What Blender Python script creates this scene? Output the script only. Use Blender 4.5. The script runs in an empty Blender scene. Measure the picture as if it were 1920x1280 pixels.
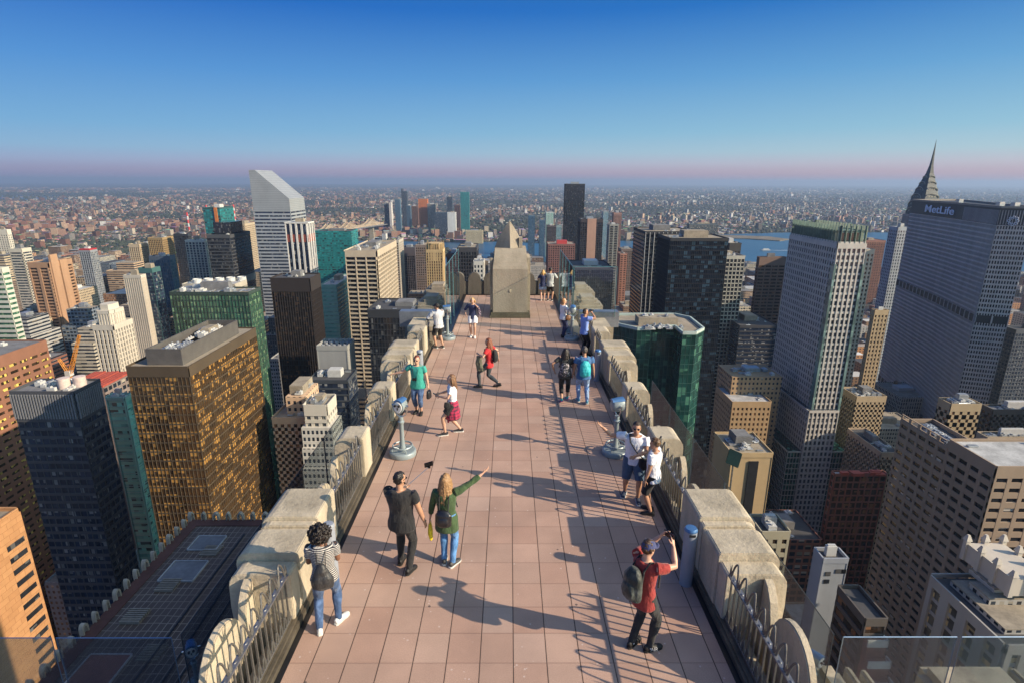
import bpy, bmesh, math, random
import numpy as np
from mathutils import Vector, Matrix
R = math.radians
random.seed(7)
SC = bpy.context.scene
COL = SC.collection

# ------------------------------------------------------------------ camera
EYE = 6.2
PITCH, YAW, ROLL, FPX = R(15.9), R(0.3), R(0.2), 1055.0
cam = bpy.data.cameras.new('camera')
cam.sensor_width = 36.0
cam.lens = 36.0 * FPX / 1920.0
cam.clip_start = 0.1
cam.clip_end = 200000.0
camo = bpy.data.objects.new('camera', cam)
COL.objects.link(camo)
camo.location = (0, 0, EYE)
fw = Vector((math.sin(YAW) * math.cos(PITCH), math.cos(YAW) * math.cos(PITCH), -math.sin(PITCH)))
rt = Vector((math.cos(YAW), -math.sin(YAW), 0))
up = rt.cross(fw)
CR = rt * math.cos(ROLL) + up * math.sin(ROLL)
CU = up * math.cos(ROLL) - rt * math.sin(ROLL)
camo.rotation_euler = Matrix((CR, CU, -fw)).transposed().to_euler()
SC.camera = camo

# ------------------------------------------------------------------ light
SUN_EL = R(26.0)
SUN_DIR = Vector((0.941 * math.cos(SUN_EL), -0.338 * math.cos(SUN_EL), math.sin(SUN_EL)))
sl = bpy.data.lights.new('sun', 'SUN')
sl.energy = 5.0
sl.angle = R(0.5)
sl.color = (1.0, 0.82, 0.60)
so = bpy.data.objects.new('sun', sl)
COL.objects.link(so)
so.rotation_euler = SUN_DIR.to_track_quat('Z', 'Y').to_euler()
so.location = (0, 0, 400)

W = bpy.data.worlds.new('World')
SC.world = W
W.use_nodes = True
nt = W.node_tree
nt.nodes.clear()
n_out = nt.nodes.new('ShaderNodeOutputWorld')
n_bg = nt.nodes.new('ShaderNodeBackground')
n_sky = nt.nodes.new('ShaderNodeTexSky')
n_sky.sky_type = 'NISHITA'
n_sky.sun_disc = False
n_sky.sun_elevation = SUN_EL
n_sky.sun_rotation = math.atan2(SUN_DIR.x, SUN_DIR.y)
n_sky.altitude = 260
n_sky.air_density = 1.0
n_sky.dust_density = 1.0
n_sky.ozone_density = 2.0
SKY_STR = 0.10
n_bg.inputs[1].default_value = SKY_STR
tc = nt.nodes.new('ShaderNodeTexCoord')
sx = nt.nodes.new('ShaderNodeSeparateXYZ')
nt.links.new(tc.outputs['Generated'], sx.inputs[0])
ramp = nt.nodes.new('ShaderNodeValToRGB')
def lin(c):
    return tuple(((v / 255) / 12.92 if v / 255 <= 0.04045 else ((v / 255 + 0.055) / 1.055) ** 2.4) for v in c)
# clear evening-side sky: violet and pink belt at the horizon, pale blue above it, deep blue high up
stops = [(0.0, (152, 148, 180)), (0.014, (166, 158, 184)), (0.028, (166, 178, 204)), (0.045, (150, 188, 214)), (0.076, (126, 180, 216)),
         (0.156, (86, 152, 212)), (0.25, (28, 108, 194)), (0.36, (36, 92, 172)), (0.55, (56, 99, 164)), (1.0, (76, 104, 158))]
EXPO = 0.5
el = ramp.color_ramp.elements
el[0].position = stops[0][0]
el[1].position = stops[-1][0]
for p, c in stops[1:-1]:
    el.new(p)
for e, (p, c) in zip(el, stops):
    e.position = p
    k = 1.0 / SKY_STR
    l = lin(c)
    e.color = (l[0] / 2 ** EXPO, l[1] / 2 ** EXPO, l[2] / 2 ** EXPO, 1)
nt.links.new(sx.outputs['Z'], ramp.inputs[0])
# warmer and lighter towards the right (the sun's side)
rr = nt.nodes.new('ShaderNodeMapRange')
rr.inputs['From Min'].default_value = -0.7
rr.inputs['From Max'].default_value = 0.7
nt.links.new(sx.outputs['X'], rr.inputs['Value'])
warm = nt.nodes.new('ShaderNodeMixRGB')
warm.inputs[1].default_value = (0.80, 0.88, 1.0, 1)
warm.inputs[2].default_value = (1.42, 1.20, 1.02, 1)
nt.links.new(rr.outputs[0], warm.inputs[0])
mul = nt.nodes.new('ShaderNodeMixRGB')
mul.blend_type = 'MULTIPLY'
mul.inputs[0].default_value = 1.0
nt.links.new(ramp.outputs[0], mul.inputs[1])
nt.links.new(warm.outputs[0], mul.inputs[2])
sc10 = nt.nodes.new('ShaderNodeVectorMath')
sc10.operation = 'SCALE'
sc10.inputs['Scale'].default_value = 1.0 / SKY_STR
nt.links.new(mul.outputs[0], sc10.inputs[0])
# the sky brightens strongly towards the sun, which stands outside the picture to the right and behind
vd = nt.nodes.new('ShaderNodeVectorMath'); vd.operation = 'DOT_PRODUCT'
vd.inputs[1].default_value = tuple(SUN_DIR)
nt.links.new(tc.outputs['Generated'], vd.inputs[0])
gl_ = nt.nodes.new('ShaderNodeMapRange'); gl_.interpolation_type = 'SMOOTHSTEP'
gl_.inputs['From Min'].default_value = 0.45; gl_.inputs['From Max'].default_value = 1.0
gl_.inputs['To Min'].default_value = 0.0; gl_.inputs['To Max'].default_value = 1.0
nt.links.new(vd.outputs['Value'], gl_.inputs['Value'])
glow = nt.nodes.new('ShaderNodeMixRGB')
glow.inputs[1].default_value = (1, 1, 1, 1); glow.inputs[2].default_value = (15.0, 8.4, 3.8, 1)
nt.links.new(gl_.outputs[0], glow.inputs[0])
gm = nt.nodes.new('ShaderNodeMixRGB'); gm.blend_type = 'MULTIPLY'; gm.inputs[0].default_value = 1.0
nt.links.new(sc10.outputs[0], gm.inputs[1]); nt.links.new(glow.outputs[0], gm.inputs[2])
mixs = nt.nodes.new('ShaderNodeMixRGB')
mixs.inputs[0].default_value = 0.96
nt.links.new(n_sky.outputs[0], mixs.inputs[1])
nt.links.new(gm.outputs[0], mixs.inputs[2])
nt.links.new(mixs.outputs[0], n_bg.inputs[0])
nt.links.new(n_bg.outputs[0], n_out.inputs[0])

SC.view_settings.view_transform = 'Standard'
SC.view_settings.look = 'None'
SC.view_settings.exposure = EXPO
SC.view_settings.gamma = 1.0
SC.cycles.max_bounces = 5
SC.cycles.diffuse_bounces = 2
SC.cycles.glossy_bounces = 3
SC.cycles.transparent_max_bounces = 12
SC.cycles.transmission_bounces = 4
SC.cycles.volume_bounces = 0

# ------------------------------------------------------------------ helpers
GZ = -260.0
def ray(px, py):
    return fw + CR * ((px - 960) / FPX) - CU * ((py - 640) / FPX)
CAMP = Vector((0, 0, EYE))
def aty(px, py, Y):
    r = ray(px, py)
    return CAMP + r * (Y / r.y)
def atz(px, py, z=0.0):
    r = ray(px, py)
    return CAMP + r * ((z - EYE) / r.z)
def pj(p):
    d = Vector(p) - CAMP
    w = d.dot(fw)
    return 960 + FPX * d.dot(CR) / w, 640 - FPX * d.dot(CU) / w
def y_for_px(X, z, px, y0, y1):
    lo, hi = y0, y1
    f = lambda y: pj((X, y, z))[0] - px
    s = f(lo)
    for _ in range(50):
        m = (lo + hi) / 2
        if (f(m) > 0) == (s > 0):
            lo = m
        else:
            hi = m
    return (lo + hi) / 2

MATS = {}
def newmat(name):
    m = bpy.data.materials.new(name)
    m.use_nodes = True
    MATS[name] = m
    n = m.node_tree
    return m, n, n.nodes['Principled BSDF']
def N(n, t, **kw):
    nd = n.nodes.new(t)
    for k, v in kw.items():
        setattr(nd, k, v)
    return nd
def L(n, a, b):
    n.links.new(a, b)
def M2(n, op, a, b=None, clamp=False):
    nd = n.nodes.new('ShaderNodeMath')
    nd.operation = op
    nd.use_clamp = clamp
    for i, v in enumerate((a, b)):
        if v is None:
            continue
        if isinstance(v, (int, float)):
            nd.inputs[i].default_value = v
        else:
            n.links.new(v, nd.inputs[i])
    return nd.outputs[0]
def MIX(n, f, a, b, mode='MIX'):
    nd = n.nodes.new('ShaderNodeMixRGB')
    nd.blend_type = mode
    for i, v in enumerate((f, a, b)):
        if isinstance(v, (int, float)):
            nd.inputs[i].default_value = v
        elif isinstance(v, tuple):
            nd.inputs[i].default_value = v + (1,) if len(v) == 3 else v
        else:
            n.links.new(v, nd.inputs[i])
    return nd.outputs[0]
def NOISE(n, vec, scale, detail=3, rough=0.55):
    nd = N(n, 'ShaderNodeTexNoise')
    nd.inputs['Scale'].default_value = scale
    nd.inputs['Detail'].default_value = detail
    nd.inputs['Roughness'].default_value = rough
    if vec is not None:
        L(n, vec, nd.inputs['Vector'])
    return nd.outputs['Fac']
def OBJ(n):
    return N(n, 'ShaderNodeTexCoord').outputs['Object']
def ramp01(n, v, a, b):
    mr = N(n, 'ShaderNodeMapRange')
    mr.inputs['From Min'].default_value = a
    mr.inputs['From Max'].default_value = b
    L(n, v, mr.inputs['Value'])
    return mr.outputs[0]
def mat(name, col, rough=0.7, metal=0.0, ns=2.0, na=0.25, bump=0.0, bscale=None, spec=0.5, coat=0.0, streak=False):
    """plain surface with uneven tone"""
    if name in MATS:
        return MATS[name]
    m, n, b = newmat(name)
    v = OBJ(n)
    f = NOISE(n, v, ns, 4)
    f2 = NOISE(n, v, ns * 7.3, 3)
    g = M2(n, 'ADD', M2(n, 'MULTIPLY', f, 0.65), M2(n, 'MULTIPLY', f2, 0.35))
    if streak:
        mp = N(n, 'ShaderNodeMapping')
        mp.inputs['Scale'].default_value = (1, 1, 0.06)
        L(n, v, mp.inputs[0])
        g = M2(n, 'ADD', M2(n, 'MULTIPLY', g, 0.5), M2(n, 'MULTIPLY', NOISE(n, mp.outputs[0], ns * 3, 4), 0.5))
    g = ramp01(n, g, 0.3, 0.7)
    d = tuple(c * (1 - na) for c in col)
    e = tuple(min(1, c * (1 + na)) for c in col)
    L(n, MIX(n, g, d, e), b.inputs['Base Color'])
    b.inputs['Roughness'].default_value = rough
    b.inputs['Metallic'].default_value = metal
    b.inputs['Specular IOR Level'].default_value = spec
    b.inputs['Coat Weight'].default_value = coat
    if bump:
        bp = N(n, 'ShaderNodeBump')
        bp.inputs['Strength'].default_value = bump
        bp.inputs['Distance'].default_value = 0.02
        L(n, NOISE(n, v, bscale or ns * 12, 4), bp.inputs['Height'])
        L(n, bp.outputs[0], b.inputs['Normal'])
    return m

class MB:
    """mesh collector with metric uv on upright faces"""
    def __init__(s):
        s.v, s.f, s.m, s.uv, s.c = [], [], [], [], []
        s.col = (1, 1, 1, 1)
        s.mi = 0
    def face(s, pts, uvs=None, mi=None):
        k = len(s.v)
        s.v.extend(pts)
        s.f.append(tuple(range(k, k + len(pts))))
        s.m.append(s.mi if mi is None else mi)
        s.uv.extend(uvs if uvs else [(p[0], p[1]) for p in pts])
        s.c.extend([s.col] * len(pts))
    def prism(s, poly, z0, z1, top=True, bottom=False, mi=None, tmi=None, top_poly=None):
        n = len(poly)
        tp = top_poly or poly
        u = 0.0
        for i in range(n):
            a, b = poly[i], poly[(i + 1) % n]
            ta, tb = tp[i], tp[(i + 1) % n]
            l = math.hypot(b[0] - a[0], b[1] - a[1])
            s.face([(a[0], a[1], z0), (b[0], b[1], z0), (tb[0], tb[1], z1), (ta[0], ta[1], z1)],
                   [(u, z0 - GZ), (u + l, z0 - GZ), (u + l, z1 - GZ), (u, z1 - GZ)], mi)
            u += l
        if top:
            s.face([(p[0], p[1], z1) for p in tp], None, tmi if tmi is not None else mi)
        if bottom:
            s.face([(p[0], p[1], z0) for p in reversed(poly)], None, mi)
    def box(s, x0, x1, y0, y1, z0, z1, bottom=False, mi=None, tmi=None):
        if x1 < x0: x0, x1 = x1, x0
        if y1 < y0: y0, y1 = y1, y0
        s.prism([(x0, y0), (x1, y0), (x1, y1), (x0, y1)], z0, z1, True, bottom, mi, tmi)
    def obox(s, p, q, w, z0, z1, out=None, mi=None):
        """box along segment p->q, thickness w (to the right of travel = outwards for ccw footprint)"""
        dx, dy = q[0] - p[0], q[1] - p[1]
        l = math.hypot(dx, dy) or 1e-6
        nx, ny = dy / l * w, -dx / l * w
        s.prism([(p[0] + nx, p[1] + ny), (q[0] + nx, q[1] + ny), (q[0], q[1]), (p[0], p[1])], z0, z1, True, True, mi)
    def tube(s, pts, r, seg=8, cap=True, closed=False, mi=None, r2=None):
        pts = [Vector(p) for p in pts]
        rs = r if isinstance(r, (list, tuple)) else [r] * len(pts)
        rings = []
        prev = None
        n = len(pts)
        for i, p in enumerate(pts):
            if closed:
                t = pts[(i + 1) % n] - pts[i - 1]
            else:
                t = pts[min(i + 1, n - 1)] - pts[max(i - 1, 0)]
            t.normalize()
            if prev is None:
                a = Vector((0, 0, 1)) if abs(t.z) < 0.9 else Vector((1, 0, 0))
                prev = t.cross(a).normalized()
            x = (prev - t * prev.dot(t)).normalized()
            y = t.cross(x)
            prev = x
            rings.append([p + x * (math.cos(2 * math.pi * k / seg) * rs[i]) + y * (math.sin(2 * math.pi * k / seg) * rs[i]) for k in range(seg)])
        for i in range(n if closed else n - 1):
            A, B = rings[i], rings[(i + 1) % n]
            for k in range(seg):
                s.face([tuple(A[k]), tuple(A[(k + 1) % seg]), tuple(B[(k + 1) % seg]), tuple(B[k])], None, mi)
        if cap and not closed:
            s.face([tuple(p) for p in reversed(rings[0])], None, mi)
            s.face([tuple(p) for p in rings[-1]], None, mi)
    def lathe(s, prof, c=(0, 0, 0), seg=24, mi=None, closed_bottom=False):
        for (r0, z0), (r1, z1) in zip(prof[:-1], prof[1:]):
            for k in range(seg):
                a, b = 2 * math.pi * k / seg, 2 * math.pi * (k + 1) / seg
                q = [(c[0] + r0 * math.cos(a), c[1] + r0 * math.sin(a), c[2] + z0), (c[0] + r0 * math.cos(b), c[1] + r0 * math.sin(b), c[2] + z0),
                     (c[0] + r1 * math.cos(b), c[1] + r1 * math.sin(b), c[2] + z1), (c[0] + r1 * math.cos(a), c[1] + r1 * math.sin(a), c[2] + z1)]
                if r0 < 1e-6: q = q[1:] if False else [q[0], q[2], q[3]]
                elif r1 < 1e-6: q = [q[0], q[1], q[2]]
                s.face(q, None, mi)
    def ball(s, c, r, seg=12, mi=None, jit=0.0, rnd=None):
        rx, ry, rz = r if isinstance(r, (tuple, list)) else (r, r, r)
        rows = seg // 2
        P = []
        for i in range(rows + 1):
            th = math.pi * i / rows
            P.append([])
            for k in range(seg):
                a = 2 * math.pi * k / seg
                j = 1 + (rnd.uniform(-jit, jit) if rnd else 0)
                P[-1].append((c[0] + rx * j * math.sin(th) * math.cos(a), c[1] + ry * j * math.sin(th) * math.sin(a), c[2] + rz * j * math.cos(th)))
        for i in range(rows):
            for k in range(seg):
                k2 = (k + 1) % seg
                if i == 0: s.face([P[0][0], P[1][k], P[1][k2]], None, mi)
                elif i == rows - 1: s.face([P[i][k], P[rows][0], P[i][k2]], None, mi)
                else: s.face([P[i][k], P[i + 1][k], P[i + 1][k2], P[i][k2]], None, mi)
    def build(s, name, mats, parent=None, smooth=False, weld=False, colors=False, loc=None, bevel=0):
        me = bpy.data.meshes.new(name)
        off = Vector((0, 0, 0))
        if parent is not None:
            off = Vector(parent['_o']) if '_o' in parent else Vector(parent.location)
        elif loc is not None:
            off = Vector(loc)
        if off.length > 0:
            ox, oy, oz = off
            vs = [(p[0] - ox, p[1] - oy, p[2] - oz) for p in s.v]
        else:
            vs = [tuple(p) for p in s.v]
        me.from_pydata(vs, [], s.f)
        uvl = me.uv_layers.new(name='UVMap')
        uvl.data.foreach_set('uv', [c for p in s.uv for c in p])
        if colors:
            ca = me.color_attributes.new('Col', 'FLOAT_COLOR', 'CORNER')
            ca.data.foreach_set('color', [c for p in s.c for c in p])
        if not isinstance(mats, (list, tuple)):
            mats = [mats]
        for mm in mats:
            me.materials.append(mm)
        me.polygons.foreach_set('material_index', s.m)
        if weld or smooth or bevel:
            bm = bmesh.new()
            bm.from_mesh(me)
            bmesh.ops.remove_doubles(bm, verts=bm.verts, dist=1e-4)
            if bevel:
                bmesh.ops.bevel(bm, geom=[e for e in bm.edges if len(e.link_faces) == 2 and e.calc_face_angle(0) > 0.6], offset=bevel, segments=2, affect='EDGES', clamp_overlap=True)
            bm.to_mesh(me)
            bm.free()
        if smooth:
            me.polygons.foreach_set('use_smooth', [True] * len(me.polygons))
            if smooth != 'all':
                me.set_sharp_from_angle(angle=R(50))
        me.update()
        o = bpy.data.objects.new(name, me)
        COL.objects.link(o)
        if parent is not None:
            o.parent = parent
        elif loc is not None:
            o.location = loc
        return o

def tag(o, label=None, cat=None, group=None, kind=None):
    if label: o['label'] = label
    if cat: o['category'] = cat
    if group: o['group'] = group
    if kind: o['kind'] = kind
    return o
def thing(name, label, cat, loc=(0, 0, 0), group=None, rotz=0):
    o = bpy.data.objects.new(name, None)
    o.empty_display_size = 0.3
    COL.objects.link(o)
    o.location = loc
    o.rotation_euler = (0, 0, rotz)
    return tag(o, label, cat, group)
def copy_tree(o, parent=None):
    c = o.copy()
    COL.objects.link(c)
    if parent is not None:
        c.parent = parent
    for ch in [x for x in KIDS.get(o.name, [])]:
        KIDS.setdefault(c.name, []).append(copy_tree(ch, c))
    return c
KIDS = {}
def kids_of(o):
    KIDS[o.name] = [x for x in bpy.data.objects if x.parent == o]
    for k in KIDS[o.name]:
        kids_of(k)
# ------------------------------------------------------------------ city materials
def glazing(name, dark, blind, prob=0.35, cw=1.5, ch=3.8, rough=0.12, sill=0.0, lit=0.0, metal=0.0, spandrel=None, sp_frac=0.3, mull=None, gv=0.35, cluster=0.0):
    m, n, b = newmat(name)
    uv = N(n, 'ShaderNodeUVMap').outputs[0]
    sp = N(n, 'ShaderNodeSeparateXYZ')
    L(n, uv, sp.inputs[0])
    u = M2(n, 'DIVIDE', sp.outputs[0], cw)
    v = M2(n, 'DIVIDE', sp.outputs[1], ch)
    fu, fv = M2(n, 'FLOOR', u), M2(n, 'FLOOR', v)
    cu, cv = M2(n, 'FRACT', u), M2(n, 'FRACT', v)
    cb = N(n, 'ShaderNodeCombineXYZ')
    L(n, fu, cb.inputs[0]); L(n, fv, cb.inputs[1])
    wn = N(n, 'ShaderNodeTexWhiteNoise', noise_dimensions='3D')
    L(n, cb.outputs[0], wn.inputs['Vector'])
    ws = N(n, 'ShaderNodeSeparateColor')
    L(n, wn.outputs['Color'], ws.inputs[0])
    if cluster:
        cq = N(n, 'ShaderNodeCombineXYZ')
        L(n, M2(n, 'FLOOR', M2(n, 'DIVIDE', fu, 4.0)), cq.inputs[0]); L(n, fv, cq.inputs[1]); cq.inputs[2].default_value = 3.0
        wb = N(n, 'ShaderNodeTexWhiteNoise', noise_dimensions='3D'); L(n, cq.outputs[0], wb.inputs['Vector'])
        isb = M2(n, 'MULTIPLY', M2(n, 'LESS_THAN', wb.outputs['Value'], prob), M2(n, 'LESS_THAN', ws.outputs[0], cluster))
    else:
        isb = M2(n, 'LESS_THAN', ws.outputs[0], prob)
    drop = M2(n, 'GREATER_THAN', cv, M2(n, 'MULTIPLY', ws.outputs[1], 0.9))
    bl = M2(n, 'MULTIPLY', isb, drop)
    tone = M2(n, 'ADD', 1 - gv, M2(n, 'MULTIPLY', ws.outputs[2], 2 * gv))
    dk = MIX(n, 1.0, dark, tone, 'MULTIPLY')
    bc = MIX(n, 1.0, blind, tone, 'MULTIPLY')
    # large soft lighter patches: uneven mirroring put into the glass colour
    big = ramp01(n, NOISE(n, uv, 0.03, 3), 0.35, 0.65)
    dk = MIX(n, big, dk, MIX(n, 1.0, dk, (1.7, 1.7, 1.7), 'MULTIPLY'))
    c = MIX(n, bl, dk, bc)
    if spandrel:
        c = MIX(n, M2(n, 'LESS_THAN', cv, sp_frac), c, spandrel)
    if mull:
        e = M2(n, 'LESS_THAN', cu, 0.08)
        c = MIX(n, e, c, mull)
    L(n, c, b.inputs['Base Color'])
    b.inputs['Roughness'].default_value = rough
    b.inputs['Metallic'].default_value = metal
    b.inputs['Specular IOR Level'].default_value = 0.6
    # panes never hang perfectly true
    bp = N(n, 'ShaderNodeBump')
    bp.inputs['Strength'].default_value = 0.12
    bp.inputs['Distance'].default_value = 0.3
    L(n, M2(n, 'ADD', M2(n, 'MULTIPLY', ws.outputs[1], M2(n, 'MULTIPLY', cu, 0.3)), NOISE(n, uv, 0.25, 1)), bp.inputs['Height'])
    L(n, bp.outputs[0], b.inputs['Normal'])
    return m

def windows_wall(name, bay=3.0, fh=3.5, ww=0.5, wh=0.55, band=False, glass=(0.02, 0.028, 0.04), sill=True, blind=(0.30, 0.27, 0.22), fixed=None, rough=0.85):
    """masonry with punched windows; the wall takes its tone from the object's own colour"""
    m, n, b = newmat(name)
    uv = N(n, 'ShaderNodeUVMap').outputs[0]
    sp = N(n, 'ShaderNodeSeparateXYZ')
    L(n, uv, sp.inputs[0])
    oi = N(n, 'ShaderNodeObjectInfo')
    u = M2(n, 'DIVIDE', sp.outputs[0], bay)
    v = M2(n, 'DIVIDE', sp.outputs[1], fh)
    fu, fv = M2(n, 'FLOOR', u), M2(n, 'FLOOR', v)
    cu, cv = M2(n, 'FRACT', u), M2(n, 'FRACT', v)
    inu = M2(n, 'MULTIPLY', M2(n, 'GREATER_THAN', cu, 0.5 - ww / 2), M2(n, 'LESS_THAN', cu, 0.5 + ww / 2))
    inv = M2(n, 'MULTIPLY', M2(n, 'GREATER_THAN', cv, 0.25), M2(n, 'LESS_THAN', cv, 0.25 + wh))
    win = inv if band else M2(n, 'MULTIPLY', inu, inv)
    cb = N(n, 'ShaderNodeCombineXYZ')
    L(n, fu, cb.inputs[0]); L(n, fv, cb.inputs[1]); L(n, oi.outputs['Random'], cb.inputs[2])
    wn = N(n, 'ShaderNodeTexWhiteNoise', noise_dimensions='3D')
    L(n, cb.outputs[0], wn.inputs['Vector'])
    ws = N(n, 'ShaderNodeSeparateColor')
    L(n, wn.outputs['Color'], ws.inputs[0])
    isb = M2(n, 'MULTIPLY', M2(n, 'LESS_THAN', ws.outputs[0], 0.3), M2(n, 'GREATER_THAN', cv, M2(n, 'ADD', 0.3, M2(n, 'MULTIPLY', ws.outputs[1], 0.5))))
    gl = MIX(n, isb, glass, blind)
    gl = MIX(n, 1.0, gl, M2(n, 'ADD', 0.6, M2(n, 'MULTIPLY', ws.outputs[2], 0.9)), 'MULTIPLY')
    ob = OBJ(n)
    mp = N(n, 'ShaderNodeMapping')
    mp.inputs['Scale'].default_value = (1, 1, 0.08)
    L(n, ob, mp.inputs[0])
    g = M2(n, 'ADD', M2(n, 'MULTIPLY', NOISE(n, ob, 0.06, 5), 0.5), M2(n, 'MULTIPLY', NOISE(n, mp.outputs[0], 0.5, 4), 0.5))
    g = M2(n, 'ADD', 0.72, M2(n, 'MULTIPLY', ramp01(n, g, 0.3, 0.7), 0.5))
    wc = MIX(n, 1.0, fixed if fixed else oi.outputs['Color'], g, 'MULTIPLY')
    if sill:
        s = M2(n, 'MULTIPLY', M2(n, 'GREATER_THAN', cv, 0.19), M2(n, 'LESS_THAN', cv, 0.25))
        wc = MIX(n, M2(n, 'MULTIPLY', s, 0.5), wc, MIX(n, 1.0, wc, (1.5, 1.5, 1.5), 'MULTIPLY'))
    # blank ground near the corners is left by the bay rhythm; roofs never get windows
    nz = N(n, 'ShaderNodeSeparateXYZ')
    ge = N(n, 'ShaderNodeNewGeometry')
    L(n, ge.outputs['Normal'], nz.inputs[0])
    side = M2(n, 'LESS_THAN', M2(n, 'ABSOLUTE', nz.outputs[2]), 0.5)
    win = M2(n, 'MULTIPLY', win, side)
    L(n, MIX(n, win, wc, gl), b.inputs['Base Color'])
    L(n, M2(n, 'SUBTRACT', rough, M2(n, 'MULTIPLY', win, rough - 0.15)), b.inputs['Roughness'])
    bp = N(n, 'ShaderNodeBump')
    bp.inputs['Strength'].default_value = 0.6
    bp.inputs['Distance'].default_value = 0.25
    L(n, M2(n, 'SUBTRACT', 1.0, win), bp.inputs['Height'])
    L(n, bp.outputs[0], b.inputs['Normal'])
    return m

WALLS = {
    'punched': windows_wall('punched_windows', 2.6, 3.3, 0.45, 0.5),
    'paired': windows_wall('paired_windows', 1.9, 3.2, 0.55, 0.55),
    'band': windows_wall('ribbon_windows', 6.0, 3.6, 0.9, 0.48, band=True),
    'pier': windows_wall('pier_windows', 2.2, 3.6, 0.5, 0.78, sill=False),
    'balcony': windows_wall('balcony_rows', 4.2, 3.0, 0.72, 0.62),
    'loft': windows_wall('loft_windows', 3.8, 3.9, 0.74, 0.62),
}
def roofmat(name, col, na=0.38):
    return mat(name, tuple(c * .85 for c in col), 0.9, 0, 0.22, na)
ROOFS = [roofmat('roof_grey', (0.20, 0.20, 0.205)), roofmat('roof_tan', (0.34, 0.29, 0.22)), roofmat('roof_dark', (0.07, 0.07, 0.075)),
         roofmat('roof_pale', (0.48, 0.48, 0.47)), roofmat('roof_red', (0.26, 0.12, 0.09))]
M_steel = mat('galvanised_units', (0.42, 0.44, 0.46), 0.45, 0.6, 0.6, 0.3)
M_dark = mat('dark_louvre', (0.03, 0.032, 0.036), 0.5, 0.3, 0.5, 0.3)
M_white = mat('white_enamel', (0.52, 0.52, 0.50), 0.5, 0, 0.6, 0.12)
M_wood = mat('water_tank_wood', (0.22, 0.15, 0.09), 0.85, 0, 1.5, 0.3)

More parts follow.
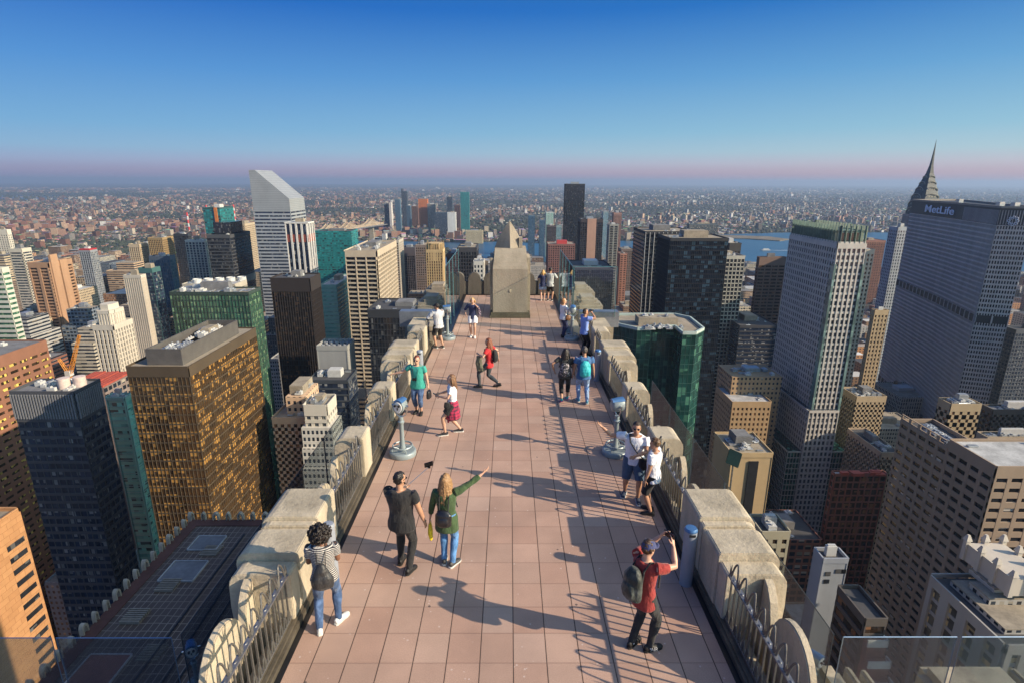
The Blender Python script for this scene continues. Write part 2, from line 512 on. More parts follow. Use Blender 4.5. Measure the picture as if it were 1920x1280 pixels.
# ------------------------------------------------------------------ deck materials
def deck_mat():
    m, n, b = newmat('pink_granite_pavers')
    o = OBJ(n)
    sp = N(n, 'ShaderNodeSeparateXYZ')
    L(n, o, sp.inputs[0])
    u = M2(n, 'DIVIDE', M2(n, 'SUBTRACT', sp.outputs[0], 0.065), 0.449)
    v = M2(n, 'DIVIDE', M2(n, 'SUBTRACT', sp.outputs[1], 6.07), 0.516)
    cu, cv = M2(n, 'FRACT', u), M2(n, 'FRACT', v)
    cb = N(n, 'ShaderNodeCombineXYZ')
    L(n, M2(n, 'FLOOR', u), cb.inputs[0]); L(n, M2(n, 'FLOOR', v), cb.inputs[1])
    wn = N(n, 'ShaderNodeTexWhiteNoise', noise_dimensions='2D')
    L(n, cb.outputs[0], wn.inputs['Vector'])
    ws = N(n, 'ShaderNodeSeparateColor')
    L(n, wn.outputs['Color'], ws.inputs[0])
    c = MIX(n, ws.outputs[0], (0.42, 0.262, 0.197), (0.50, 0.333, 0.256))
    c = MIX(n, M2(n, 'MULTIPLY', ws.outputs[1], 0.35), c, (0.44, 0.335, 0.27))
    fine = NOISE(n, o, 90, 2)
    c = MIX(n, ramp01(n, fine, 0.35, 0.65), MIX(n, 1.0, c, (0.80, 0.78, 0.78), 'MULTIPLY'), MIX(n, 1.0, c, (1.14, 1.13, 1.12), 'MULTIPLY'))
    big = ramp01(n, NOISE(n, o, 0.9, 5), 0.3, 0.72)
    c = MIX(n, 1.0, c, M2(n, 'ADD', 0.82, M2(n, 'MULTIPLY', big, 0.28)), 'MULTIPLY')
    st = ramp01(n, NOISE(n, o, 0.55, 6, 0.68), 0.52, 0.70)
    c = MIX(n, M2(n, 'MULTIPLY', st, 0.30), c, (0.27, 0.185, 0.15))
    odd = M2(n, 'GREATER_THAN', ws.outputs[2], 0.93)
    c = MIX(n, M2(n, 'MULTIPLY', odd, 0.22), c, (0.50, 0.37, 0.31))
    vo = N(n, 'ShaderNodeTexVoronoi')
    vo.inputs['Scale'].default_value = 9.0
    L(n, o, vo.inputs['Vector'])
    spk = M2(n, 'MULTIPLY', M2(n, 'LESS_THAN', vo.outputs['Distance'], 0.13), M2(n, 'GREATER_THAN', NOISE(n, o, 2.3, 2), 0.56))
    c = MIX(n, M2(n, 'MULTIPLY', spk, 0.55), c, (0.62, 0.52, 0.47))
    vo2 = N(n, 'ShaderNodeTexVoronoi')
    vo2.inputs['Scale'].default_value = 1.3
    L(n, o, vo2.inputs['Vector'])
    gum = M2(n, 'LESS_THAN', vo2.outputs['Distance'], 0.028)
    c = MIX(n, M2(n, 'MULTIPLY', gum, 0.8), c, (0.06, 0.05, 0.05))
    # the joints: open and dark along the deck, tight across it
    du = M2(n, 'MINIMUM', cu, M2(n, 'SUBTRACT', 1.0, cu))
    dv = M2(n, 'MINIMUM', cv, M2(n, 'SUBTRACT', 1.0, cv))
    ju = M2(n, 'LESS_THAN', du, 0.0145)
    jv = M2(n, 'LESS_THAN', dv, 0.008)
    nearj = M2(n, 'LESS_THAN', M2(n, 'MINIMUM', du, dv), 0.035)
    c = MIX(n, M2(n, 'MULTIPLY', nearj, 0.2), c, MIX(n, 1.0, c, (0.7, 0.66, 0.64), 'MULTIPLY'))
    c = MIX(n, M2(n, 'MULTIPLY', jv, 0.5), c, (0.12, 0.075, 0.06))
    c = MIX(n, M2(n, 'MULTIPLY', ju, 0.93), c, (0.03, 0.018, 0.015))
    L(n, c, b.inputs['Base Color'])
    b.inputs['Roughness'].default_value = 0.82
    h = M2(n, 'SUBTRACT', 1.0, M2(n, 'MAXIMUM', ju, jv))
    h = M2(n, 'ADD', h, M2(n, 'MULTIPLY', fine, 0.12))
    h = M2(n, 'ADD', h, M2(n, 'MULTIPLY', ws.outputs[2], 0.1))
    bp = N(n, 'ShaderNodeBump')
    bp.inputs['Strength'].default_value = 0.5
    bp.inputs['Distance'].default_value = 0.01
    L(n, h, bp.inputs['Height'])
    L(n, bp.outputs[0], b.inputs['Normal'])
    return m
M_deck = deck_mat()
def stone_mat(name, col, stain=(0.20, 0.17, 0.12), amt=0.55):
    m, n, b = newmat(name)
    o = OBJ(n)
    mp = N(n, 'ShaderNodeMapping')
    mp.inputs['Scale'].default_value = (1, 1, 0.25)
    L(n, o, mp.inputs[0])
    f = ramp01(n, NOISE(n, mp.outputs[0], 1.6, 6, 0.62), 0.42, 0.75)
    g = NOISE(n, o, 22, 4)
    c = MIX(n, M2(n, 'MULTIPLY', f, amt), col, stain)
    c = MIX(n, 1.0, c, M2(n, 'ADD', 0.78, M2(n, 'MULTIPLY', g, 0.44)), 'MULTIPLY')
    ns = ramp01(n, NOISE(n, o, 5.5, 5, 0.7), 0.55, 0.75)
    c = MIX(n, M2(n, 'MULTIPLY', ns, 0.3), c, (0.16, 0.14, 0.11))
    L(n, c, b.inputs['Base Color'])
    b.inputs['Roughness'].default_value = 0.9
    bp = N(n, 'ShaderNodeBump')
    bp.inputs['Strength'].default_value = 0.5
    bp.inputs['Distance'].default_value = 0.03
    L(n, M2(n, 'ADD', NOISE(n, o, 14, 5), M2(n, 'MULTIPLY', NOISE(n, o, 60, 2), 0.3)), bp.inputs['Height'])
    L(n, bp.outputs[0], b.inputs['Normal'])
    return m
M_stone = stone_mat('limestone', (0.50, 0.43, 0.32), (0.17, 0.145, 0.105), 0.7)
M_stone2 = stone_mat('limestone_weathered', (0.42, 0.36, 0.27), (0.12, 0.105, 0.08), 0.75)
M_conc = stone_mat('cast_concrete', (0.33, 0.285, 0.22), (0.17, 0.14, 0.10), 0.6)
M_bronze = mat('bronze_kerb_trim', (0.17, 0.145, 0.11), 0.45, 0.5, 3.0, 0.35, streak=False)
M_gutter = mat('wet_black_gutter', (0.012, 0.012, 0.014), 0.35, 0, 2.0, 0.4)
M_iron = mat('cast_aluminium_rail', (0.15, 0.145, 0.135), 0.5, 0.55, 8.0, 0.35, 0.2)
M_ironlt = mat('worn_rail_top', (0.27, 0.27, 0.285), 0.38, 0.7, 14.0, 0.35, 0.2)
M_post = mat('grey_painted_post', (0.30, 0.33, 0.38), 0.4, 0.1, 3.0, 0.1)
M_bino = mat('grey_green_enamel', (0.27, 0.32, 0.335), 0.4, 0.15, 4.0, 0.15)
M_chrome = mat('brushed_chrome', (0.62, 0.64, 0.66), 0.25, 1.0, 5.0, 0.15)
M_blue = mat('blue_enamel', (0.07, 0.17, 0.36), 0.3, 0.2, 5.0, 0.12)
M_black = mat('black_rubber', (0.015, 0.015, 0.016), 0.6, 0, 5.0, 0.2)
def clear_glass(name, tint=(0.955, 0.985, 0.985), dens=0.12):
    m, n, b = newmat(name)
    out = [x for x in n.nodes if x.type == 'OUTPUT_MATERIAL'][0]
    tr = N(n, 'ShaderNodeBsdfTransparent')
    tr.inputs[0].default_value = tint + (1,)
    gl = N(n, 'ShaderNodeBsdfGlossy')
    gl.inputs['Roughness'].default_value = 0.03
    gl.inputs['Color'].default_value = (0.8, 0.9, 1.0, 1)
    fr = N(n, 'ShaderNodeFresnel')
    fr.inputs[0].default_value = 1.35
    mx = N(n, 'ShaderNodeMixShader')
    L(n, M2(n, 'ADD', M2(n, 'MULTIPLY', fr.outputs[0], 0.6), dens * 0.2), mx.inputs[0])
    L(n, tr.outputs[0], mx.inputs[1]); L(n, gl.outputs[0], mx.inputs[2])
    L(n, mx.outputs[0], out.inputs[0])
    return m
M_glass = clear_glass('clear_glass_panel')
M_gedge = mat('glass_edge', (0.07, 0.17, 0.19), 0.2, 0, 4.0, 0.2, spec=0.8)
# ================================================================== OBSERVATION DECK
HW = 2.93           # half width of the paving
HW2 = 2.42          # half width of the far end
YJ, YEND = 22.85, 31.2
def deck_build():
    mb = MB()
    mb.prism([(-HW, 1.2), (HW, 1.2), (HW, YJ), (HW2, YJ), (HW2, YEND), (-HW2, YEND), (-HW2, YJ), (-HW, YJ)], -0.35, 0.0, True, True)
    tag(mb.build('deck_paving', M_deck), kind='structure')
    # the mass of the tower below the deck
    mb = MB()
    mb.box(-3.3, 3.3, 1.0, 31.6, -6.0, -0.36)
    mb.box(-6.95, 6.95, -3.0, 34.0, -16.0, -6.004)
    mb.box(-14.2, 12.2, -30.0, 37.0, GZ, -16.004)
    mb.box(-12.2, 12.2, -30.0, 9.2, -16.0, -6.3)
    mb.box(-6.8, 6.8, 37.01, 80.0, GZ, -17.0)  # hidden stretch beyond the deck, added to shade the left wing's roof
    mb.box(-14.0, 12.0, -110.0, -30.01, GZ, -12.0)
    tower = mb.build('stone_tower', WALLS['pier'])
    tower.color = (0.30, 0.27, 0.22, 1)
    tag(tower, 'pale limestone tower slab right under the observation deck', 'tower')
    mb = MB()
    for s in (-1, 1):
        mb.box(s * 3.32, s * 6.9, 9.4, 33.9, -6.0, -5.9)
    mb.box(-12, 12, -4, 9.2, -6.3, -6.0)
    mb.build('lower_terrace_floor', roofmat('terrace_floor', (0.09, 0.05, 0.045)), tower)
deck_build()

# kerb along the paving: black gutter, bronze step, metal trim
def kerb(side):
    s = side
    t = thing('kerb', ('left' if s < 0 else 'right') + ' hand bronze kerb with a black gutter between paving and parapet', 'kerb', (s * 3.0, 1.2, 0))
    def bx(mb, a, b, z0, z1, y0=1.2, y1=YJ):
        mb.box(s * a, s * b, y0, y1, z0, z1)
    mb = MB(); bx(mb, HW + 0.002, 3.01, -0.05, 0.006); mb.build('gutter', M_gutter, t)
    mb = MB()
    bx(mb, 3.012, 3.055, -0.05, 0.085)
    bx(mb, 3.056, 3.11, -0.05, 0.125)
    bx(mb, 3.112, 3.17, -0.05, 0.155)
    mb.build('kerb_step', M_bronze, t, bevel=0.004)
    mb = MB(); bx(mb, 3.115, 3.165, 0.157, 0.185); mb.build('bottom_rail', M_ironlt, t)
kerb(-1); kerb(1)
for s in (-1, 1):
    mb = MB()
    mb.box(s * (HW2 + 0.002), s * 2.6, YJ, YEND, -0.05, 0.05)
    mb.box(-s * 0.0, s * 2.6, YEND, YEND + 0.1, -0.05, 0.05) if s > 0 else mb.box(-2.6, 0, YEND, YEND + 0.1, -0.05, 0.05)
    tag(mb.build('kerb', M_gutter), ('left' if s < 0 else 'right') + ' black kerb at the narrow far end of the deck', 'kerb')

# ---- stone merlons of the parapet
def merlon(s, y0, y1, h, name, label, group, big):
    xi, xo = 3.06, (3.98 if big else 3.68)
    t = thing(name, label, 'parapet stone', (s * (xi + xo) / 2, (y0 + y1) / 2, 0), group)
    # profile across (x outwards, z) with rounded outer shoulder, extruded along y in tiers
    def block(ya, yb, hh, ins, mb, curve=0.18):
        a = xi + ins
        prof = [(a, -0.9), (a, hh - 0.03), (a + 0.03, hh)]
        for k in range(5):
            th = math.pi / 2 * k / 4
            prof.append((xo - ins - curve + curve * math.sin(th), hh - curve * 1.1 * (1 - math.cos(th))))
        prof.append((xo - ins * 0.3, hh - 0.55)); prof.append((xo - 0.05, -0.9)) 
        P = [(s * x, z) for x, z in prof]
        n = len(P)
        for i in range(n):
            p, q = P[i], P[(i + 1) % n]
            f = [(p[0], ya, p[1]), (q[0], ya, q[1]), (q[0], yb, q[1]), (p[0], yb, p[1])]
            mb.face(f if s < 0 else f[::-1])
        A = [(x, ya, z) for x, z in P]; B = [(x, yb, z) for x, z in P]
        mb.face(A[::-1] if s < 0 else A); mb.face(B if s < 0 else B[::-1])
    mb = MB()
    if big:
        m = (y0 + y1) / 2
        block(y0, y0 + 0.30, h - 0.12, 0.02, mb)
        block(y0 + 0.302, m - 0.14, h, 0.0, mb)
        block(m - 0.138, m - 0.01, h - 0.07, 0.012, mb)
        block(m - 0.008, m + 0.14, h - 0.03, 0.012, mb)
        block(m + 0.142, y1 - 0.02, h + 0.03, 0.0, mb)
    else:
        block(y0, y1, h, 0.0, mb, 0.2)
    o = mb.build('cap_stone', M_stone, t, bevel=0.012)
    mb = MB()
    mb.box(s * 3.11, s * (xo - 0.06), y0 + 0.02, y1 - 0.02, -3.2, -0.902)
    mb.box(s * 3.3, s * (xo + 0.18), y0 + 0.1, y1 - 0.1, -6.0, -0.95)
    mb.build('buttress', M_stone2, t, bevel=0.02)
    return t
BIGS = [(6.72, 8.8), (16.4, 18.4)]
SMALLS = [(10.78, 11.42), (13.68, 14.3), (19.5, 20.35)]
NEAR = {-1: 'left', 1: 'right'}
for s in (-1, 1):
    for i, (a, b) in enumerate(BIGS):
        w = ['nearest wide stepped stone block of the %s parapet', 'wide stepped stone block farther along the %s parapet'][i] % NEAR[s]
        merlon(s, a, b, 1.0, 'parapet_block', w, 'wide stone blocks of the parapet', True)
    for i, (a, b) in enumerate(SMALLS):
        w = ['first narrow stone block beyond the nearest wide one, %s parapet', 'second narrow stone block, behind the viewer, %s parapet', 'farthest narrow stone block of the %s parapet'][i] % NEAR[s]
        merlon(s, a, b, 1.02, 'parapet_block', w, 'narrow stone blocks of the parapet', False)

# ---- outside arched stone slabs
def arch_slab(s, yc, wd, h, x, label, zb=-6.0, t=0.10):
    if yc > 7: h -= 0.30
    mb = MB()
    pts = []
    n = 12
    for k in range(n + 1):
        a = math.pi * k / n
        pts.append((yc - math.cos(a) * wd / 2, h - wd * 0.62 + math.sin(a) * wd * 0.62))
    pts = [(yc - wd / 2 - 0.05, zb)] + pts + [(yc + wd / 2 + 0.05, zb)]
    A = [(s * x, y, z) for y, z in pts]; B = [(s * (x + t), y, z) for y, z in pts]
    mb.face(A if s > 0 else A[::-1]) ; mb.face(B[::-1] if s > 0 else B)
    for i in range(len(pts)):
        j = (i + 1) % len(pts)
        f = [A[i], B[i], B[j], A[j]]
        mb.face(f if s > 0 else f[::-1])
    o = mb.build('arched_stone_slab', M_stone, loc=(s * x, yc, -1), bevel=0.015)
    tag(o, label, 'stone slab', 'arched stone slabs outside the railing')
bays = [(5.95, 'nearest'), (9.85, 'second'), (12.6, 'third'), (15.35, 'fourth'), (18.95, 'fifth')]
for s in (-1, 1):
    for yc, nm in bays:
        wide = 1.06 if yc in (5.95, 9.85) else 0.85
        arch_slab(s, yc - 0.1 - 0.1, wide, 0.86, 3.56, '%s arched stone slab outside the %s railing' % (nm, NEAR[s]))
    arch_slab(s, 4.4, 1.06, 0.86, 3.56, 'arched stone slab at the very bottom edge outside the %s railing' % NEAR[s])
    for (a, b), nm in ((BIGS[0], 'nearest wide'), (SMALLS[0], 'first narrow'), (SMALLS[1], 'second narrow'), (BIGS[1], 'farther wide'), (SMALLS[2], 'farthest narrow')):
        # pointed fin standing against the near end of each block
        mb = MB()
        x0 = 3.6
        lo_ = 0.0 if a < 7 else -0.2
        pts = [(a - 0.02, -2.0), (a - 0.02, 0.84), (a - 0.14, 0.78), (a - 0.26, 0.62), (a - 0.34, 0.36), (a - 0.38, 0.0), (a - 0.40, -2.0)]
        pts = [(y, z + lo_) for y, z in pts]
        A = [(s * x0, y, z) for y, z in pts]; B = [(s * (x0 + 0.12), y, z) for y, z in pts]
        mb.face(A[::-1] if s > 0 else A); mb.face(B if s > 0 else B[::-1])
        for i in range(len(pts)):
            j = (i + 1) % len(pts)
            f = [A[i], A[j], B[j], B[i]]
            mb.face(f if s > 0 else f[::-1])
        tag(mb.build('pointed_stone_fin', M_stone, loc=(s * 3.5, a, -1), bevel=0.01), 'pointed stone fin against the %s block of the %s parapet' % (nm, NEAR[s]), 'stone fin', 'pointed stone fins beside the parapet blocks')

# ---- cast railings between the blocks
def railing(s, y0, y1, label):
    X = 3.12
    t = thing('railing', label, 'railing', (s * X, (y0 + y1) / 2, 0.18), 'cast railings between the stone blocks')
    TOP = 0.88
    mb = MB()
    mb.box(s * (X - 0.036), s * (X + 0.036), y0, y1, TOP, TOP + 0.022)
    ny = max(2, int((y1 - y0) / 0.26))
    st = (y1 - y0) / ny
    for i in range(ny):
        mb.ball((s * X, y0 + st * (i + 0.5), TOP + 0.022), (0.016, 0.03, 0.014), 8)
    mb.build('top_rail', M_ironlt, t, bevel=0.003)
    mb = MB()
    for i in range(ny):
        ya = y0 + st * (i + 0.12); yb = y0 + st * (i + 0.88)
        ym = (ya + yb) / 2
        # pointed loop above the rail
        arc = []
        for k in range(11):
            q = k / 10
            yy = ya + (yb - ya) * q
            zz = TOP + 0.27 * (1 - abs(2 * q - 1) ** 2.2)
            arc.append((s * (X + 0.0 + 0.03 * (1 - abs(2 * q - 1))), yy, zz))
        mb.tube(arc, 0.014, 6)
        # leaf bud at the foot of each loop
        for q in (-1, 0, 1):
            mb.tube([(s * X, yb + st * 0.12, TOP + 0.02), (s * (X + 0.01), yb + st * 0.12 + q * 0.045, TOP + 0.13 + (0.05 if q == 0 else 0))], [0.017, 0.003], 5)
    mb.build('pointed_loops', M_iron, t)
    mb = MB()
    mb2 = MB()
    for i in range(ny * 2):
        y = y0 + (y1 - y0) * (i + 0.5) / (ny * 2)
        mb.box(s * (X - 0.011), s * (X + 0.011), y - 0.011, y + 0.011, 0.186, TOP)
        arc = []
        for k in range(9):
            q = k / 8
            arc.append((s * (X + 0.002), y - 0.05 + 0.1 * q, 0.19 + 0.17 * (1 - abs(2 * q - 1) ** 2)))
        mb2.tube(arc, 0.010, 5)
        mb2.ball((s * X, y, 0.40), (0.016, 0.016, 0.03), 6)
    mb.build('pickets', M_iron, t)
    mb2.build('foot_loops', M_iron, t)
gaps = [(2.6, 6.70), (8.82, 10.76), (11.44, 13.66), (14.32, 16.38), (18.42, 19.48), (20.37, 21.3)]
gn = ['nearest', 'second', 'third', 'fourth', 'fifth', 'farthest']
for s in (-1, 1):
    for (a, b), nm in zip(gaps, gn):
        railing(s, a, b, '%s section of cast railing on the %s side of the deck' % (nm, NEAR[s]))
    # stone floor ledge outside railing
    mb = MB()
    mb.box(s * 3.175, s * 3.5, 1.2, 21.5, -1.2, -0.25)
    tag(mb.build('stone_ledge', M_stone, loc=(s * 3.3, 10, -0.5)), 'pale stone ledge below the %s railing' % NEAR[s], 'ledge')

# ---- end pillars and grey box seats where the deck narrows
for s in (-1, 1):
    t = thing('end_pillar', 'stone pillar at the %s where the deck narrows' % NEAR[s], 'pillar', (s * 3.3, 22.0, 0), 'pillars where the deck narrows')
    mb = MB()
    mb.box(s * 2.98, s * 3.9, 21.35, 22.8, -3, 0.55)
    mb.build('shaft', M_conc, t, bevel=0.02)
    mb = MB(); mb.box(s * 2.9, s * 4.0, 21.3, 22.85, 0.552, 0.72); mb.build('coping', M_stone, t, bevel=0.02)
    mb = MB(); mb.box(s * 2.95, s * 4.6, 22.9, 23.4, 0.3, 0.95)
    tag(mb.build('metal_box', mat('weathered_steel_box', (0.28, 0.30, 0.32), 0.35, 0.6, 2.0, 0.3), loc=(s * 3.8, 23.1, 0.3), bevel=0.02), 'long grey metal box across the parapet at the %s of the deck' % NEAR[s], 'metal box')

# ---- glass screens of the far end
def glass_panel(a, b, z0, z1, label, group, cap=True, th=0.012, edge=M_gedge):
    t = thing('glass_panel', label, 'glass panel', (a[0], a[1], z0), group)
    dx, dy = b[0] - a[0], b[1] - a[1]
    l = math.hypot(dx, dy)
    nx, ny = -dy / l * th, dx / l * th
    mb = MB()
    mb.prism([a, b, (b[0] + nx, b[1] + ny), (a[0] + nx, a[1] + ny)], z0, z1, True, True)
    mb.build('pane', M_glass, t)
    mb = MB()
    e = 0.012
    for p in (a, b):
        mb.tube([(p[0] + nx / 2, p[1] + ny / 2, z0), (p[0] + nx / 2, p[1] + ny / 2, z1)], e, 4)
    mb.tube([(a[0] + nx / 2, a[1] + ny / 2, z1), (b[0] + nx / 2, b[1] + ny / 2, z1)], e * 1.2, 4)
    mb.build('pane_edge', edge, t)
    return t
k = 0
for s in (-1, 1):
    ys = [YJ, 24.4, 25.9, 27.4, 28.9]
    for i in range(4):
        glass_panel((s * 2.6, ys[i] + 0.01), (s * 2.6, ys[i + 1] - 0.02), 0.02, 2.85, '%s tall glass screen along the %s edge of the far deck' % (['nearest', 'second', 'third', 'farthest'][i], NEAR[s]), 'tall glass screens of the far deck')
glass_panel((2.66, YJ + 0.02), (4.4, YJ + 0.02), 0.75, 2.85, 'tall glass screen turned across the right end pillar', 'tall glass screens of the far deck')
# far parapet behind the end of the deck
M_shadestone = stone_mat('shade_darkened_limestone', (0.13, 0.115, 0.095), (0.05, 0.045, 0.04), 0.7)  # stone colour darkened to stand in for shade at the far end
t = thing('end_parapet', 'dark arched stone parapet closing the far end of the deck', 'parapet', (0, 32, 0))
for sgn in (-1, 1):
    for x in (1.1, 2.0, 2.9):
        mb = MB()
        pts = []
        for k in range(11):
            a = math.pi * k / 10
            pts.append((sgn * x - math.cos(a) * 0.36, 0.75 + math.sin(a) * 0.45))
        pts = [(sgn * x - 0.4, -1)] + pts + [(sgn * x + 0.4, -1)]
        A = [(q[0], 31.7, q[1]) for q in pts]; B = [(q[0], 32.1, q[1]) for q in pts]
        mb.face(A[::-1]); mb.face(B)
        for i in range(len(pts)):
            j = (i + 1) % len(pts)
            mb.face([A[i], A[j], B[j], B[i]])
        mb.build('arch', M_shadestone, t, bevel=0.02)
mb = MB(); mb.box(-3.4, 3.4, 31.75, 32.05, -1, 0.7); mb.build('low_wall', M_shadestone, t)
for s in (-1, 1):
    for i, y in enumerate((24.6, 27.6, 30.3)):
        mb = MB()
        mb.box(s * 3.3, s * 4.6, y - 0.75, y + 0.75, -4, 0.35 + 0.12 * i)
        mb.box(s * 3.4, s * 4.3, y - 0.6, y + 0.6, 0.352 + 0.12 * i, 0.62 + 0.12 * i)
        tag(mb.build('buttress_cap', M_conc, loc=(s * 4, y, -1), bevel=0.14), '%s rounded stone buttress outside the %s glass screens' % (['nearest', 'middle', 'farthest'][i], NEAR[s]), 'buttress', 'rounded buttresses outside the glass screens')

# ---- concrete pylon in the middle of the far end
t = thing('concrete_pylon', 'tall cast concrete pylon with a pointed cap in the middle of the deck', 'pylon', (0.04, 27, 0))
mb = MB()
mb.box(-0.92, 0.99, 25.72, 28.1, 0.004, 0.13)
mb.box(-0.87, 0.93, 25.76, 28.05, 0.132, 0.26)
mb.build('plinth', mat('pylon_plinth', (0.10, 0.09, 0.06), 0.8, 0, 2, 0.4), t, bevel=0.01)
mb = MB()
def ring(x0, x1, y0, y1, z): return [(x0, y0, z), (x1, y0, z), (x1, y1, z), (x0, y1, z)]
rings = [ring(-0.78, 0.86, 25.8, 28.0, 0.262), ring(-0.78, 0.86, 25.8, 28.0, 2.30), ring(-0.77, 0.85, 25.86, 28.0, 2.42), ring(-0.74, 0.82, 26.0, 27.95, 2.60),
         ring(-0.71, 0.80, 26.35, 27.9, 2.95), ring(-0.70, 0.79, 26.6, 27.85, 3.15)]
for A, B in zip(rings[:-1], rings[1:]):
    for i in range(4):
        j = (i + 1) % 4
        mb.face([A[i], A[j], B[j], B[i]])
mb.face(rings[-1])
mb.build('shaft', M_conc, t, bevel=0.02)
mb = MB()
for s in (-1, 1):
    xc = 0.04 + s * 0.86
    mb.box(xc - 0.085, xc + 0.085, 26.15, 27.9, 0.27, 2.75)
mb.build('side_pilaster', M_stone2, t, bevel=0.02)
mb = MB()
tops = []
for k in range(9):
    q = k / 8
    w = 0.66 * (1 - q ** 1.35) + 0.01
    z_ = 3.152 + 1.22 * q
    yf = 26.62 + 0.45 * q
    tops.append([(0.0 - w, yf + 0.42 * (1 - q), z_), (0.0 + w * .06, yf, z_), (0.02 + w * .92, yf + 0.30 * (1 - q), z_), (0.02 + w * .92, 27.8 - 0.7 * q, z_), (0.0 - w, 27.8 - 0.7 * q, z_)])
for A, B in zip(tops[:-1], tops[1:]):
    for i in range(5):
        j = (i + 1) % 5
        mb.face([A[i], A[j], B[j], B[i]])
mb.face(tops[-1])
mb.box(0.45, 0.62, 26.8, 27.6, 3.152, 3.62)
mb.build('pointed_cap', M_conc, t)
mb = MB()
mb.ball((0.03, 25.79, 1.28), (0.07, 0.02, 0.09), 10)
mb.build('niche', M_stone2, t)

# ---- coin binoculars
def binocular(x, y, rz, label):
    t = thing('tower_viewer', label, 'viewer', (0, 0, 0), 'coin-operated viewers on round stands', 0)
    mb = MB()
    mb.lathe([(0.0, 0.003), (0.31, 0.003), (0.315, 0.02), (0.315, 0.10), (0.30, 0.125), (0.27, 0.13)], seg=32)
    mb.lathe([(0.27, 0.13), (0.09, 0.135), (0.082, 0.16), (0.062, 0.24), (0.052, 0.36), (0.050, 0.78), (0.06, 0.80), (0.075, 0.82), (0.075, 0.85), (0.05, 0.87), (0.055, 0.90), (0.055, 0.97), (0.0, 0.97)], seg=20)
    mb.build('pedestal', M_bino, t, smooth=True)
    mb = MB()
    ringp = [(0.225 * math.cos(a), 0.225 * math.sin(a), 0.235) for a in [2 * math.pi * k / 28 for k in range(28)]]
    mb.tube(ringp, 0.019, 6, closed=True)
    for k in range(4):
        a = math.pi / 4 + k * math.pi / 2
        mb.tube([(0.225 * math.cos(a), 0.225 * math.sin(a), 0.235), (0.26 * math.cos(a), 0.26 * math.sin(a), 0.17), (0.25 * math.cos(a), 0.25 * math.sin(a), 0.12)], 0.012, 6)
        mb.tube([(0.225 * math.cos(a), 0.225 * math.sin(a), 0.235), (0.15 * math.cos(a), 0.15 * math.sin(a), 0.21), (0.08 * math.cos(a), 0.08 * math.sin(a), 0.17)], 0.010, 6)
    mb.build('foot_ring', M_bino, t, smooth=True)
    mb = MB()
    for s in (-1, 1):
        mb.tube([(s * 0.02, 0, 0.95), (s * 0.12, 0, 1.02), (s * 0.165, 0, 1.12), (s * 0.165, 0, 1.24)], 0.017, 8)
        mb.tube([(s * 0.13, 0, 1.24), (s * 0.205, 0, 1.24)], 0.026, 10)
    mb.build('yoke', M_chrome, t, smooth=True)
    # head: rounded shield, face towards -y
    def shield(w, h, z):
        pts = []
        for k in range(24):
            a = 2 * math.pi * k / 24
            c, sn = math.cos(a), math.sin(a)
            ww = w * (1 - 0.28 * max(0, -sn) ** 1.5)
            pts.append((ww * c * (0.9 + 0.1 * abs(c)), z + h * sn))
        return pts
    def loft(mb, secs):
        for (ya, P), (yb, Q) in zip(secs[:-1], secs[1:]):
            for i in range(24):
                j = (i + 1) % 24
                mb.face([(P[i][0], ya, P[i][1]), (P[j][0], ya, P[j][1]), (Q[j][0], yb, Q[j][1]), (Q[i][0], yb, Q[i][1])])
        mb.face([(p[0], secs[0][0], p[1]) for p in secs[0][1]][::-1])
        mb.face([(p[0], secs[-1][0], p[1]) for p in secs[-1][1]])
    mb = MB()
    loft(mb, [(-0.125, shield(0.115, 0.145, 1.235)), (-0.12, shield(0.135, 0.168, 1.235)), (-0.06, shield(0.14, 0.175, 1.235)), (0.12, shield(0.125, 0.155, 1.24)), (0.16, shield(0.09, 0.11, 1.24))])
    hd = mb.build('viewer_head', M_bino, t, smooth=True)
    mb = MB()
    loft(mb, [(-0.137, shield(0.096, 0.12, 1.235)), (-0.126, shield(0.112, 0.14, 1.235))])
    mb.build('face_plate', mat('pale_face_plate', (0.72, 0.70, 0.66), 0.5, 0.0, 6, 0.1), hd)
    mb = MB()
    for s in (-1, 1):
        mb.tube([(s * 0.047, -0.18, 1.285), (s * 0.047, -0.13, 1.285)], [0.026, 0.03], 12)
    mb.box(-0.008, 0.008, -0.146, -0.136, 1.17, 1.235); mb.box(-0.022, 0.022, -0.146, -0.136, 1.205, 1.22)
    mb.build('eyepieces', M_black, hd, smooth=True)
    mb = MB()
    prof = []
    secs = []
    for yy in (-0.128, -0.02, 0.10, 0.165):
        w = 0.135 if yy < 0.1 else 0.11
        secs.append([(w * math.cos(a), yy, 1.295 + (0.125 if yy < 0.1 else 0.105) * math.sin(a)) for a in [math.pi * (0.17 + 0.66 * k / 12) for k in range(13)]])
    for A, B in zip(secs[:-1], secs[1:]):
        for i in range(12):
            mb.face([A[i], A[i + 1], B[i + 1], B[i]][::-1])
            a2 = [(p[0] * 0.93, p[1], p[2] - 0.008) for p in (A[i], A[i + 1], B[i + 1], B[i])]
            mb.face(a2)
    for S in (secs[0], secs[-1]):
        mb.face([(p[0], p[1], p[2]) for p in S])
    mb.build('blue_hood', M_blue, hd, smooth=True)
    kids_of(t)
    t.location = (x, y, 0); t.rotation_euler = (0, 0, rz)
    return t
binocular(-2.5, 12.05, R(-18), 'nearer left viewer with a pale face plate turned to the camera')
binocular(2.52, 12.12, R(105), 'nearer right viewer seen from the side beside the outstretched arm')
binocular(-2.5, 22.1, R(100), 'far left viewer beside the person in a grey hoodie')
binocular(2.55, 22.05, R(170), 'far right viewer beside the woman in a white jacket')

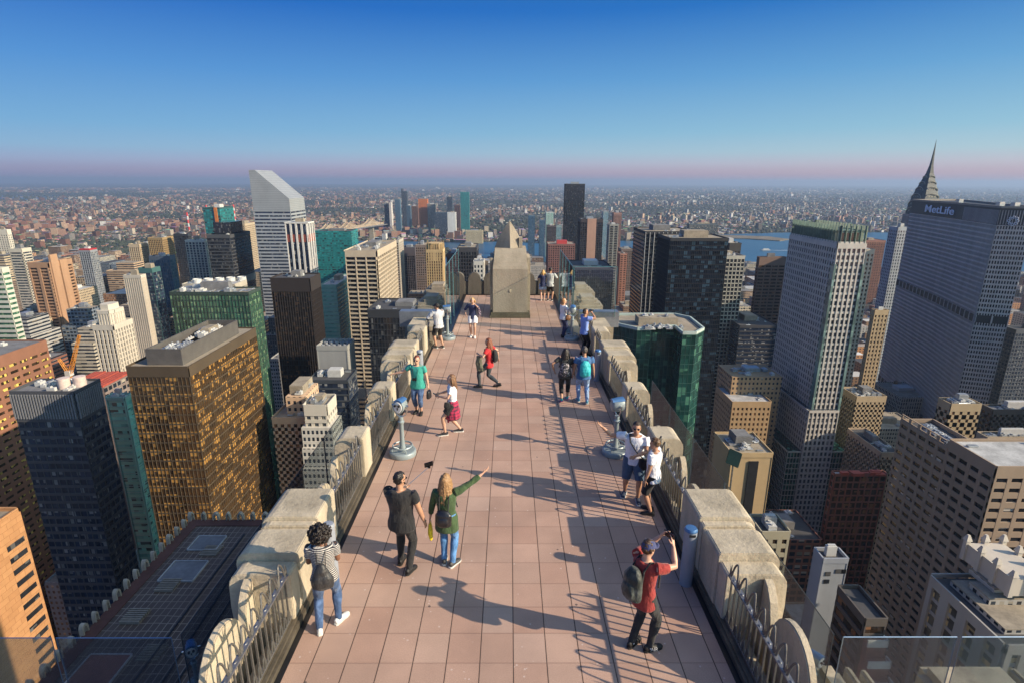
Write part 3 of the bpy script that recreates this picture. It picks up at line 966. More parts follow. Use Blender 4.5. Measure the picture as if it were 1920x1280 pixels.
# ---- round posts standing against the kerb
def post(x, y, h, label):
    t = thing('round_post', label, 'post', (x, y, 0), 'short round posts against the kerb')
    mb = MB(); mb.lathe([(0.0, 0.002), (0.10, 0.002), (0.10, h)], c=(x, y, 0), seg=28); mb.build('shaft', M_post, t, smooth=True)
    mb = MB(); mb.lathe([(0.10, h), (0.104, h + 0.004), (0.104, h + 0.02), (0.085, h + 0.05), (0.0, h + 0.06)], c=(x, y, 0), seg=28)
    mb.build('lid', M_blue if x > 0 else M_post, t, smooth=True)
    mb = MB(); mb.box(x - 0.05, x + 0.05, y - 0.103, y - 0.095, h - 0.06, h - 0.02); mb.build('slot', M_black, t)
post(2.84, 7.62, 0.98, 'nearest round post beside the right parapet, with a blue lid')
post(-2.84, 7.72, 0.98, 'round post behind the woman in the striped top')
post(-2.84, 17.1, 0.98, 'round post behind the woman in the teal shirt')
post(2.84, 17.2, 0.98, 'round post beside the couple with backpacks')

# ---- lower terrace glass balustrades
tg = 'glass balustrades of the lower terrace'
for s in (-1, 1):
    ys = [9.5, 12.6, 15.7, 18.8, 21.9, 25.0]
    for i in range(5):
        glass_panel((s * 6.75, ys[i] + 0.03), (s * 6.75, ys[i + 1] - 0.03), -5.9, -2.8, '%s balustrade pane running along the %s lower terrace' % (['nearest', 'second', 'third', 'fourth', 'farthest'][i], NEAR[s]), tg, edge=MATS.get('dark_pane_edge') or mat('dark_pane_edge', (0.05, 0.07, 0.10), 0.3, 0.4, 3, 0.2))
    xs = [6.85, 9.3, 11.8, 14.3]
    for i in range(3):
        glass_panel((s * (xs[i] + 0.05), 9.45), (s * (xs[i + 1] - 0.05), 9.45), -5.9, -2.8, '%s crosswise balustrade pane at the bottom %s of the picture' % (['innermost', 'middle', 'outermost'][i], NEAR[s]), tg, edge=mat('blue_pane_edge', (0.22, 0.30, 0.42), 0.25, 0.5, 3, 0.2) if True else None)
    # big carved blocks beyond the crosswise glass
    for i, (xa, xb, ya, yb, zz) in enumerate([(8.0, 8.8, 10.5, 12.2, -6.1), (10.8, 13.2, 10.3, 12.1, -6.05)] if s > 0 else []):
        mb = MB()
        a, b = s * xa, s * xb
        x0, x1 = min(a, b), max(a, b)
        n = 6
        for k in range(n):
            pass
        mb.box(x0, x1, ya, yb, -16, zz)
        mb.box(x0 + 0.1, x1 - 0.1, ya - 0.5, ya - 0.004, -16, zz - 0.5)
        tag(mb.build('carved_block', M_stone2, loc=((x0 + x1) / 2, ya, -10), bevel=0.25), '%s big rounded stone block beyond the lower %s glass' % (['inner', 'outer'][i], NEAR[s]), 'stone block', 'big stone blocks below the terrace glass')
        mb = MB()
        for k in range(2):
            xx = s * (xb + 0.35 + 0.45 * k)
            mb.box(xx - 0.09, xx + 0.09, ya - 0.2, yb, -16, zz - 0.25 - 0.1 * k)
        tag(mb.build('stone_rib', M_stone2, loc=(s * xb, ya, -10), bevel=0.06), 'curved stone ribs beside the %s stone block at the lower %s' % (['inner', 'outer'][i], NEAR[s]), 'stone ribs', 'stone ribs below the terrace glass')

# ---- the lower roof of the tower on the left with its crown of little finials
zr = -45.0
pA = atz(350, 990, zr)
xl = pA.x
yb = pA.y + 1.5
t = thing('lower_roof_wing', 'lower wing of the tower with a gridded dark roof and small crenels', 'building', (xl, 40, zr))
mb = MB(); mb.prism([(xl, 8), (-14.2, 8), (-14.2, yb), (xl, yb)], GZ, zr); w = mb.build('wall', WALLS['pier'], t); w.color = (0.36, 0.32, 0.26, 1)
mb = MB(); mb.prism([(xl, 8), (xl + 1.6, 8), (xl + 1.6, yb - 1.6), (-14.2, yb - 1.6), (-14.2, yb), (xl, yb)], zr + 0.004, zr + 0.6)
mb.build('brick_border', roofmat('roof_brick_border', (0.13, 0.058, 0.042)), t)
m, n, b = newmat('gridded_roof')
o = OBJ(n)
br = N(n, 'ShaderNodeTexBrick')
br.offset = 0
br.inputs['Scale'].default_value = 1.0
br.inputs['Mortar Size'].default_value = 0.055
br.inputs['Mortar Smooth'].default_value = 0.3
br.inputs['Brick Width'].default_value = 0.8
br.inputs['Row Height'].default_value = 1.2
br.inputs['Color1'].default_value = (0.080, 0.056, 0.040, 1)
br.inputs['Color2'].default_value = (0.11, 0.080, 0.058, 1)
br.inputs['Mortar'].default_value = (0.33, 0.27, 0.20, 1)
dist = N(n, 'ShaderNodeVectorMath', operation='ADD')
nz = N(n, 'ShaderNodeTexNoise'); nz.inputs['Scale'].default_value = 0.25
L(n, o, nz.inputs['Vector'])
scl = N(n, 'ShaderNodeVectorMath', operation='SCALE'); scl.inputs['Scale'].default_value = 0.35
L(n, nz.outputs['Color'], scl.inputs[0])
L(n, o, dist.inputs[0]); L(n, scl.outputs[0], dist.inputs[1])
L(n, dist.outputs[0], br.inputs['Vector'])
fade = ramp01(n, NOISE(n, o, 0.12, 3), 0.35, 0.6)
L(n, MIX(n, M2(n, 'MULTIPLY', fade, 0.5), (0.07, 0.052, 0.04), br.outputs['Color']), b.inputs['Base Color'])
L(n, MIX(n, fade, br.outputs['Color'], MIX(n, 0.6, br.outputs['Color'], (0.10, 0.065, 0.045))), b.inputs['Base Color'])
b.inputs['Roughness'].default_value = 0.7
mb = MB(); mb.prism([(xl + 1.6, 8), (-14.2, 8), (-14.2, yb - 1.6), (xl + 1.6, yb - 1.6)], zr + 0.004, zr + 0.5)
mb.build('gridded_roof_surface', MATS['gridded_roof'], t)
for i, (xx, yy, wx, wy, mm) in enumerate([(xl + 3.5, yb - 7.5, 4, 3.2, 'roof_grey'), (xl + 3.2, yb - 14, 4.5, 4, 'roof_grey'), (xl + 3.0, yb - 34, 4.5, 8, 'roof_red'), (xl + 3.4, yb - 42, 5, 5, 'roof_red'), (xl + 6, yb - 50, 3, 9, 'roof_red')]):
    mb = MB(); mb.box(xx, xx + wx, yy, yy + wy, zr + 0.504, zr + 0.62); mb.build('roof_patch', MATS[mm], t)
    mb = MB()
    for q in ((xx - .1, xx, yy, yy + wy), (xx + wx, xx + wx + .1, yy, yy + wy), (xx, xx + wx, yy - .1, yy), (xx, xx + wx, yy + wy, yy + wy + .1)):
        mb.box(q[0], q[1], q[2], q[3], zr + 0.504, zr + 0.75)
    mb.build('patch_frame', MATS['roof_pale'], t)
rq = random.Random(9)
for k in range(9):
    vx, vy = rq.uniform(xl + 3, xl + 9), yb - 8 - k * 6.2 - rq.uniform(0, 2)
    mb = MB()
    for q in range(7):
        mb.box(vx, vx + 2.4, vy + q * .34, vy + q * .34 + .16, zr + 0.505, zr + .72 + .1 * (k % 3))
    mb.build('slatted_vent', MATS['roof_tan'], t)
for k in range(3):
    mb = MB(); vx = xl + 10 + 2.2 * k
    mb.tube([(vx, yb - 4, zr + .75), (vx + rq.uniform(-1, 1), yb - 30, zr + .75), (vx, yb - 58, zr + .75)], .12, 5)
    mb.build('roof_pipe', M_dark, t)
def finial(x, y, big, along):
    mb = MB()
    w = 0.95 if big else 0.6
    pts = []
    for k in range(9):
        a = math.pi * k / 8
        pts.append((-math.cos(a) * w / 2, 0.55 + math.sin(a) * 0.75))
    P = [(-w / 2, -0.6)] + pts + [(w / 2, -0.6)]
    Q = [(p[0] * 0.55, 0.1 + (p[1] - 0.1) * 0.75) for p in P]
    def tr(p, d):
        return (x + d, y + p[0], zr + 0.6 + p[1]) if along else (x + p[0], y + d, zr + 0.6 + p[1])
    for i in range(len(P)):
        j = (i + 1) % len(P)
        mb.face([tr(P[i], -0.25), tr(P[j], -0.25), tr(P[j], 0.25), tr(P[i], 0.25)])
        mb.face([tr(Q[i], -0.2), tr(Q[j], -0.2), tr(Q[j], 0.2), tr(Q[i], 0.2)][::-1])
        for dd, dq in ((-0.25, -0.25), (0.25, 0.25)):
            mb.face([tr(P[i], dd), tr(P[j], dd), tr(Q[j], dq), tr(Q[i], dq)])
    mb.build('crenel', M_stone, t)
yy = yb
i = 0
while yy > 14:
    finial(xl, yy, i % 3 == 0, True)
    yy -= 1.9; i += 1
xx = xl + 2.0; i = 1
while xx < -15:
    finial(xx, yb, i % 2 == 0, False)
    xx += 1.9; i += 1

# viewers and a tilted sign on the lower terrace
for px_, py_, lb in ((1531, 1231, 'viewer on the lower terrace behind the right-hand glass'), (358, 1212, 'viewer on the lower terrace in shade at the lower left')):
    q = atz(px_, py_, -4.7)
    v_ = binocular(q.x, q.y, R(30), lb)
    v_.location.z = -6.0
q = atz(1376, 858, -3.2)
t = thing('tilted_sign', 'dark green tilted sign board beyond the right parapet', 'sign', (q.x, q.y, -6))
mb = MB()
c = Vector((q.x, q.y, -3.2)); u_ = Vector((.75, -.3, -.25)).normalized(); v_ = Vector((.25, .2, .9)).normalized(); w_ = u_.cross(v_)
def brd(mb, c, a, b_, d):
    P = [c + u_ * (i * a / 2) + v_ * (j * b_ / 2) + w_ * (k * d / 2) for k in (-1, 1) for i, j in ((-1, -1), (1, -1), (1, 1), (-1, 1))]
    for f in ((3, 2, 1, 0), (4, 5, 6, 7), (0, 1, 5, 4), (1, 2, 6, 5), (2, 3, 7, 6), (3, 0, 4, 7)): mb.face([tuple(P[i]) for i in f])
brd(mb, c, .46, .54, .05); mb.build('board', mat('dark_green_board', (0.008, 0.030, 0.026), 0.35, 0.1, 2, 0.3), t, bevel=0.02)
mb = MB()
for k in (-1, 0, 1): brd(mb, c + v_ * (k * .15) - w_ * .03, .3 - .08 * abs(k), .04, .02)
mb.build('board_marks', mat('board_marks', (0.10, 0.22, 0.17), 0.5), t)
mb = MB(); mb.tube([(c.x, c.y, -6), (c.x, c.y, -3.3)], .035, 8); mb.build('pole', M_iron, t)
# ================================================================== CITY
HEROES = []          # (name for wording, px centre, py top, Y, footprint bbox)
FOOT = []            # occupied rectangles x0,x1,y0,y1,ztop
WM = {}
def wallmat(col, rough=0.8, na=0.18):
    k = 'wall_%02d_%02d_%02d' % tuple(int(c * 99) for c in col)
    if k not in WM:
        WM[k] = mat(k, tuple(c * .86 for c in col), rough, 0, 0.05, na, streak=True)
    return WM[k]
def visible_edge(p, q):
    mx, my = (p[0] + q[0]) / 2, (p[1] + q[1]) / 2
    nx, ny = q[1] - p[1], -(q[0] - p[0])
    l = math.hypot(nx, ny) or 1
    d = (nx * (-mx) + ny * (-my)) / l / math.hypot(mx, my)
    return d > -0.12
def facade(mb, poly, z0, z1, fh=3.8, bw=3.0, pw=0.5, pd=0.4, sh=1.2, sd=0.25, top=2.0, base=True, phase=0.0, edges=None):
    n = len(poly)
    for i in range(n):
        p, q = poly[i], poly[(i + 1) % n]
        if edges is not None:
            if i not in edges: continue
        elif not visible_edge(p, q):
            continue
        dx, dy = q[0] - p[0], q[1] - p[1]
        l = math.hypot(dx, dy)
        if l < 0.5: continue
        ux, uy = dx / l, dy / l
        if pw > 0:
            k = max(1, round(l / bw))
            for j in range(k + 1):
                c = l * j / k
                a, b = max(0, c - pw / 2), min(l, c + pw / 2)
                mb.obox((p[0] + ux * a, p[1] + uy * a), (p[0] + ux * b, p[1] + uy * b), pd, z0, z1)
        if sh > 0:
            z = z1 - top - fh + phase
            while z > z0:
                mb.obox(p, q, sd, z, z + sh)
                z -= fh
        if top > 0:
            mb.obox(p, q, max(pd, sd) + 0.05, z1 - top, z1 + 0.02)
def parapet(mb, poly, z, h=1.1, w=0.4, out=0.0):
    n = len(poly)
    for i in range(n):
        p, q = poly[i], poly[(i + 1) % n]
        dx, dy = q[0] - p[0], q[1] - p[1]
        l = math.hypot(dx, dy) or 1
        nx, ny = dy / l, -dx / l
        a = (p[0] + nx * out, p[1] + ny * out); b = (q[0] + nx * out, q[1] + ny * out)
        mb.obox((a[0] - nx * w, a[1] - ny * w), (b[0] - nx * w, b[1] - ny * w), w, z + 0.021, z + h)
def roof_kit(t, x0, x1, y0, y1, z, rnd, n=4, pent=True, metal=0.5, scale=1.0, pm=None):
    """lift housing, cooling units, fans, ducts and rails on a flat roof"""
    w, d = x1 - x0, y1 - y0
    if y0 < 520: n = int(n * 1.9); scale *= .82
    if pent:
        a, b = x0 + w * rnd.uniform(0.25, 0.4), x0 + w * rnd.uniform(0.6, 0.75)
        c, e = y0 + d * rnd.uniform(0.35, 0.45), y0 + d * rnd.uniform(0.65, 0.8)
        h = rnd.uniform(3, 5.5) * scale
        mb = MB(); mb.box(a, b, c, e, z + 0.3, z + h)
        mb.box(a + .3, b - .3, c + .3, e - .3, z + h + 0.01, z + h + 0.4)
        mb.build('lift_housing', pm or rnd.choice([M_white, ROOFS[0], ROOFS[1], M_steel]), t)
    for i in range(n):
        ux, uy = rnd.uniform(1.5, 4.5) * scale, rnd.uniform(1.5, 5) * scale
        if w < ux + 3 or d < uy + 3: continue
        a, c = rnd.uniform(x0 + 1, x1 - ux - 1), rnd.uniform(y0 + 1, y1 - uy - 1)
        h = rnd.uniform(1, 2.8) * scale
        mb = MB()
        k = rnd.random()
        if k < 0.55:
            mb.box(a, a + ux, c, c + uy, z + 0.35, z + h)
            for q in range(2):
                mb.lathe([(min(ux, uy) * 0.2, h), (min(ux, uy) * 0.22, h + 0.5), (0.0, h + 0.45)], c=(a + ux / 2, c + uy * (0.27 + 0.46 * q), z), seg=10)
            mb.build('cooling_unit', M_steel if rnd.random() < metal else M_white, t)
        elif k < 0.8:
            for q in range(4):
                mb.box(a, a + ux, c + uy * q / 4, c + uy * (q + 0.45) / 4, z + 0.35, z + h * 0.6)
            mb.build('duct_rack', M_steel, t)
        else:
            mb.tube([(a, c, z + 0.8), (a + ux, c, z + 0.8), (a + ux, c + uy, z + 0.8), (a + ux, c + uy, z + 0.2)], 0.35, 6)
            mb.build('duct', M_steel, t)
def tank(t, x, y, z, r=1.9):
    mb = MB()
    mb.lathe([(0, 2.2), (r, 2.2), (r, 5.8), (0, 7.3)], c=(x, y, z), seg=12)
    for q in range(4):
        a = math.pi / 4 + q * math.pi / 2
        mb.tube([(x + r * .7 * math.cos(a), y + r * .7 * math.sin(a), z), (x + r * .7 * math.cos(a), y + r * .7 * math.sin(a), z + 2.3)], 0.14, 4)
    return mb.build('water_tank', M_wood, t)

def corners(pxL, pxR, py, Y, far=None, depth=None):
    c = aty((pxL + pxR) / 2, py, Y)
    z = c.z
    x0, x1 = aty(pxL, py, Y).x, aty(pxR, py, Y).x
    if far is not None:
        if far > pxR:
            y1 = y_for_px(x1, z, far, Y, Y * 6)
        else:
            y1 = y_for_px(x0, z, far, Y, Y * 6)
        y1 = min(y1, Y + 160)
    else:
        y1 = Y + (depth or 30)
    return x0, x1, Y, y1, z

def hero(name, label, pxL, pxR, py, Y, far=None, depth=None, glass=None, wall=(0.4, 0.36, 0.3), roof=0, fh=3.8, bw=3.0, pw=0.5, pd=0.4,
         sh=1.2, sd=0.25, top=2.5, units=4, pent=True, par=1.1, cat='tower', zb=GZ, wm=None, seed=None, group=None, phase=0, edges=None, scale=1.0, pm=None):
    x0, x1, y0, y1, z = corners(pxL, pxR, py, Y, far, depth)
    rnd = random.Random(seed if seed is not None else int(pxL * 7 + py))
    t = thing(name, label, cat, ((x0 + x1) / 2, (y0 + y1) / 2, zb), group)
    poly = [(x0, y0), (x1, y0), (x1, y1), (x0, y1)]
    mb = MB(); mb.prism(poly, zb, z)
    mb.build('glazing' , glass, t)
    mb = MB()
    facade(mb, poly, zb, z, fh, bw, pw, pd, sh, sd, top, phase=phase, edges=edges)
    parapet(mb, poly, z, par, 0.4, max(pd, sd) + 0.05 if top > 0 else 0)
    mb.build('wall', wm or wallmat(wall), t)
    mb = MB(); mb.box(x0 + .35, x1 - .35, y0 + .35, y1 - .35, z + 0.006, z + 0.25)
    mb.build('roof', ROOFS[roof], t)
    roof_kit(t, x0, x1, y0, y1, z, rnd, units, pent, scale=scale, pm=pm)
    HEROES.append(('the ' + name.replace('_', ' '), (pxL + pxR) / 2, py, Y, x0, x1, y0, y1))
    FOOT.append((x0, x1, y0, y1, z))
    return t, (x0, x1, y0, y1, z), rnd

G = {}
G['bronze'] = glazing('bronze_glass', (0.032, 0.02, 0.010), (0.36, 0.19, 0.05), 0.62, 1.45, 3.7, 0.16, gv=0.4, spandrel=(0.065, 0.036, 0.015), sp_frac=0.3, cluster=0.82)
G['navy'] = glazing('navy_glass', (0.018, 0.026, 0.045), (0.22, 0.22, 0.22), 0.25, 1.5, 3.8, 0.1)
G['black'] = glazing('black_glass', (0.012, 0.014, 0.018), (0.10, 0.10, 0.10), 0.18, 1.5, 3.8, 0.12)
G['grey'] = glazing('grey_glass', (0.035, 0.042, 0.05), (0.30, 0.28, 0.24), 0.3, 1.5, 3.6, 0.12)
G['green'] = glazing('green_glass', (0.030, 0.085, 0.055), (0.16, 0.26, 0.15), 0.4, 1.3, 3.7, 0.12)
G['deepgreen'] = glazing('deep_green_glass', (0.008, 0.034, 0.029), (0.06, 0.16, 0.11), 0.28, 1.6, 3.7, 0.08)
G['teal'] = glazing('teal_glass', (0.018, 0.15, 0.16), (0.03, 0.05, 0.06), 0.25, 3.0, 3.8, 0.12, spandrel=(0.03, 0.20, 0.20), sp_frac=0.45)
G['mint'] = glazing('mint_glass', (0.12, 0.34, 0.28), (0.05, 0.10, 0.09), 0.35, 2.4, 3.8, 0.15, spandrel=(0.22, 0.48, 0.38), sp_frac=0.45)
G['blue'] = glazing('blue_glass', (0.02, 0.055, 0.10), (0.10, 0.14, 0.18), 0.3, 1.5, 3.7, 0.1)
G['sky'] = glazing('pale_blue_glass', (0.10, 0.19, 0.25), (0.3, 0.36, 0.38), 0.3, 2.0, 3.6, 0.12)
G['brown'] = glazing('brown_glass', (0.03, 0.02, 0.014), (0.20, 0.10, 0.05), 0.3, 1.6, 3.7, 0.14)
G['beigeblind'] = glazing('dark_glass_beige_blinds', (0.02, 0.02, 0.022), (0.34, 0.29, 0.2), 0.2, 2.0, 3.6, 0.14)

# ---------------- left of the deck
hero('bronze_tower', 'bronze glass tower glowing gold on its right side, nearest tall block on the left', 237, 353, 690, 190, far=479, glass=G['bronze'], wall=(0.085, 0.06, 0.035), roof=1,
     fh=3.7, bw=1.45, pw=0.13, pd=0.22, sh=0.5, sd=0.12, top=3.2, units=0, pent=False, par=0.8)
# its rooftop screen and plant
x0, x1, y0, y1, z = corners(237, 353, 690, 190, far=479)
bt = [o for o in bpy.data.objects if o.name == 'bronze_tower'][0]
mb = MB()
a, b, c, d = x0 + 6.0, x1 - 3.2, y0 + 2.6, y1 - 9
mb.prism([(a, c), (b, c), (b, d), (a, d)], z + 0.3, z + 6.2, top=False)
mb.prism([(a + .4, c + .4), (a + .4, d - .4), (b - .4, d - .4), (b - .4, c + .4)], z + 0.3, z + 6.2, top=False)
for q in ((a, b, c, c + .4), (a, b, d - .4, d), (a, a + .4, c + .4, d - .4), (b - .4, b, c + .4, d - .4)):
    mb.box(q[0], q[1], q[2], q[3], z + 6.18, z + 6.3)
mb.build('roof_screen', mat('grey_roof_screen', (0.13, 0.12, 0.11), 0.6, 0.3, 0.3, 0.2), bt)
rnd = random.Random(4)
roof_kit(bt, a + 1, b - 1, c + 1, c + (d - c) * 0.4, z + 3.5, rnd, 16, False, 0.8, 0.9)
roof_kit(bt, a + 1, b - 1, c + (d - c) * 0.4, d - 1, z + 3.2, rnd, 12, True, 0.4, 1.0)

t, (x0, x1, y0, y1, z), rnd = hero('slab_tower', 'dark blue-grey slab with a ribbed crown left of the bronze tower', 19, 139, 737, 215, far=187, glass=G['navy'], wall=(0.075, 0.08, 0.09), roof=0,
     fh=3.8, bw=3.0, pw=0.4, pd=0.2, sh=1.3, sd=0.35, top=1.0, units=10, pent=False, seed=3)
mb = MB()
for p, q in (((x0, y0), (x1, y0)), ((x1, y0), (x1, y1))):
    l = math.hypot(q[0] - p[0], q[1] - p[1]); k = int(l / 1.1)
    for i in range(k):
        a, b = i / k, (i + 0.45) / k
        mb.obox((p[0] + (q[0] - p[0]) * a, p[1] + (q[1] - p[1]) * a), (p[0] + (q[0] - p[0]) * b, p[1] + (q[1] - p[1]) * b), 0.75, z - 11, z - 0.3)
mb.build('crown_ribs', wallmat((0.22, 0.23, 0.25)), t)
mb = MB()
for k in range(2):
    mb.lathe([(2.3, 0.3), (2.3, 4.6), (0, 4.9)], c=(x1 - 8 + k * 5, y1 - 9 + k * 2, z), seg=20)
mb.build('roof_tank', mat('pale_pink_tank', (0.62, 0.50, 0.44), 0.7, 0, 0.8, 0.2), t, smooth=True)

hero('slim_green_tower', 'slim pale green glass tower squeezed between the slab and the bronze tower', 199, 233, 747, 262, far=246, glass=G['mint'], wall=(0.28, 0.48, 0.42), roof=3, fh=3.7, bw=8, pw=1.0, pd=0.5, sh=0.35, sd=0.2, top=0.6, units=6)
t, (x0, x1, y0, y1, z), rnd = hero('white_stone_tower', 'bright white stone tower with dark vertical window slots and a stepped top', 174, 212, 612, 400, far=247, glass=G['grey'], wall=(0.66, 0.60, 0.50), roof=3, fh=3.7, bw=3.2, pw=1.5, pd=0.7, sh=1.1, sd=0.15, top=3.0, units=1, pent=False)
mb = MB()
cx, cy = (x0 + x1) / 2, (y0 + y1) / 2
def octo(cx, cy, rx, ry, c=0.35):
    return [(cx - rx, cy - ry + ry * c), (cx - rx + rx * c, cy - ry), (cx + rx - rx * c, cy - ry), (cx + rx, cy - ry + ry * c), (cx + rx, cy + ry - ry * c), (cx + rx - rx * c, cy + ry), (cx - rx + rx * c, cy + ry), (cx - rx, cy + ry - ry * c)]
o1 = octo(cx, cy, (x1 - x0) * .42, (y1 - y0) * .36); mb.prism(o1, z + 0.3, z + 11)
facade(mb, o1, z + 0.3, z + 11, 3.6, 2.2, 0.9, 0.5, 0.8, 0.2, 2.5)
o2 = octo(cx, cy, (x1 - x0) * .30, (y1 - y0) * .27); mb.prism(o2, z + 11.02, z + 15)
mb.build('crown', wallmat((0.66, 0.60, 0.50)), t)

t, bb, rnd = hero('brown_brick_block', 'broad brown brick office block with yellow-lit window rows at the left edge', -260, -60, 646, 205, far=None, depth=92, glass=G['beigeblind'], wall=(0.26, 0.13, 0.085), roof=0, fh=3.7, bw=5.0, pw=1.5, pd=0.3, sh=2.2, sd=0.3, top=5, units=6)
# orange brick building at bottom-left: its sunlit side is nearly blank
zt = atz(38, 958, 0)
def by_side(name, label, pfar, Yfar, Ynear, width, left=True, **k):
    """a building known by its side wall: far top corner at pixel pfar; the wall runs back towards the viewer to Ynear"""
    c = aty(pfar[0], pfar[1], Yfar)
    x1, z = c.x, c.z
    if left: xa, xb = x1 - width, x1
    else: xa, xb = x1, x1 + width
    pa, pb = pj((xa, Ynear, z)), pj((xb, Ynear, z))
    return xa, xb, z
def block(name, label, x0, x1, y0, y1, z, glass, wall, roof=0, fh=3.7, bw=3.0, pw=0.5, pd=0.35, sh=1.2, sd=0.25, top=2.5, units=4, pent=True, par=1.0, cat='building', zb=GZ, edges=None, seed=1, wm=None, scale=1.0, poly=None, pm=None):
    t = thing(name, label, cat, ((x0 + x1) / 2, (y0 + y1) / 2, zb))
    poly = poly or [(x0, y0), (x1, y0), (x1, y1), (x0, y1)]
    mb = MB(); mb.prism(poly, zb, z); mb.build('glazing', glass, t)
    mb = MB(); facade(mb, poly, zb, z, fh, bw, pw, pd, sh, sd, top, edges=edges); parapet(mb, poly, z, par, 0.4, max(pd, sd) + 0.05 if top > 0 else 0)
    mb.build('wall', wm or wallmat(wall), t)
    mb = MB(); mb.prism([(p[0] + (0.35 if p[0] < (x0 + x1) / 2 else -0.35), p[1] + (0.35 if p[1] < (y0 + y1) / 2 else -0.35)) for p in poly], z + 0.006, z + 0.25)
    mb.build('roof', ROOFS[roof], t)
    rnd = random.Random(seed)
    roof_kit(t, x0, x1, y0, y1, z, rnd, units, pent, scale=scale, pm=pm)
    a, b = pj(((x0 + x1) / 2, (y0 + y1) / 2, z))
    HEROES.append(('the ' + name.replace('_', ' '), a, b, (y0 + y1) / 2, x0, x1, y0, y1))
    FOOT.append((x0, x1, y0, y1, z))
    return t

xa, xb, z = by_side('', '', (86, 640), 300, 180, 60)
o = [k for k in bpy.data.objects if k.get('label', '').startswith('broad brown brick')][0]
for ch in [c for c in bpy.data.objects if c.parent == o]: bpy.data.objects.remove(ch)
bpy.data.objects.remove(o); HEROES.pop(); FOOT.pop()
block('brown_brick_block', 'broad brown brick office block with yellow-lit window rows at the left edge', xa, xb, 180, 300, z, glazing('yellow_blind_glass', (0.03, 0.02, 0.012), (0.60, 0.45, 0.12), 0.6, 1.3, 3.6, 0.15), (0.27, 0.125, 0.075), 0, 3.6, 6.5, 1.9, 0.28, 2.1, 0.3, 5.0, 6)
xa, xb, z = by_side('', '', (38, 957), 150, 40, 40)
# brick texture for the orange wall
m, n, b = newmat('orange_brick')
uv = N(n, 'ShaderNodeUVMap').outputs[0]
br = N(n, 'ShaderNodeTexBrick')
br.inputs['Scale'].default_value = 1
br.inputs['Brick Width'].default_value = 3.4; br.inputs['Row Height'].default_value = 1.9
br.inputs['Mortar Size'].default_value = 0.06
br.inputs['Color1'].default_value = (0.40, 0.20, 0.085, 1); br.inputs['Color2'].default_value = (0.46, 0.24, 0.105, 1); br.inputs['Mortar'].default_value = (0.28, 0.125, 0.05, 1)
L(n, uv, br.inputs['Vector'])
L(n, MIX(n, 1.0, br.outputs[0], M2(n, 'ADD', 0.8, M2(n, 'MULTIPLY', NOISE(n, uv, 0.4, 4), 0.4)), 'MULTIPLY'), b.inputs['Base Color'])
b.inputs['Roughness'].default_value = 0.85
t = thing('orange_brick_building', 'orange brick building with one column of dark slots at the bottom left', 'building', (xb - 20, 100, GZ))
mb = MB(); mb.box(xb - 40, xb, 30, 150, GZ, z); mb.build('wall', MATS['orange_brick'], t)
mb = MB()
zz = z - 9.5
while zz > GZ + 20:
    mb.box(xb - 0.3, xb + 0.05, 143, 149, zz, zz + 1.7); zz -= 4.1
mb.build('window_slots', G['black'], t)
mb = MB(); mb.box(xb - 39.6, xb - .5, 30.5, 149.5, z + 0.01, z + .2); mb.build('roof', ROOFS[1], t)
mb = MB(); parapet(mb, [(xb - 40, 30), (xb, 30), (xb, 150), (xb - 40, 150)], z, 1.4, 0.5); mb.build('parapet', MATS['orange_brick'], t)
HEROES.append(('the orange brick building', 20, 960, 100, xb - 40, xb, 30, 150)); FOOT.append((xb - 40, xb, 30, 150, z))

t, (x0, x1, y0, y1, z), rnd = hero('tan_tower', 'tall tan tower with blank vertical slabs and ribbon windows', 52, 90, 494, 620, far=133, glass=G['brown'], wall=(0.42, 0.25, 0.15), roof=1, fh=3.6, bw=14, pw=3.2, pd=1.0, sh=1.7, sd=0.5, top=5, units=3)
mb = MB()
d = y1 - y0
for a, b in ((0.05, 0.35), (0.42, 0.72)):
    mb.box(x1 + 0.1, x1 + 2.4, y0 + d * a, y0 + d * b, GZ, z + (9 if a < .2 else 2))
mb.build('blank_slab', wallmat((0.47, 0.28, 0.165)), t)
hero('banded_tower', 'white and green banded tower cut by the left edge of the picture', -60, 2, 505, 420, far=16, glass=G['green'], wall=(0.60, 0.60, 0.52), roof=3, fh=3.8, bw=30, pw=0.5, pd=0.2, sh=2.0, sd=0.4, top=3, units=3)
hero('pale_office_block', 'pale office block with ribbon windows at the left edge, behind the banded tower', 16, 40, 468, 760, far=58, glass=G['grey'], wall=(0.60, 0.55, 0.45), roof=3, fh=3.7, bw=20, pw=2, pd=0.3, sh=1.6, sd=0.3, top=4, units=3)
hero('pale_far_tower', 'pale stepped tower at the far left edge under the horizon', -10, 12, 432, 1000, far=20, glass=G['grey'], wall=(0.68, 0.63, 0.53), roof=3, fh=3.8, bw=4, pw=2, pd=0.4, sh=1.6, sd=0.3, top=8, units=2)
t, (x0, x1, y0, y1, z), rnd = hero('thin_grey_tower', 'thin grey ribbed tower with a red top at the left', 148, 168, 471, 900, far=182, glass=G['grey'], wall=(0.30, 0.32, 0.35), roof=2, fh=3.5, bw=3.6, pw=1.1, pd=0.5, sh=1.0, sd=0.2, top=2, units=2)
mb = MB(); mb.box(x0, x1, y0, y1, z + 1.2, z + 3.2); mb.build('red_band', mat('red_paint', (0.45, 0.03, 0.03), 0.6, 0, 0.3, 0.2), t)
hero('pale_slab', 'pale ribbed slab with a blinding white edge, left of the blue glass tower', 231, 263, 518, 560, far=273, glass=wallmat((0.55, 0.47, 0.37)), wall=(0.62, 0.56, 0.47), roof=1, fh=3.6, bw=2.0, pw=0.5, pd=0.3, sh=0.3, sd=0.1, top=2, units=2)
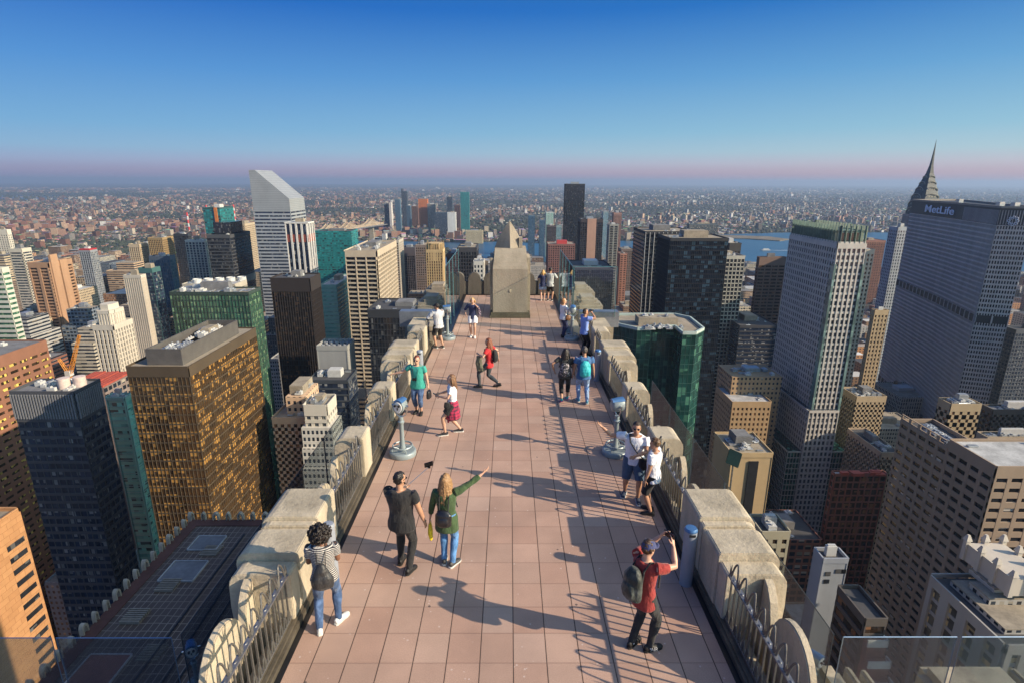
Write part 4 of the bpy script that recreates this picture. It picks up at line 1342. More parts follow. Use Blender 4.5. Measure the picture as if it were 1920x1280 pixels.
hero('navy_edge_tower', 'dark navy glass tower with a green rim joined to the pale slab', 259, 284, 505, 600, far=300, glass=G['navy'], wall=(0.05, 0.14, 0.14), roof=2, fh=3.8, bw=8, pw=0.3, pd=0.2, sh=0.3, sd=0.1, top=4, units=2)
hero('blue_glass_tower', 'blue glass tower with faint vertical ribs left of the green office block', 279, 317, 482, 700, far=328, glass=G['blue'], wall=(0.07, 0.10, 0.15), roof=2, fh=3.8, bw=2.6, pw=0.35, pd=0.3, sh=0.5, sd=0.1, top=4, units=3)
t, (x0, x1, y0, y1, z), rnd = hero('tan_cornice_tower', 'tan tower with a flared cornice left of the dark navy tower', 241, 260, 459, 1000, far=276, glass=G['brown'], wall=(0.55, 0.44, 0.30), roof=1, fh=3.6, bw=3.5, pw=1.5, pd=0.5, sh=1.2, sd=0.2, top=5, units=2)
hero('mustard_tower', 'mustard brown ribbed tower behind the blue glass tower', 277, 303, 447, 1000, far=324, glass=G['brown'], wall=(0.36, 0.25, 0.12), roof=1, fh=3.6, bw=3.2, pw=1.0, pd=0.6, sh=1.3, sd=0.2, top=3, units=3)
hero('dark_flat_tower', 'plain dark tower between the mustard tower and the white striped one', 325, 352, 440, 1010, far=358, glass=G['black'], wall=(0.03, 0.035, 0.045), roof=2, fh=3.8, bw=3, pw=0.4, pd=0.2, sh=0.8, sd=0.1, top=3, units=2)
hero('white_striped_tower', 'white vertically striped tower in front of the dark stepped block', 347, 384, 452, 800, far=393, glass=G['navy'], wall=(0.66, 0.63, 0.55), roof=3, fh=3.6, bw=4.6, pw=1.3, pd=0.7, sh=0.8, sd=0.3, top=2, units=4)
t, (x0, x1, y0, y1, z), rnd = hero('dark_stepped_block', 'dark block with pale horizontal lines and a lighter band near its foot', 387, 430, 442, 650, far=468, glass=G['black'], wall=(0.075, 0.075, 0.085), roof=2, fh=3.9, bw=60, pw=0.4, pd=0.2, sh=1.0, sd=0.5, top=3, units=2)
mb = MB(); mb.box(x0 - .7, x1 + .9, y0 - .8, y1 + .5, z - 58, z - 50); mb.build('pale_band', wallmat((0.34, 0.31, 0.27)), t)
mb = MB(); mb.box(x0 + 4, x1 - 3, y0 + 10, y1 - 10, z + .3, z + 14); mb.build('upper_block', G['black'], t)
t, (x0, x1, y0, y1, z), rnd = hero('teal_twin_tower', 'dark teal glass tower with an orange hoist stripe above the dark stepped block', 380, 411, 391, 760, far=437, glass=G['teal'], wall=(0.03, 0.10, 0.11), roof=2, fh=3.9, bw=4, pw=0.2, pd=0.2, sh=0.4, sd=0.2, top=1, units=2)
mb = MB(); mb.box(x1 - 7, x1 - 3, y0 - 1.2, y0 - .3, z - 60, z + 1); mb.build('orange_hoist', mat('orange_hoist', (0.55, 0.18, 0.05), 0.7, 0, 0.4, 0.3), t)
hero('beige_far_block', 'beige block with regular windows just left of the slant-roofed tower', 440, 458, 421, 1100, far=477, glass=G['brown'], wall=(0.50, 0.40, 0.28), roof=1, fh=3.6, bw=3.6, pw=1.6, pd=0.4, sh=1.6, sd=0.3, top=3, units=3)
t, (x0, x1, y0, y1, z), rnd = hero('fan_roof_block', 'low pale roof with big round cooling fans behind the green office block', 342, 440, 535, 440, far=462, glass=G['grey'], wall=(0.52, 0.47, 0.38), roof=3, fh=3.8, bw=3, pw=0.8, pd=0.3, sh=1.2, sd=0.2, top=3, units=4, pent=False)
mb = MB()
for k in range(5):
    mb.lathe([(3.4, 0.3), (3.4, 3.4), (3.0, 3.4), (2.9, 2.8), (0, 2.7)], c=(x0 + 7 + k * 7.6, y0 + 9 + 3 * k, z), seg=18)
mb.build('cooling_fan', M_white, t)
hero('green_office_block', 'wide green glass office block with a flat cream roof', 318, 465, 551, 330, far=488, glass=G['green'], wall=(0.035, 0.06, 0.05), roof=1, fh=3.6, bw=1.9, pw=0.22, pd=0.3, sh=0.4, sd=0.12, top=0.8, units=12, seed=11, scale=1.5)

# ---------------- slant-roofed white tower
Y0 = 650.0
cz = aty(466, 319, Y0).z
xw0, xw1 = aty(466, 319, Y0).x, aty(542, 372, Y0).x
zlow = aty(542, 373, Y0).z
yb_ = y_for_px(xw1, zlow, 570, Y0, 900)
t = thing('slant_roofed_tower', 'white and grey banded tower with a steep slanted roof', 'tower', ((xw0 + xw1) / 2, Y0 + 25, GZ))
mb = MB()
poly = [(xw0, Y0), (xw1, Y0), (xw1, yb_), (xw0, yb_)]
mb.prism(poly, GZ, zlow - 14, top=True)
mb.build('glazing', G['navy'], t)
mb = MB()
facade(mb, poly, GZ, zlow - 14, 3.9, 200, 0.5, 0.2, 2.0, 0.35, 0.2)
bands = mb.build('bands', mat('white_aluminium', (0.46, 0.48, 0.49), 0.35, 0.35, 0.1, 0.12), t)
mb = MB()
xr = xw0 + (xw1 - xw0) * 0.16
zl2 = zlow - 14
A = [(xw0, Y0, zl2), (xw1, Y0, zl2), (xw1, Y0, zlow), (xr, Y0, cz), (xw0, Y0, cz)]
B = [(p[0], yb_, p[2]) for p in A]
mb.face(A, [(p[0], p[2]) for p in A]); mb.face(B[::-1], [(p[0], p[2]) for p in B[::-1]])
for i in range(5):
    j = (i + 1) % 5
    mb.face([A[j], A[i], B[i], B[j]][::-1] if False else [A[i], B[i], B[j], A[j]], [(0, 0), (30, 0), (30, 30), (0, 30)])
m, n, b = newmat('ribbed_aluminium')
o = OBJ(n); sp = N(n, 'ShaderNodeSeparateXYZ'); L(n, o, sp.inputs[0])
fz = M2(n, 'FRACT', M2(n, 'DIVIDE', sp.outputs[2], 1.95))
c = MIX(n, M2(n, 'LESS_THAN', fz, 0.25), (0.40, 0.42, 0.42), (0.28, 0.30, 0.31))
fx = M2(n, 'FRACT', M2(n, 'DIVIDE', M2(n, 'ADD', sp.outputs[0], sp.outputs[1]), 1.6))
c = MIX(n, M2(n, 'LESS_THAN', fx, 0.12), c, (0.31, 0.33, 0.34))
L(n, MIX(n, 1.0, c, M2(n, 'ADD', 0.8, M2(n, 'MULTIPLY', NOISE(n, o, 0.08, 4), 0.4)), 'MULTIPLY'), b.inputs['Base Color'])
b.inputs['Roughness'].default_value = 0.4; b.inputs['Metallic'].default_value = 0.3
mb.build('slanted_crown', m, t)
HEROES.append(('the slant-roofed tower', 520, 320, Y0, xw0, xw1, Y0, yb_)); FOOT.append((xw0, xw1, Y0, yb_, cz))

t, (x0, x1, y0, y1, z), rnd = hero('ribbed_white_tower', 'white tower of tall vertical ribs with a dark red band, before the slant-roofed tower', 534, 575, 418, 540, far=587, glass=G['navy'], wall=(0.70, 0.68, 0.64), roof=3, fh=3.8, bw=5.2, pw=1.7, pd=0.9, sh=0.0, sd=0.2, top=0.8, units=2, par=0.3)
mb = MB(); mb.box(x0 - 0.3, x0 + 8, y0 - 0.4, y0 - 0.1, z - 18, z - 11); mb.box(x1 - 9, x1 + 0.4, y0 - .4, y1, z - 18, z - 11); mb.build('red_band', wallmat((0.28, 0.07, 0.05)), t)
hero('teal_tower', 'flat-fronted teal glass tower right of the ribbed white tower', 589, 658, 435, 900, depth=40, glass=G['teal'], wall=(0.04, 0.24, 0.24), roof=2, fh=3.9, bw=5, pw=0.3, pd=0.2, sh=0.5, sd=0.15, top=12, units=2, wm=G['teal'])
hero('dark_brown_tower', 'dark brown glass tower in front of the slant-roofed tower', 507, 580, 524, 400, far=599, glass=G['brown'], wall=(0.03, 0.022, 0.02), roof=2, fh=3.7, bw=1.7, pw=0.3, pd=0.5, sh=0.7, sd=0.1, top=9, units=3)
hero('mint_tower', 'bright mint green tower partly shaded, left of the beige gridded tower', 600, 631, 536, 520, far=664, glass=G['mint'], wall=(0.30, 0.55, 0.45), roof=3, fh=3.8, bw=20, pw=0.6, pd=0.2, sh=1.9, sd=0.3, top=2, units=3)
t, (x0, x1, y0, y1, z), rnd = hero('beige_gridded_tower', 'beige concrete tower with a bold grid of wide dark windows', 647, 705, 472, 470, far=741, glass=G['black'], wall=(0.56, 0.46, 0.34), roof=1, fh=3.75, bw=8.4, pw=0.9, pd=1.1, sh=1.25, sd=0.9, top=4.5, units=9, scale=1.3)
mb = MB(); facade(mb, [(x0, y0), (x1, y0), (x1, y1), (x0, y1)], z - 150, z - 8, 200, 4.2, 0.45, 0.95, 0, 0, 0, edges=[1]); mb.build('side_piers', wallmat((0.56, 0.46, 0.34)), t)
t, (x0, x1, y0, y1, z), rnd = hero('grey_fan_tower', 'blank grey tower whose roof holds rows of fans behind a white rim', 594, 651, 655, 330, far=664, glass=wallmat((0.34, 0.34, 0.33)), wall=(0.36, 0.36, 0.34), roof=2, fh=4, bw=30, pw=1.0, pd=0.2, sh=0, sd=0.2, top=0.5, units=0, pent=False, par=2.4)
mb = MB()
for i in range(5):
    for j in range(3):
        mb.lathe([(1.15, 0.3), (1.15, 2.0), (0.9, 2.0), (0.9, 1.3), (0, 1.3)], c=(x0 + 2.6 + i * (x1 - x0 - 5) / 4, y0 + 4 + j * 6, z), seg=12)
mb.build('roof_fan', M_steel, t)
hero('dark_curved_block', 'dark lower block in shade below the grey fan tower', 578, 652, 715, 300, far=668, glass=G['navy'], wall=(0.05, 0.06, 0.075), roof=2, fh=3.7, bw=40, pw=0.3, pd=0.2, sh=1.0, sd=0.25, top=1, units=4)
hero('black_glass_block', 'low black glass block with rooftop planting behind the left parapet', 689, 800, 584, 330, depth=34, glass=G['black'], wall=(0.03, 0.033, 0.04), roof=2, fh=3.7, bw=1.9, pw=0.2, pd=0.2, sh=0.35, sd=0.12, top=4, units=7)
t, (x0, x1, y0, y1, z), rnd = hero('penthouse_apartments', 'white apartment block with setback terraces, in the gap left of the deck', 570, 612, 762, 225, far=628, glass=G['grey'], wall=(0.62, 0.57, 0.48), roof=1, fh=3.3, bw=3.2, pw=1.4, pd=0.3, sh=1.5, sd=0.5, top=4, units=4)
for k in range(3):
    mb = MB(); mb.box(x0 - 1.5, x1 + 2.2 * (k + 1), y0 - 1.6 * (k + 1), y1 - 2 * k, GZ, z - 9 * (k + 1)); w = mb.build('setback', WALLS['paired'], t); w.color = (0.55, 0.52, 0.46, 1)
t, (x0, x1, y0, y1, z), rnd = hero('peach_apartments', 'peach stone apartment block with arches and a rooftop hut, left of the white terraces', 510, 572, 786, 232, depth=26, glass=G['brown'], wall=(0.58, 0.40, 0.26), roof=1, fh=3.3, bw=2.8, pw=1.4, pd=0.25, sh=1.6, sd=0.25, top=2, units=4, pent=False)
mb = MB(); mb.box(x0 + 5, x1 - 1, y0 + 5, y1 - 3, z + .3, z + 9); w = mb.build('upper_storeys', WALLS['punched'], t); w.color = (0.58, 0.40, 0.26, 1)
mb = MB(); mb.box(x0 + 6, x0 + 12, y0 + 8, y1 - 5, z + 9.01, z + 13); mb.build('roof_hut', ROOFS[1], t)
roof_kit(t, x0 + 5, x1 - 1, y0 + 5, y1 - 3, z + 9, random.Random(5), 6, False)

# ---------------- centre
t, (x0, x1, y0, y1, z), rnd = hero('gothic_gold_tower', 'golden stone tower with a spiky carved crown beside the pylon', 799, 829, 470, 750, depth=26, glass=G['brown'], wall=(0.62, 0.44, 0.22), roof=1, fh=3.7, bw=2.9, pw=1.5, pd=0.8, sh=1.2, sd=0.2, top=3, units=0, pent=False)
mb = MB()
for i in range(7):
    for (xx, yy) in ((x0 + (x1 - x0) * i / 6, y0), (x0 + (x1 - x0) * i / 6, y1), (x1, y0 + (y1 - y0) * i / 6), (x0, y0 + (y1 - y0) * i / 6)):
        h = (7, 10, 8, 12, 8, 10, 7)[i]
        mb.prism([(xx - .9, yy - .9), (xx + .9, yy - .9), (xx + .9, yy + .9), (xx - .9, yy + .9)], z - 14, z + h, top_poly=[(xx - .2, yy - .2), (xx + .2, yy - .2), (xx + .2, yy + .2), (xx - .2, yy + .2)])
o1 = octo((x0 + x1) / 2, (y0 + y1) / 2, (x1 - x0) * .40, (y1 - y0) * .40)
mb.prism(o1, z + .3, z + 9); facade(mb, o1, z + .3, z + 9, 9, 2.5, 0.7, 0.6, 0, 0, 1)
mb.build('carved_crown', wallmat((0.62, 0.44, 0.22)), t)
hero('purple_grey_tower', 'purplish dark tower with fine vertical ribs left of the golden tower', 752, 777, 466, 900, depth=36, glass=G['black'], wall=(0.10, 0.09, 0.11), roof=2, fh=3.8, bw=3.2, pw=0.7, pd=0.4, sh=0.6, sd=0.1, top=12, units=2)
hero('brown_strip_tower', 'narrow brown tower touching the golden tower', 779, 798, 461, 850, depth=36, glass=G['brown'], wall=(0.26, 0.20, 0.17), roof=1, fh=3.6, bw=3, pw=1.2, pd=0.4, sh=1.3, sd=0.2, top=3, units=2)
hero('beige_slim_slab', 'slim beige slab right behind the beige gridded tower', 738, 747, 452, 850, depth=40, glass=G['brown'], wall=(0.50, 0.45, 0.38), roof=1, fh=3.6, bw=3, pw=1.4, pd=0.3, sh=1.2, sd=0.2, top=3, units=1)
hero('near_dark_block', 'dark block seen through the left glass screen, pale machinery on its roof', 858, 893, 466, 600, depth=40, glass=G['black'], wall=(0.05, 0.05, 0.06), roof=1, fh=3.8, bw=3, pw=0.6, pd=0.3, sh=0.8, sd=0.15, top=4, units=6)
hero('dark_red_block', 'dull red-brown block left of the dark block behind the glass screen', 838, 857, 478, 620, depth=40, glass=G['brown'], wall=(0.12, 0.07, 0.06), roof=2, fh=3.6, bw=3, pw=1.4, pd=0.3, sh=1.2, sd=0.2, top=3, units=2)
hero('white_arcade_block', 'small white block with arched top windows beside the pylon', 888, 906, 492, 560, depth=20, glass=G['navy'], wall=(0.64, 0.62, 0.56), roof=3, fh=4.5, bw=3.0, pw=1.4, pd=0.4, sh=1.8, sd=0.3, top=3, units=4)

# ---------------- right of the pylon
hero('black_slab_tower', 'tall plain black slab tower breaking the horizon', 1060, 1097, 346, 1350, depth=24, glass=G['black'], wall=(0.022, 0.024, 0.032), roof=2, fh=3.9, bw=3.2, pw=0.4, pd=0.3, sh=0.5, sd=0.1, top=3, units=2)
t, (x0, x1, y0, y1, z), rnd = hero('dark_tan_stripe_tower', 'dark tower with a broad tan stripe down its front', 1089, 1131, 412, 1000, depth=34, glass=G['black'], wall=(0.055, 0.045, 0.05), roof=2, fh=3.8, bw=3.2, pw=0.7, pd=0.4, sh=0.8, sd=0.15, top=5, units=2)
mb = MB(); mb.box(x0 + (x1 - x0) * .30, x0 + (x1 - x0) * .70, y0 - 1.0, y0 - .1, GZ, z + 1.5); mb.build('tan_stripe', wallmat((0.50, 0.30, 0.22)), t)
hero('copper_thin_tower', 'thin copper brown tower right of the dark striped one, near the river', 1151, 1166, 400, 1500, depth=24, glass=G['brown'], wall=(0.34, 0.20, 0.17), roof=4, fh=3.5, bw=3.5, pw=1.5, pd=0.4, sh=1.2, sd=0.3, top=4, units=1)
hero('balcony_tower', 'dark slim tower with pale balcony rows', 1143, 1160, 422, 1150, depth=26, glass=G['black'], wall=(0.36, 0.36, 0.33), roof=2, fh=3.4, bw=9, pw=2.8, pd=0.3, sh=0.7, sd=1.2, top=2, units=1)
hero('grey_blue_tower', 'grey-blue slim tower behind the dark striped tower', 1131, 1141, 398, 1700, depth=26, glass=G['sky'], wall=(0.30, 0.38, 0.40), roof=2, fh=3.5, bw=6, pw=0.6, pd=0.2, sh=0.8, sd=0.2, top=2, units=1)
hero('blue_round_tower', 'blue glass tower immediately right of the pylon cap', 991, 1003, 405, 1900, depth=28, glass=G['blue'], wall=(0.12, 0.2, 0.28), roof=2, fh=3.5, bw=5, pw=0.4, pd=0.2, sh=0.6, sd=0.2, top=2, units=1)
hero('blue_low_tower', 'blue tower left of the pale green pair', 1012, 1022, 413, 1950, depth=28, glass=G['blue'], wall=(0.12, 0.2, 0.28), roof=2, fh=3.5, bw=5, pw=0.4, pd=0.2, sh=0.6, sd=0.2, top=2, units=1)
hero('pale_green_tower', 'pale green white tower with a stepped top right of the pylon', 1024, 1038, 399, 2050, depth=28, glass=G['mint'], wall=(0.60, 0.68, 0.62), roof=3, fh=3.5, bw=5, pw=1.6, pd=0.3, sh=1.2, sd=0.3, top=2, units=1)
hero('charcoal_block', 'charcoal striped block in front of the pale green tower', 1026, 1043, 424, 1500, depth=30, glass=G['black'], wall=(0.12, 0.10, 0.11), roof=2, fh=3.5, bw=3.5, pw=0.6, pd=0.3, sh=1.3, sd=0.3, top=3, units=1)
hero('sky_blue_block', 'sky blue glass block joined to the charcoal striped block', 1043, 1053, 424, 1520, depth=30, glass=G['sky'], wall=(0.3, 0.42, 0.46), roof=2, fh=3.5, bw=3.5, pw=0.4, pd=0.3, sh=0.6, sd=0.3, top=3, units=1)
t, (x0, x1, y0, y1, z), rnd = hero('red_gridded_block', 'dull red gridded block right of the pylon with a red hut on its roof', 1028, 1078, 459, 900, depth=36, glass=G['black'], wall=(0.27, 0.13, 0.11), roof=1, fh=3.5, bw=3.6, pw=1.5, pd=0.5, sh=1.4, sd=0.4, top=2, units=3, pent=False)
mb = MB(); mb.box(x0 + 14, x1 - 12, y0 + 6, y0 + 16, z + .3, z + 6); mb.build('roof_hut', mat('red_hut', (0.5, 0.05, 0.05), 0.6), t)
hero('black_ribbed_block', 'black ribbed block with a pale hatch on the roof behind the right glass screen', 1077, 1150, 505, 560, depth=60, glass=G['black'], wall=(0.045, 0.05, 0.06), roof=2, fh=3.8, bw=2.2, pw=0.3, pd=0.25, sh=0.4, sd=0.1, top=1, units=3)
hero('balconied_brick_tower', 'red brick tower with stacked white balconies', 1163, 1176, 477, 950, far=None, depth=24, glass=G['brown'], wall=(0.46, 0.22, 0.15), roof=1, fh=3.1, bw=5, pw=2.2, pd=0.3, sh=1.2, sd=0.8, top=2, units=2)
hero('grey_balcony_slab', 'dark brown tower left of the white-lined black tower', 1165, 1187, 468, 1080, depth=30, glass=G['brown'], wall=(0.20, 0.15, 0.13), roof=1, fh=3.3, bw=4, pw=1.2, pd=0.3, sh=1.2, sd=0.4, top=3, units=2)
hero('white_lined_tower', 'black tower ruled with thin white vertical lines', 1210, 1300, 436, 560, far=1189, glass=G['black'], wall=(0.035, 0.038, 0.045), roof=1, fh=3.8, bw=50, pw=0.3, pd=0.2, sh=1.2, sd=0.4, top=2, units=8)
x0, x1, y0, y1, z = corners(1210, 1300, 436, 560, far=1189)
mb = MB()
for i in range(10):
    xx = x0 + 0.2 + i * 4.3
    mb.box(xx, xx + 0.42, y0 - 1.1, y0 - .45, GZ, z)
mb.build('white_line', wallmat((0.62, 0.62, 0.60)), [o for o in bpy.data.objects if o.name == 'white_lined_tower'][0])
hero('big_dark_glass_tower', 'broad dark blue-black glass tower at the centre right', 1257, 1366, 449, 450, far=1235, glass=glazing('dark_blue_black_glass', (0.014, 0.022, 0.032), (0.10, 0.17, 0.20), 0.3, 2.9, 3.8, 0.1, gv=0.5), wall=(0.028, 0.032, 0.038), roof=1, fh=3.8, bw=1.45, pw=0.16, pd=0.35, sh=0.7, sd=0.15, top=1.5, units=6, scale=1.3, pm=ROOFS[1])
hero('white_gridded_tower', 'black tower with a dense grid of white window frames', 1362, 1397, 482, 500, depth=30, glass=G['black'], wall=(0.50, 0.48, 0.42), roof=2, fh=3.7, bw=3.1, pw=0.7, pd=0.3, sh=0.9, sd=0.3, top=2, units=3)
hero('un_slab', 'wide low-looking glass slab by the river with a thin white end wall', 1293, 1347, 421, 1450, depth=22, glass=G['grey'], wall=(0.10, 0.13, 0.15), roof=2, fh=3.7, bw=8, pw=0.3, pd=0.2, sh=1.3, sd=0.2, top=3, units=2)
hero('dark_corner_tower', 'dull dark tower between the big glass tower and the river', 1368, 1390, 458, 620, depth=30, glass=G['brown'], wall=(0.07, 0.065, 0.06), roof=1, fh=3.7, bw=3, pw=0.8, pd=0.3, sh=1.0, sd=0.2, top=8, units=2)
hero('brown_banded_tower', 'brown banded tower left of the grey tower with the green crown', 1424, 1474, 484, 600, far=1420, glass=G['brown'], wall=(0.24, 0.16, 0.12), roof=1, fh=3.6, bw=8, pw=1.2, pd=0.3, sh=1.6, sd=0.4, top=8, units=4)
hero('dark_low_block', 'low dark banded block between the glass tower and the brown ornate block', 1387, 1458, 612, 480, depth=50, glass=G['navy'], wall=(0.045, 0.05, 0.06), roof=2, fh=3.8, bw=40, pw=0.5, pd=0.2, sh=1.3, sd=0.3, top=1.5, units=5)
hero('round_brick_tower', 'red-brown brick tower standing before the river at the right', 1622, 1661, 452, 1250, depth=40, glass=G['brown'], wall=(0.30, 0.14, 0.10), roof=4, fh=3.6, bw=5, pw=1.2, pd=0.5, sh=1.6, sd=0.5, top=4, units=2)

# octagonal green glass tower
Y0 = 205.0
P0 = [(1195, 619), (1220, 619), (1221, 614.5), (1265, 614.5), (1280, 627), (1305, 627), (1320, 619)]
zt = aty(1240, 617, Y0).z
pts = []
for px, py in P0:
    q = atz(px, py, zt); pts.append((q.x, q.y))
a, b = pts[0], pts[-1]
bk = max(p[1] for p in pts)
poly = pts + [(b[0] + 0.3, bk + 14), (b[0] - 4.5, bk + 20), (a[0] - 3.0, bk + 20), (a[0] - 7.5, bk + 12), (a[0] - 7.0, a[1] + 7.5)]
t = thing('octagonal_green_tower', 'many-sided dark green glass tower just right of the deck', 'tower', (pts[3][0], Y0 + 10, GZ))
mb = MB(); mb.prism(poly, GZ, zt); mb.build('glazing', G['deepgreen'], t)
mb = MB(); facade(mb, poly, GZ, zt, 3.7, 1.6, 0.09, 0.07, 0.14, 0.10, 0.3)
mb.build('mullions', mat('green_mullions', (0.055, 0.13, 0.11), 0.4, 0.2, 0.3, 0.2), t)
mb = MB(); parapet(mb, poly, zt, 1.1, 0.7, 0.15); mb.build('parapet', mat('pale_green_parapet', (0.42, 0.50, 0.46), 0.6, 0.1, 0.3, 0.15), t)
cx = sum(p[0] for p in poly) / len(poly); cy = sum(p[1] for p in poly) / len(poly)
mb = MB(); mb.prism([(cx + (p[0] - cx) * .93, cy + (p[1] - cy) * .93) for p in poly], zt + .006, zt + 0.2); mb.build('roof', ROOFS[1], t)
mb = MB(); mb.box(cx - 8, cx + 7, cy - 1.5, cy + 5, zt + .21, zt + 3.4); mb.build('lift_housing', ROOFS[1], t)
roof_kit(t, cx - 10, cx + 9, cy - 9, cy - 1.5, zt, random.Random(8), 9, False, 0.5, 0.7)
roof_kit(t, cx - 8, cx + 6, cy - 1.5, cy + 5, zt + 3.2, random.Random(9), 4, False, 0.3, 0.6)
HEROES.append(('the octagonal green glass tower', 1240, 600, Y0, cx - 20, cx + 20, Y0 - 5, Y0 + 35)); FOOT.append((cx - 20, cx + 20, Y0 - 5, Y0 + 35, zt))

# grey tower with a green glass crown
Yg = 330.0
gx0, gx1, gy0, gy1, gz = corners(1571, 1625, 457, Yg, far=1482)
t = thing('green_crowned_tower', 'grey stone tower with a green glass crown and one brightly lit face', 'tower', ((gx0 + gx1) / 2, (gy0 + gy1) / 2, GZ))
gp = [(gx0, gy0), (gx1, gy0), (gx1, gy1), (gx0, gy1)]
mb = MB(); mb.prism(gp, GZ, gz); mb.build('glazing', G['grey'], t)
mb = MB(); facade(mb, gp, GZ, gz, 3.9, 2.6, 0.95, 0.45, 1.35, 0.15, 3.0); parapet(mb, gp, gz, 1.0)
mb.build('wall', wallmat((0.62, 0.58, 0.52)), t)
mb = MB()
w = gx1 - gx0
for xa in (gx0 - 0.6, gx1 - 0.7):
    mb.box(xa, xa + 1.3, gy0 - 1.1, gy0 + 3, GZ, gz - 12)
mb.build('glass_corner_bay', glazing('sage_glass', (0.12, 0.18, 0.165), (0.2, 0.3, 0.26), 0.3, 2.0, 3.9, 0.12), t)
# wider lower storeys
zb1 = aty(1560, 770, Yg - 4).z
mb = MB(); lp = [(gx0 - 3, gy0 - 3), (gx1 - 1, gy0 - 3), (gx1 - 1, gy1 + 3), (gx0 - 3, gy1 + 3)]
mb.prism(lp, GZ, zb1 - .05); mb.build('lower_glazing', G['grey'], t); mb = MB(); facade(mb, lp, GZ, zb1, 3.9, 2.6, 0.95, 0.45, 1.35, 0.15, 1.5); mb.build('lower_wall', wallmat((0.62, 0.58, 0.52)), t)
zb2 = aty(1560, 846, Yg - 3).z
mb = MB(); lp = [(gx0 - 12, gy0 - 2.2), (gx1 + 9, gy0 - 2.2), (gx1 + 9, gy1 + 6), (gx0 - 12, gy1 + 6)]
mb.prism(lp, GZ, zb2); mb.build('podium_glazing', G['deepgreen'], t)
mb = MB(); facade(mb, lp, GZ, zb2, 3.9, 2.0, 0.25, 0.3, 0.5, 0.2, 1.0); mb.build('podium_wall', wallmat((0.50, 0.47, 0.40)), t)
# crown: ring of tall glass blades
cz0, cz1 = gz + 0.01, aty(1600, 424, Yg).z
mb = MB()
cp = [(gx0 + 1.2, gy0 + 1.2), (gx1 - 1.2, gy0 + 1.2), (gx1 - 1.2, gy1 - 1.2), (gx0 + 1.2, gy1 - 1.2)]
mb.prism([(p[0] + (2 if p[0] < gx0 + 5 else -2), p[1] + (2 if p[1] < gy0 + 5 else -2)) for p in cp], cz0, cz1 - 3); mb.build('crown_core', G['deepgreen'], t)
mb = MB()
facade(mb, cp, cz0, cz1, 60, 3.0, 0.35, 1.4, 0, 0, 0, edges=[0, 1, 2, 3])
for i in range(4):
    p, q = cp[i], cp[(i + 1) % 4]
    mb.obox(p, q, 0.3, cz0 + 6, cz0 + 6.5); mb.obox(p, q, 0.3, cz1 - 3.3, cz1 - 2.8)
mb.build('crown_blades', mat('green_crown_blades', (0.20, 0.27, 0.22), 0.35, 0.2, 0.2, 0.3), t)
HEROES.append(('the grey tower with the green crown', 1560, 430, Yg, gx0, gx1, gy0, gy1)); FOOT.append((gx0 - 12, gx1 + 9, gy0 - 6, gy1 + 6, gz))
hero('tan_ribbed_neighbour', 'tan ribbed tower peeping out right behind the green-crowned tower', 1612, 1640, 470, 470, far=None, depth=30, glass=G['brown'], wall=(0.55, 0.49, 0.38), roof=1, fh=3.7, bw=2.9, pw=1.5, pd=0.4, sh=1.6, sd=0.2, top=3, units=4)
hero('tan_narrow_block', 'tan stone block with many windows left of the big office slab with lettering', 1640, 1666, 584, 430, far=1634, glass=G['brown'], wall=(0.52, 0.38, 0.22), roof=1, fh=3.5, bw=2.7, pw=1.4, pd=0.3, sh=1.6, sd=0.2, top=3, units=4)
t, (x0, x1, y0, y1, z), rnd = hero('blue_gridded_tower', 'pale blue-grey gridded tower left of the big office slab with lettering', 1684, 1712, 428, 660, far=1668, glass=G['navy'], wall=(0.46, 0.50, 0.55), roof=2, fh=3.7, bw=3.0, pw=1.3, pd=0.4, sh=1.5, sd=0.3, top=3, units=2)

# ---------------- the big slab with lettering
zt = aty(1877, 391, 430).z
def at_px(px, Y): return (aty(px, 640 - FPX * math.tan(PITCH - math.atan2(EYE - zt, Y)), Y).x, Y)
P1, P2, P3, P4 = at_px(1712, 600), at_px(1797, 505), at_px(1877, 432), at_px(1944, 424)
P5 = (P4[0] + 20, P4[1] + 45)
poly = [P3, P4, P5, (P1[0] + 55, P1[1] + 10), P1, P2]
t = thing('lettered_office_slab', 'huge grey office slab with pale raised lettering near its top', 'tower', ((P2[0] + P4[0]) / 2, 500, GZ))
mb = MB(); mb.prism(poly, GZ, zt - 12); mb.build('glazing', G['black'], t)
mb = MB()
facade(mb, poly, GZ, zt - 12.5, 3.75, 1.75, 0.62, 0.55, 1.35, 0.5, 0.5)
wl = mb.build('wall', wallmat((0.54, 0.50, 0.48)), t)
for zz in (zt - 88, zt - 196):
    mb = MB(); mb.prism([(p[0], p[1]) for p in poly], zz, zz + 6.5)
    c = ((P2[0] + P4[0]) / 2 + 10, 510)
    for i in range(6):
        p, q = poly[i], poly[(i + 1) % 6]
        if visible_edge(p, q): mb.obox(p, q, 0.6, zz, zz + 6.0)
    mb.build('dark_storey', mat('recessed_dark_storey', (0.02, 0.02, 0.022), 0.6), t)
    mb = MB(); facade(mb, poly, zz, zz + 6, 50, 9.0, 1.0, 1.0, 0, 0, 0); mb.build('storey_piers', wallmat((0.54, 0.50, 0.48)), t)
mb = MB(); mb.prism(poly, zt - 12, zt)
band = mb.build('crown_band', mat('dark_crown_band', (0.05, 0.05, 0.055), 0.6, 0.1, 0.1, 0.2), t)
mb = MB()
facade(mb, poly, zt - 12, zt - 1.5, 50, 1.75, 0.4, 0.35, 0, 0, 0, edges=[0]); 
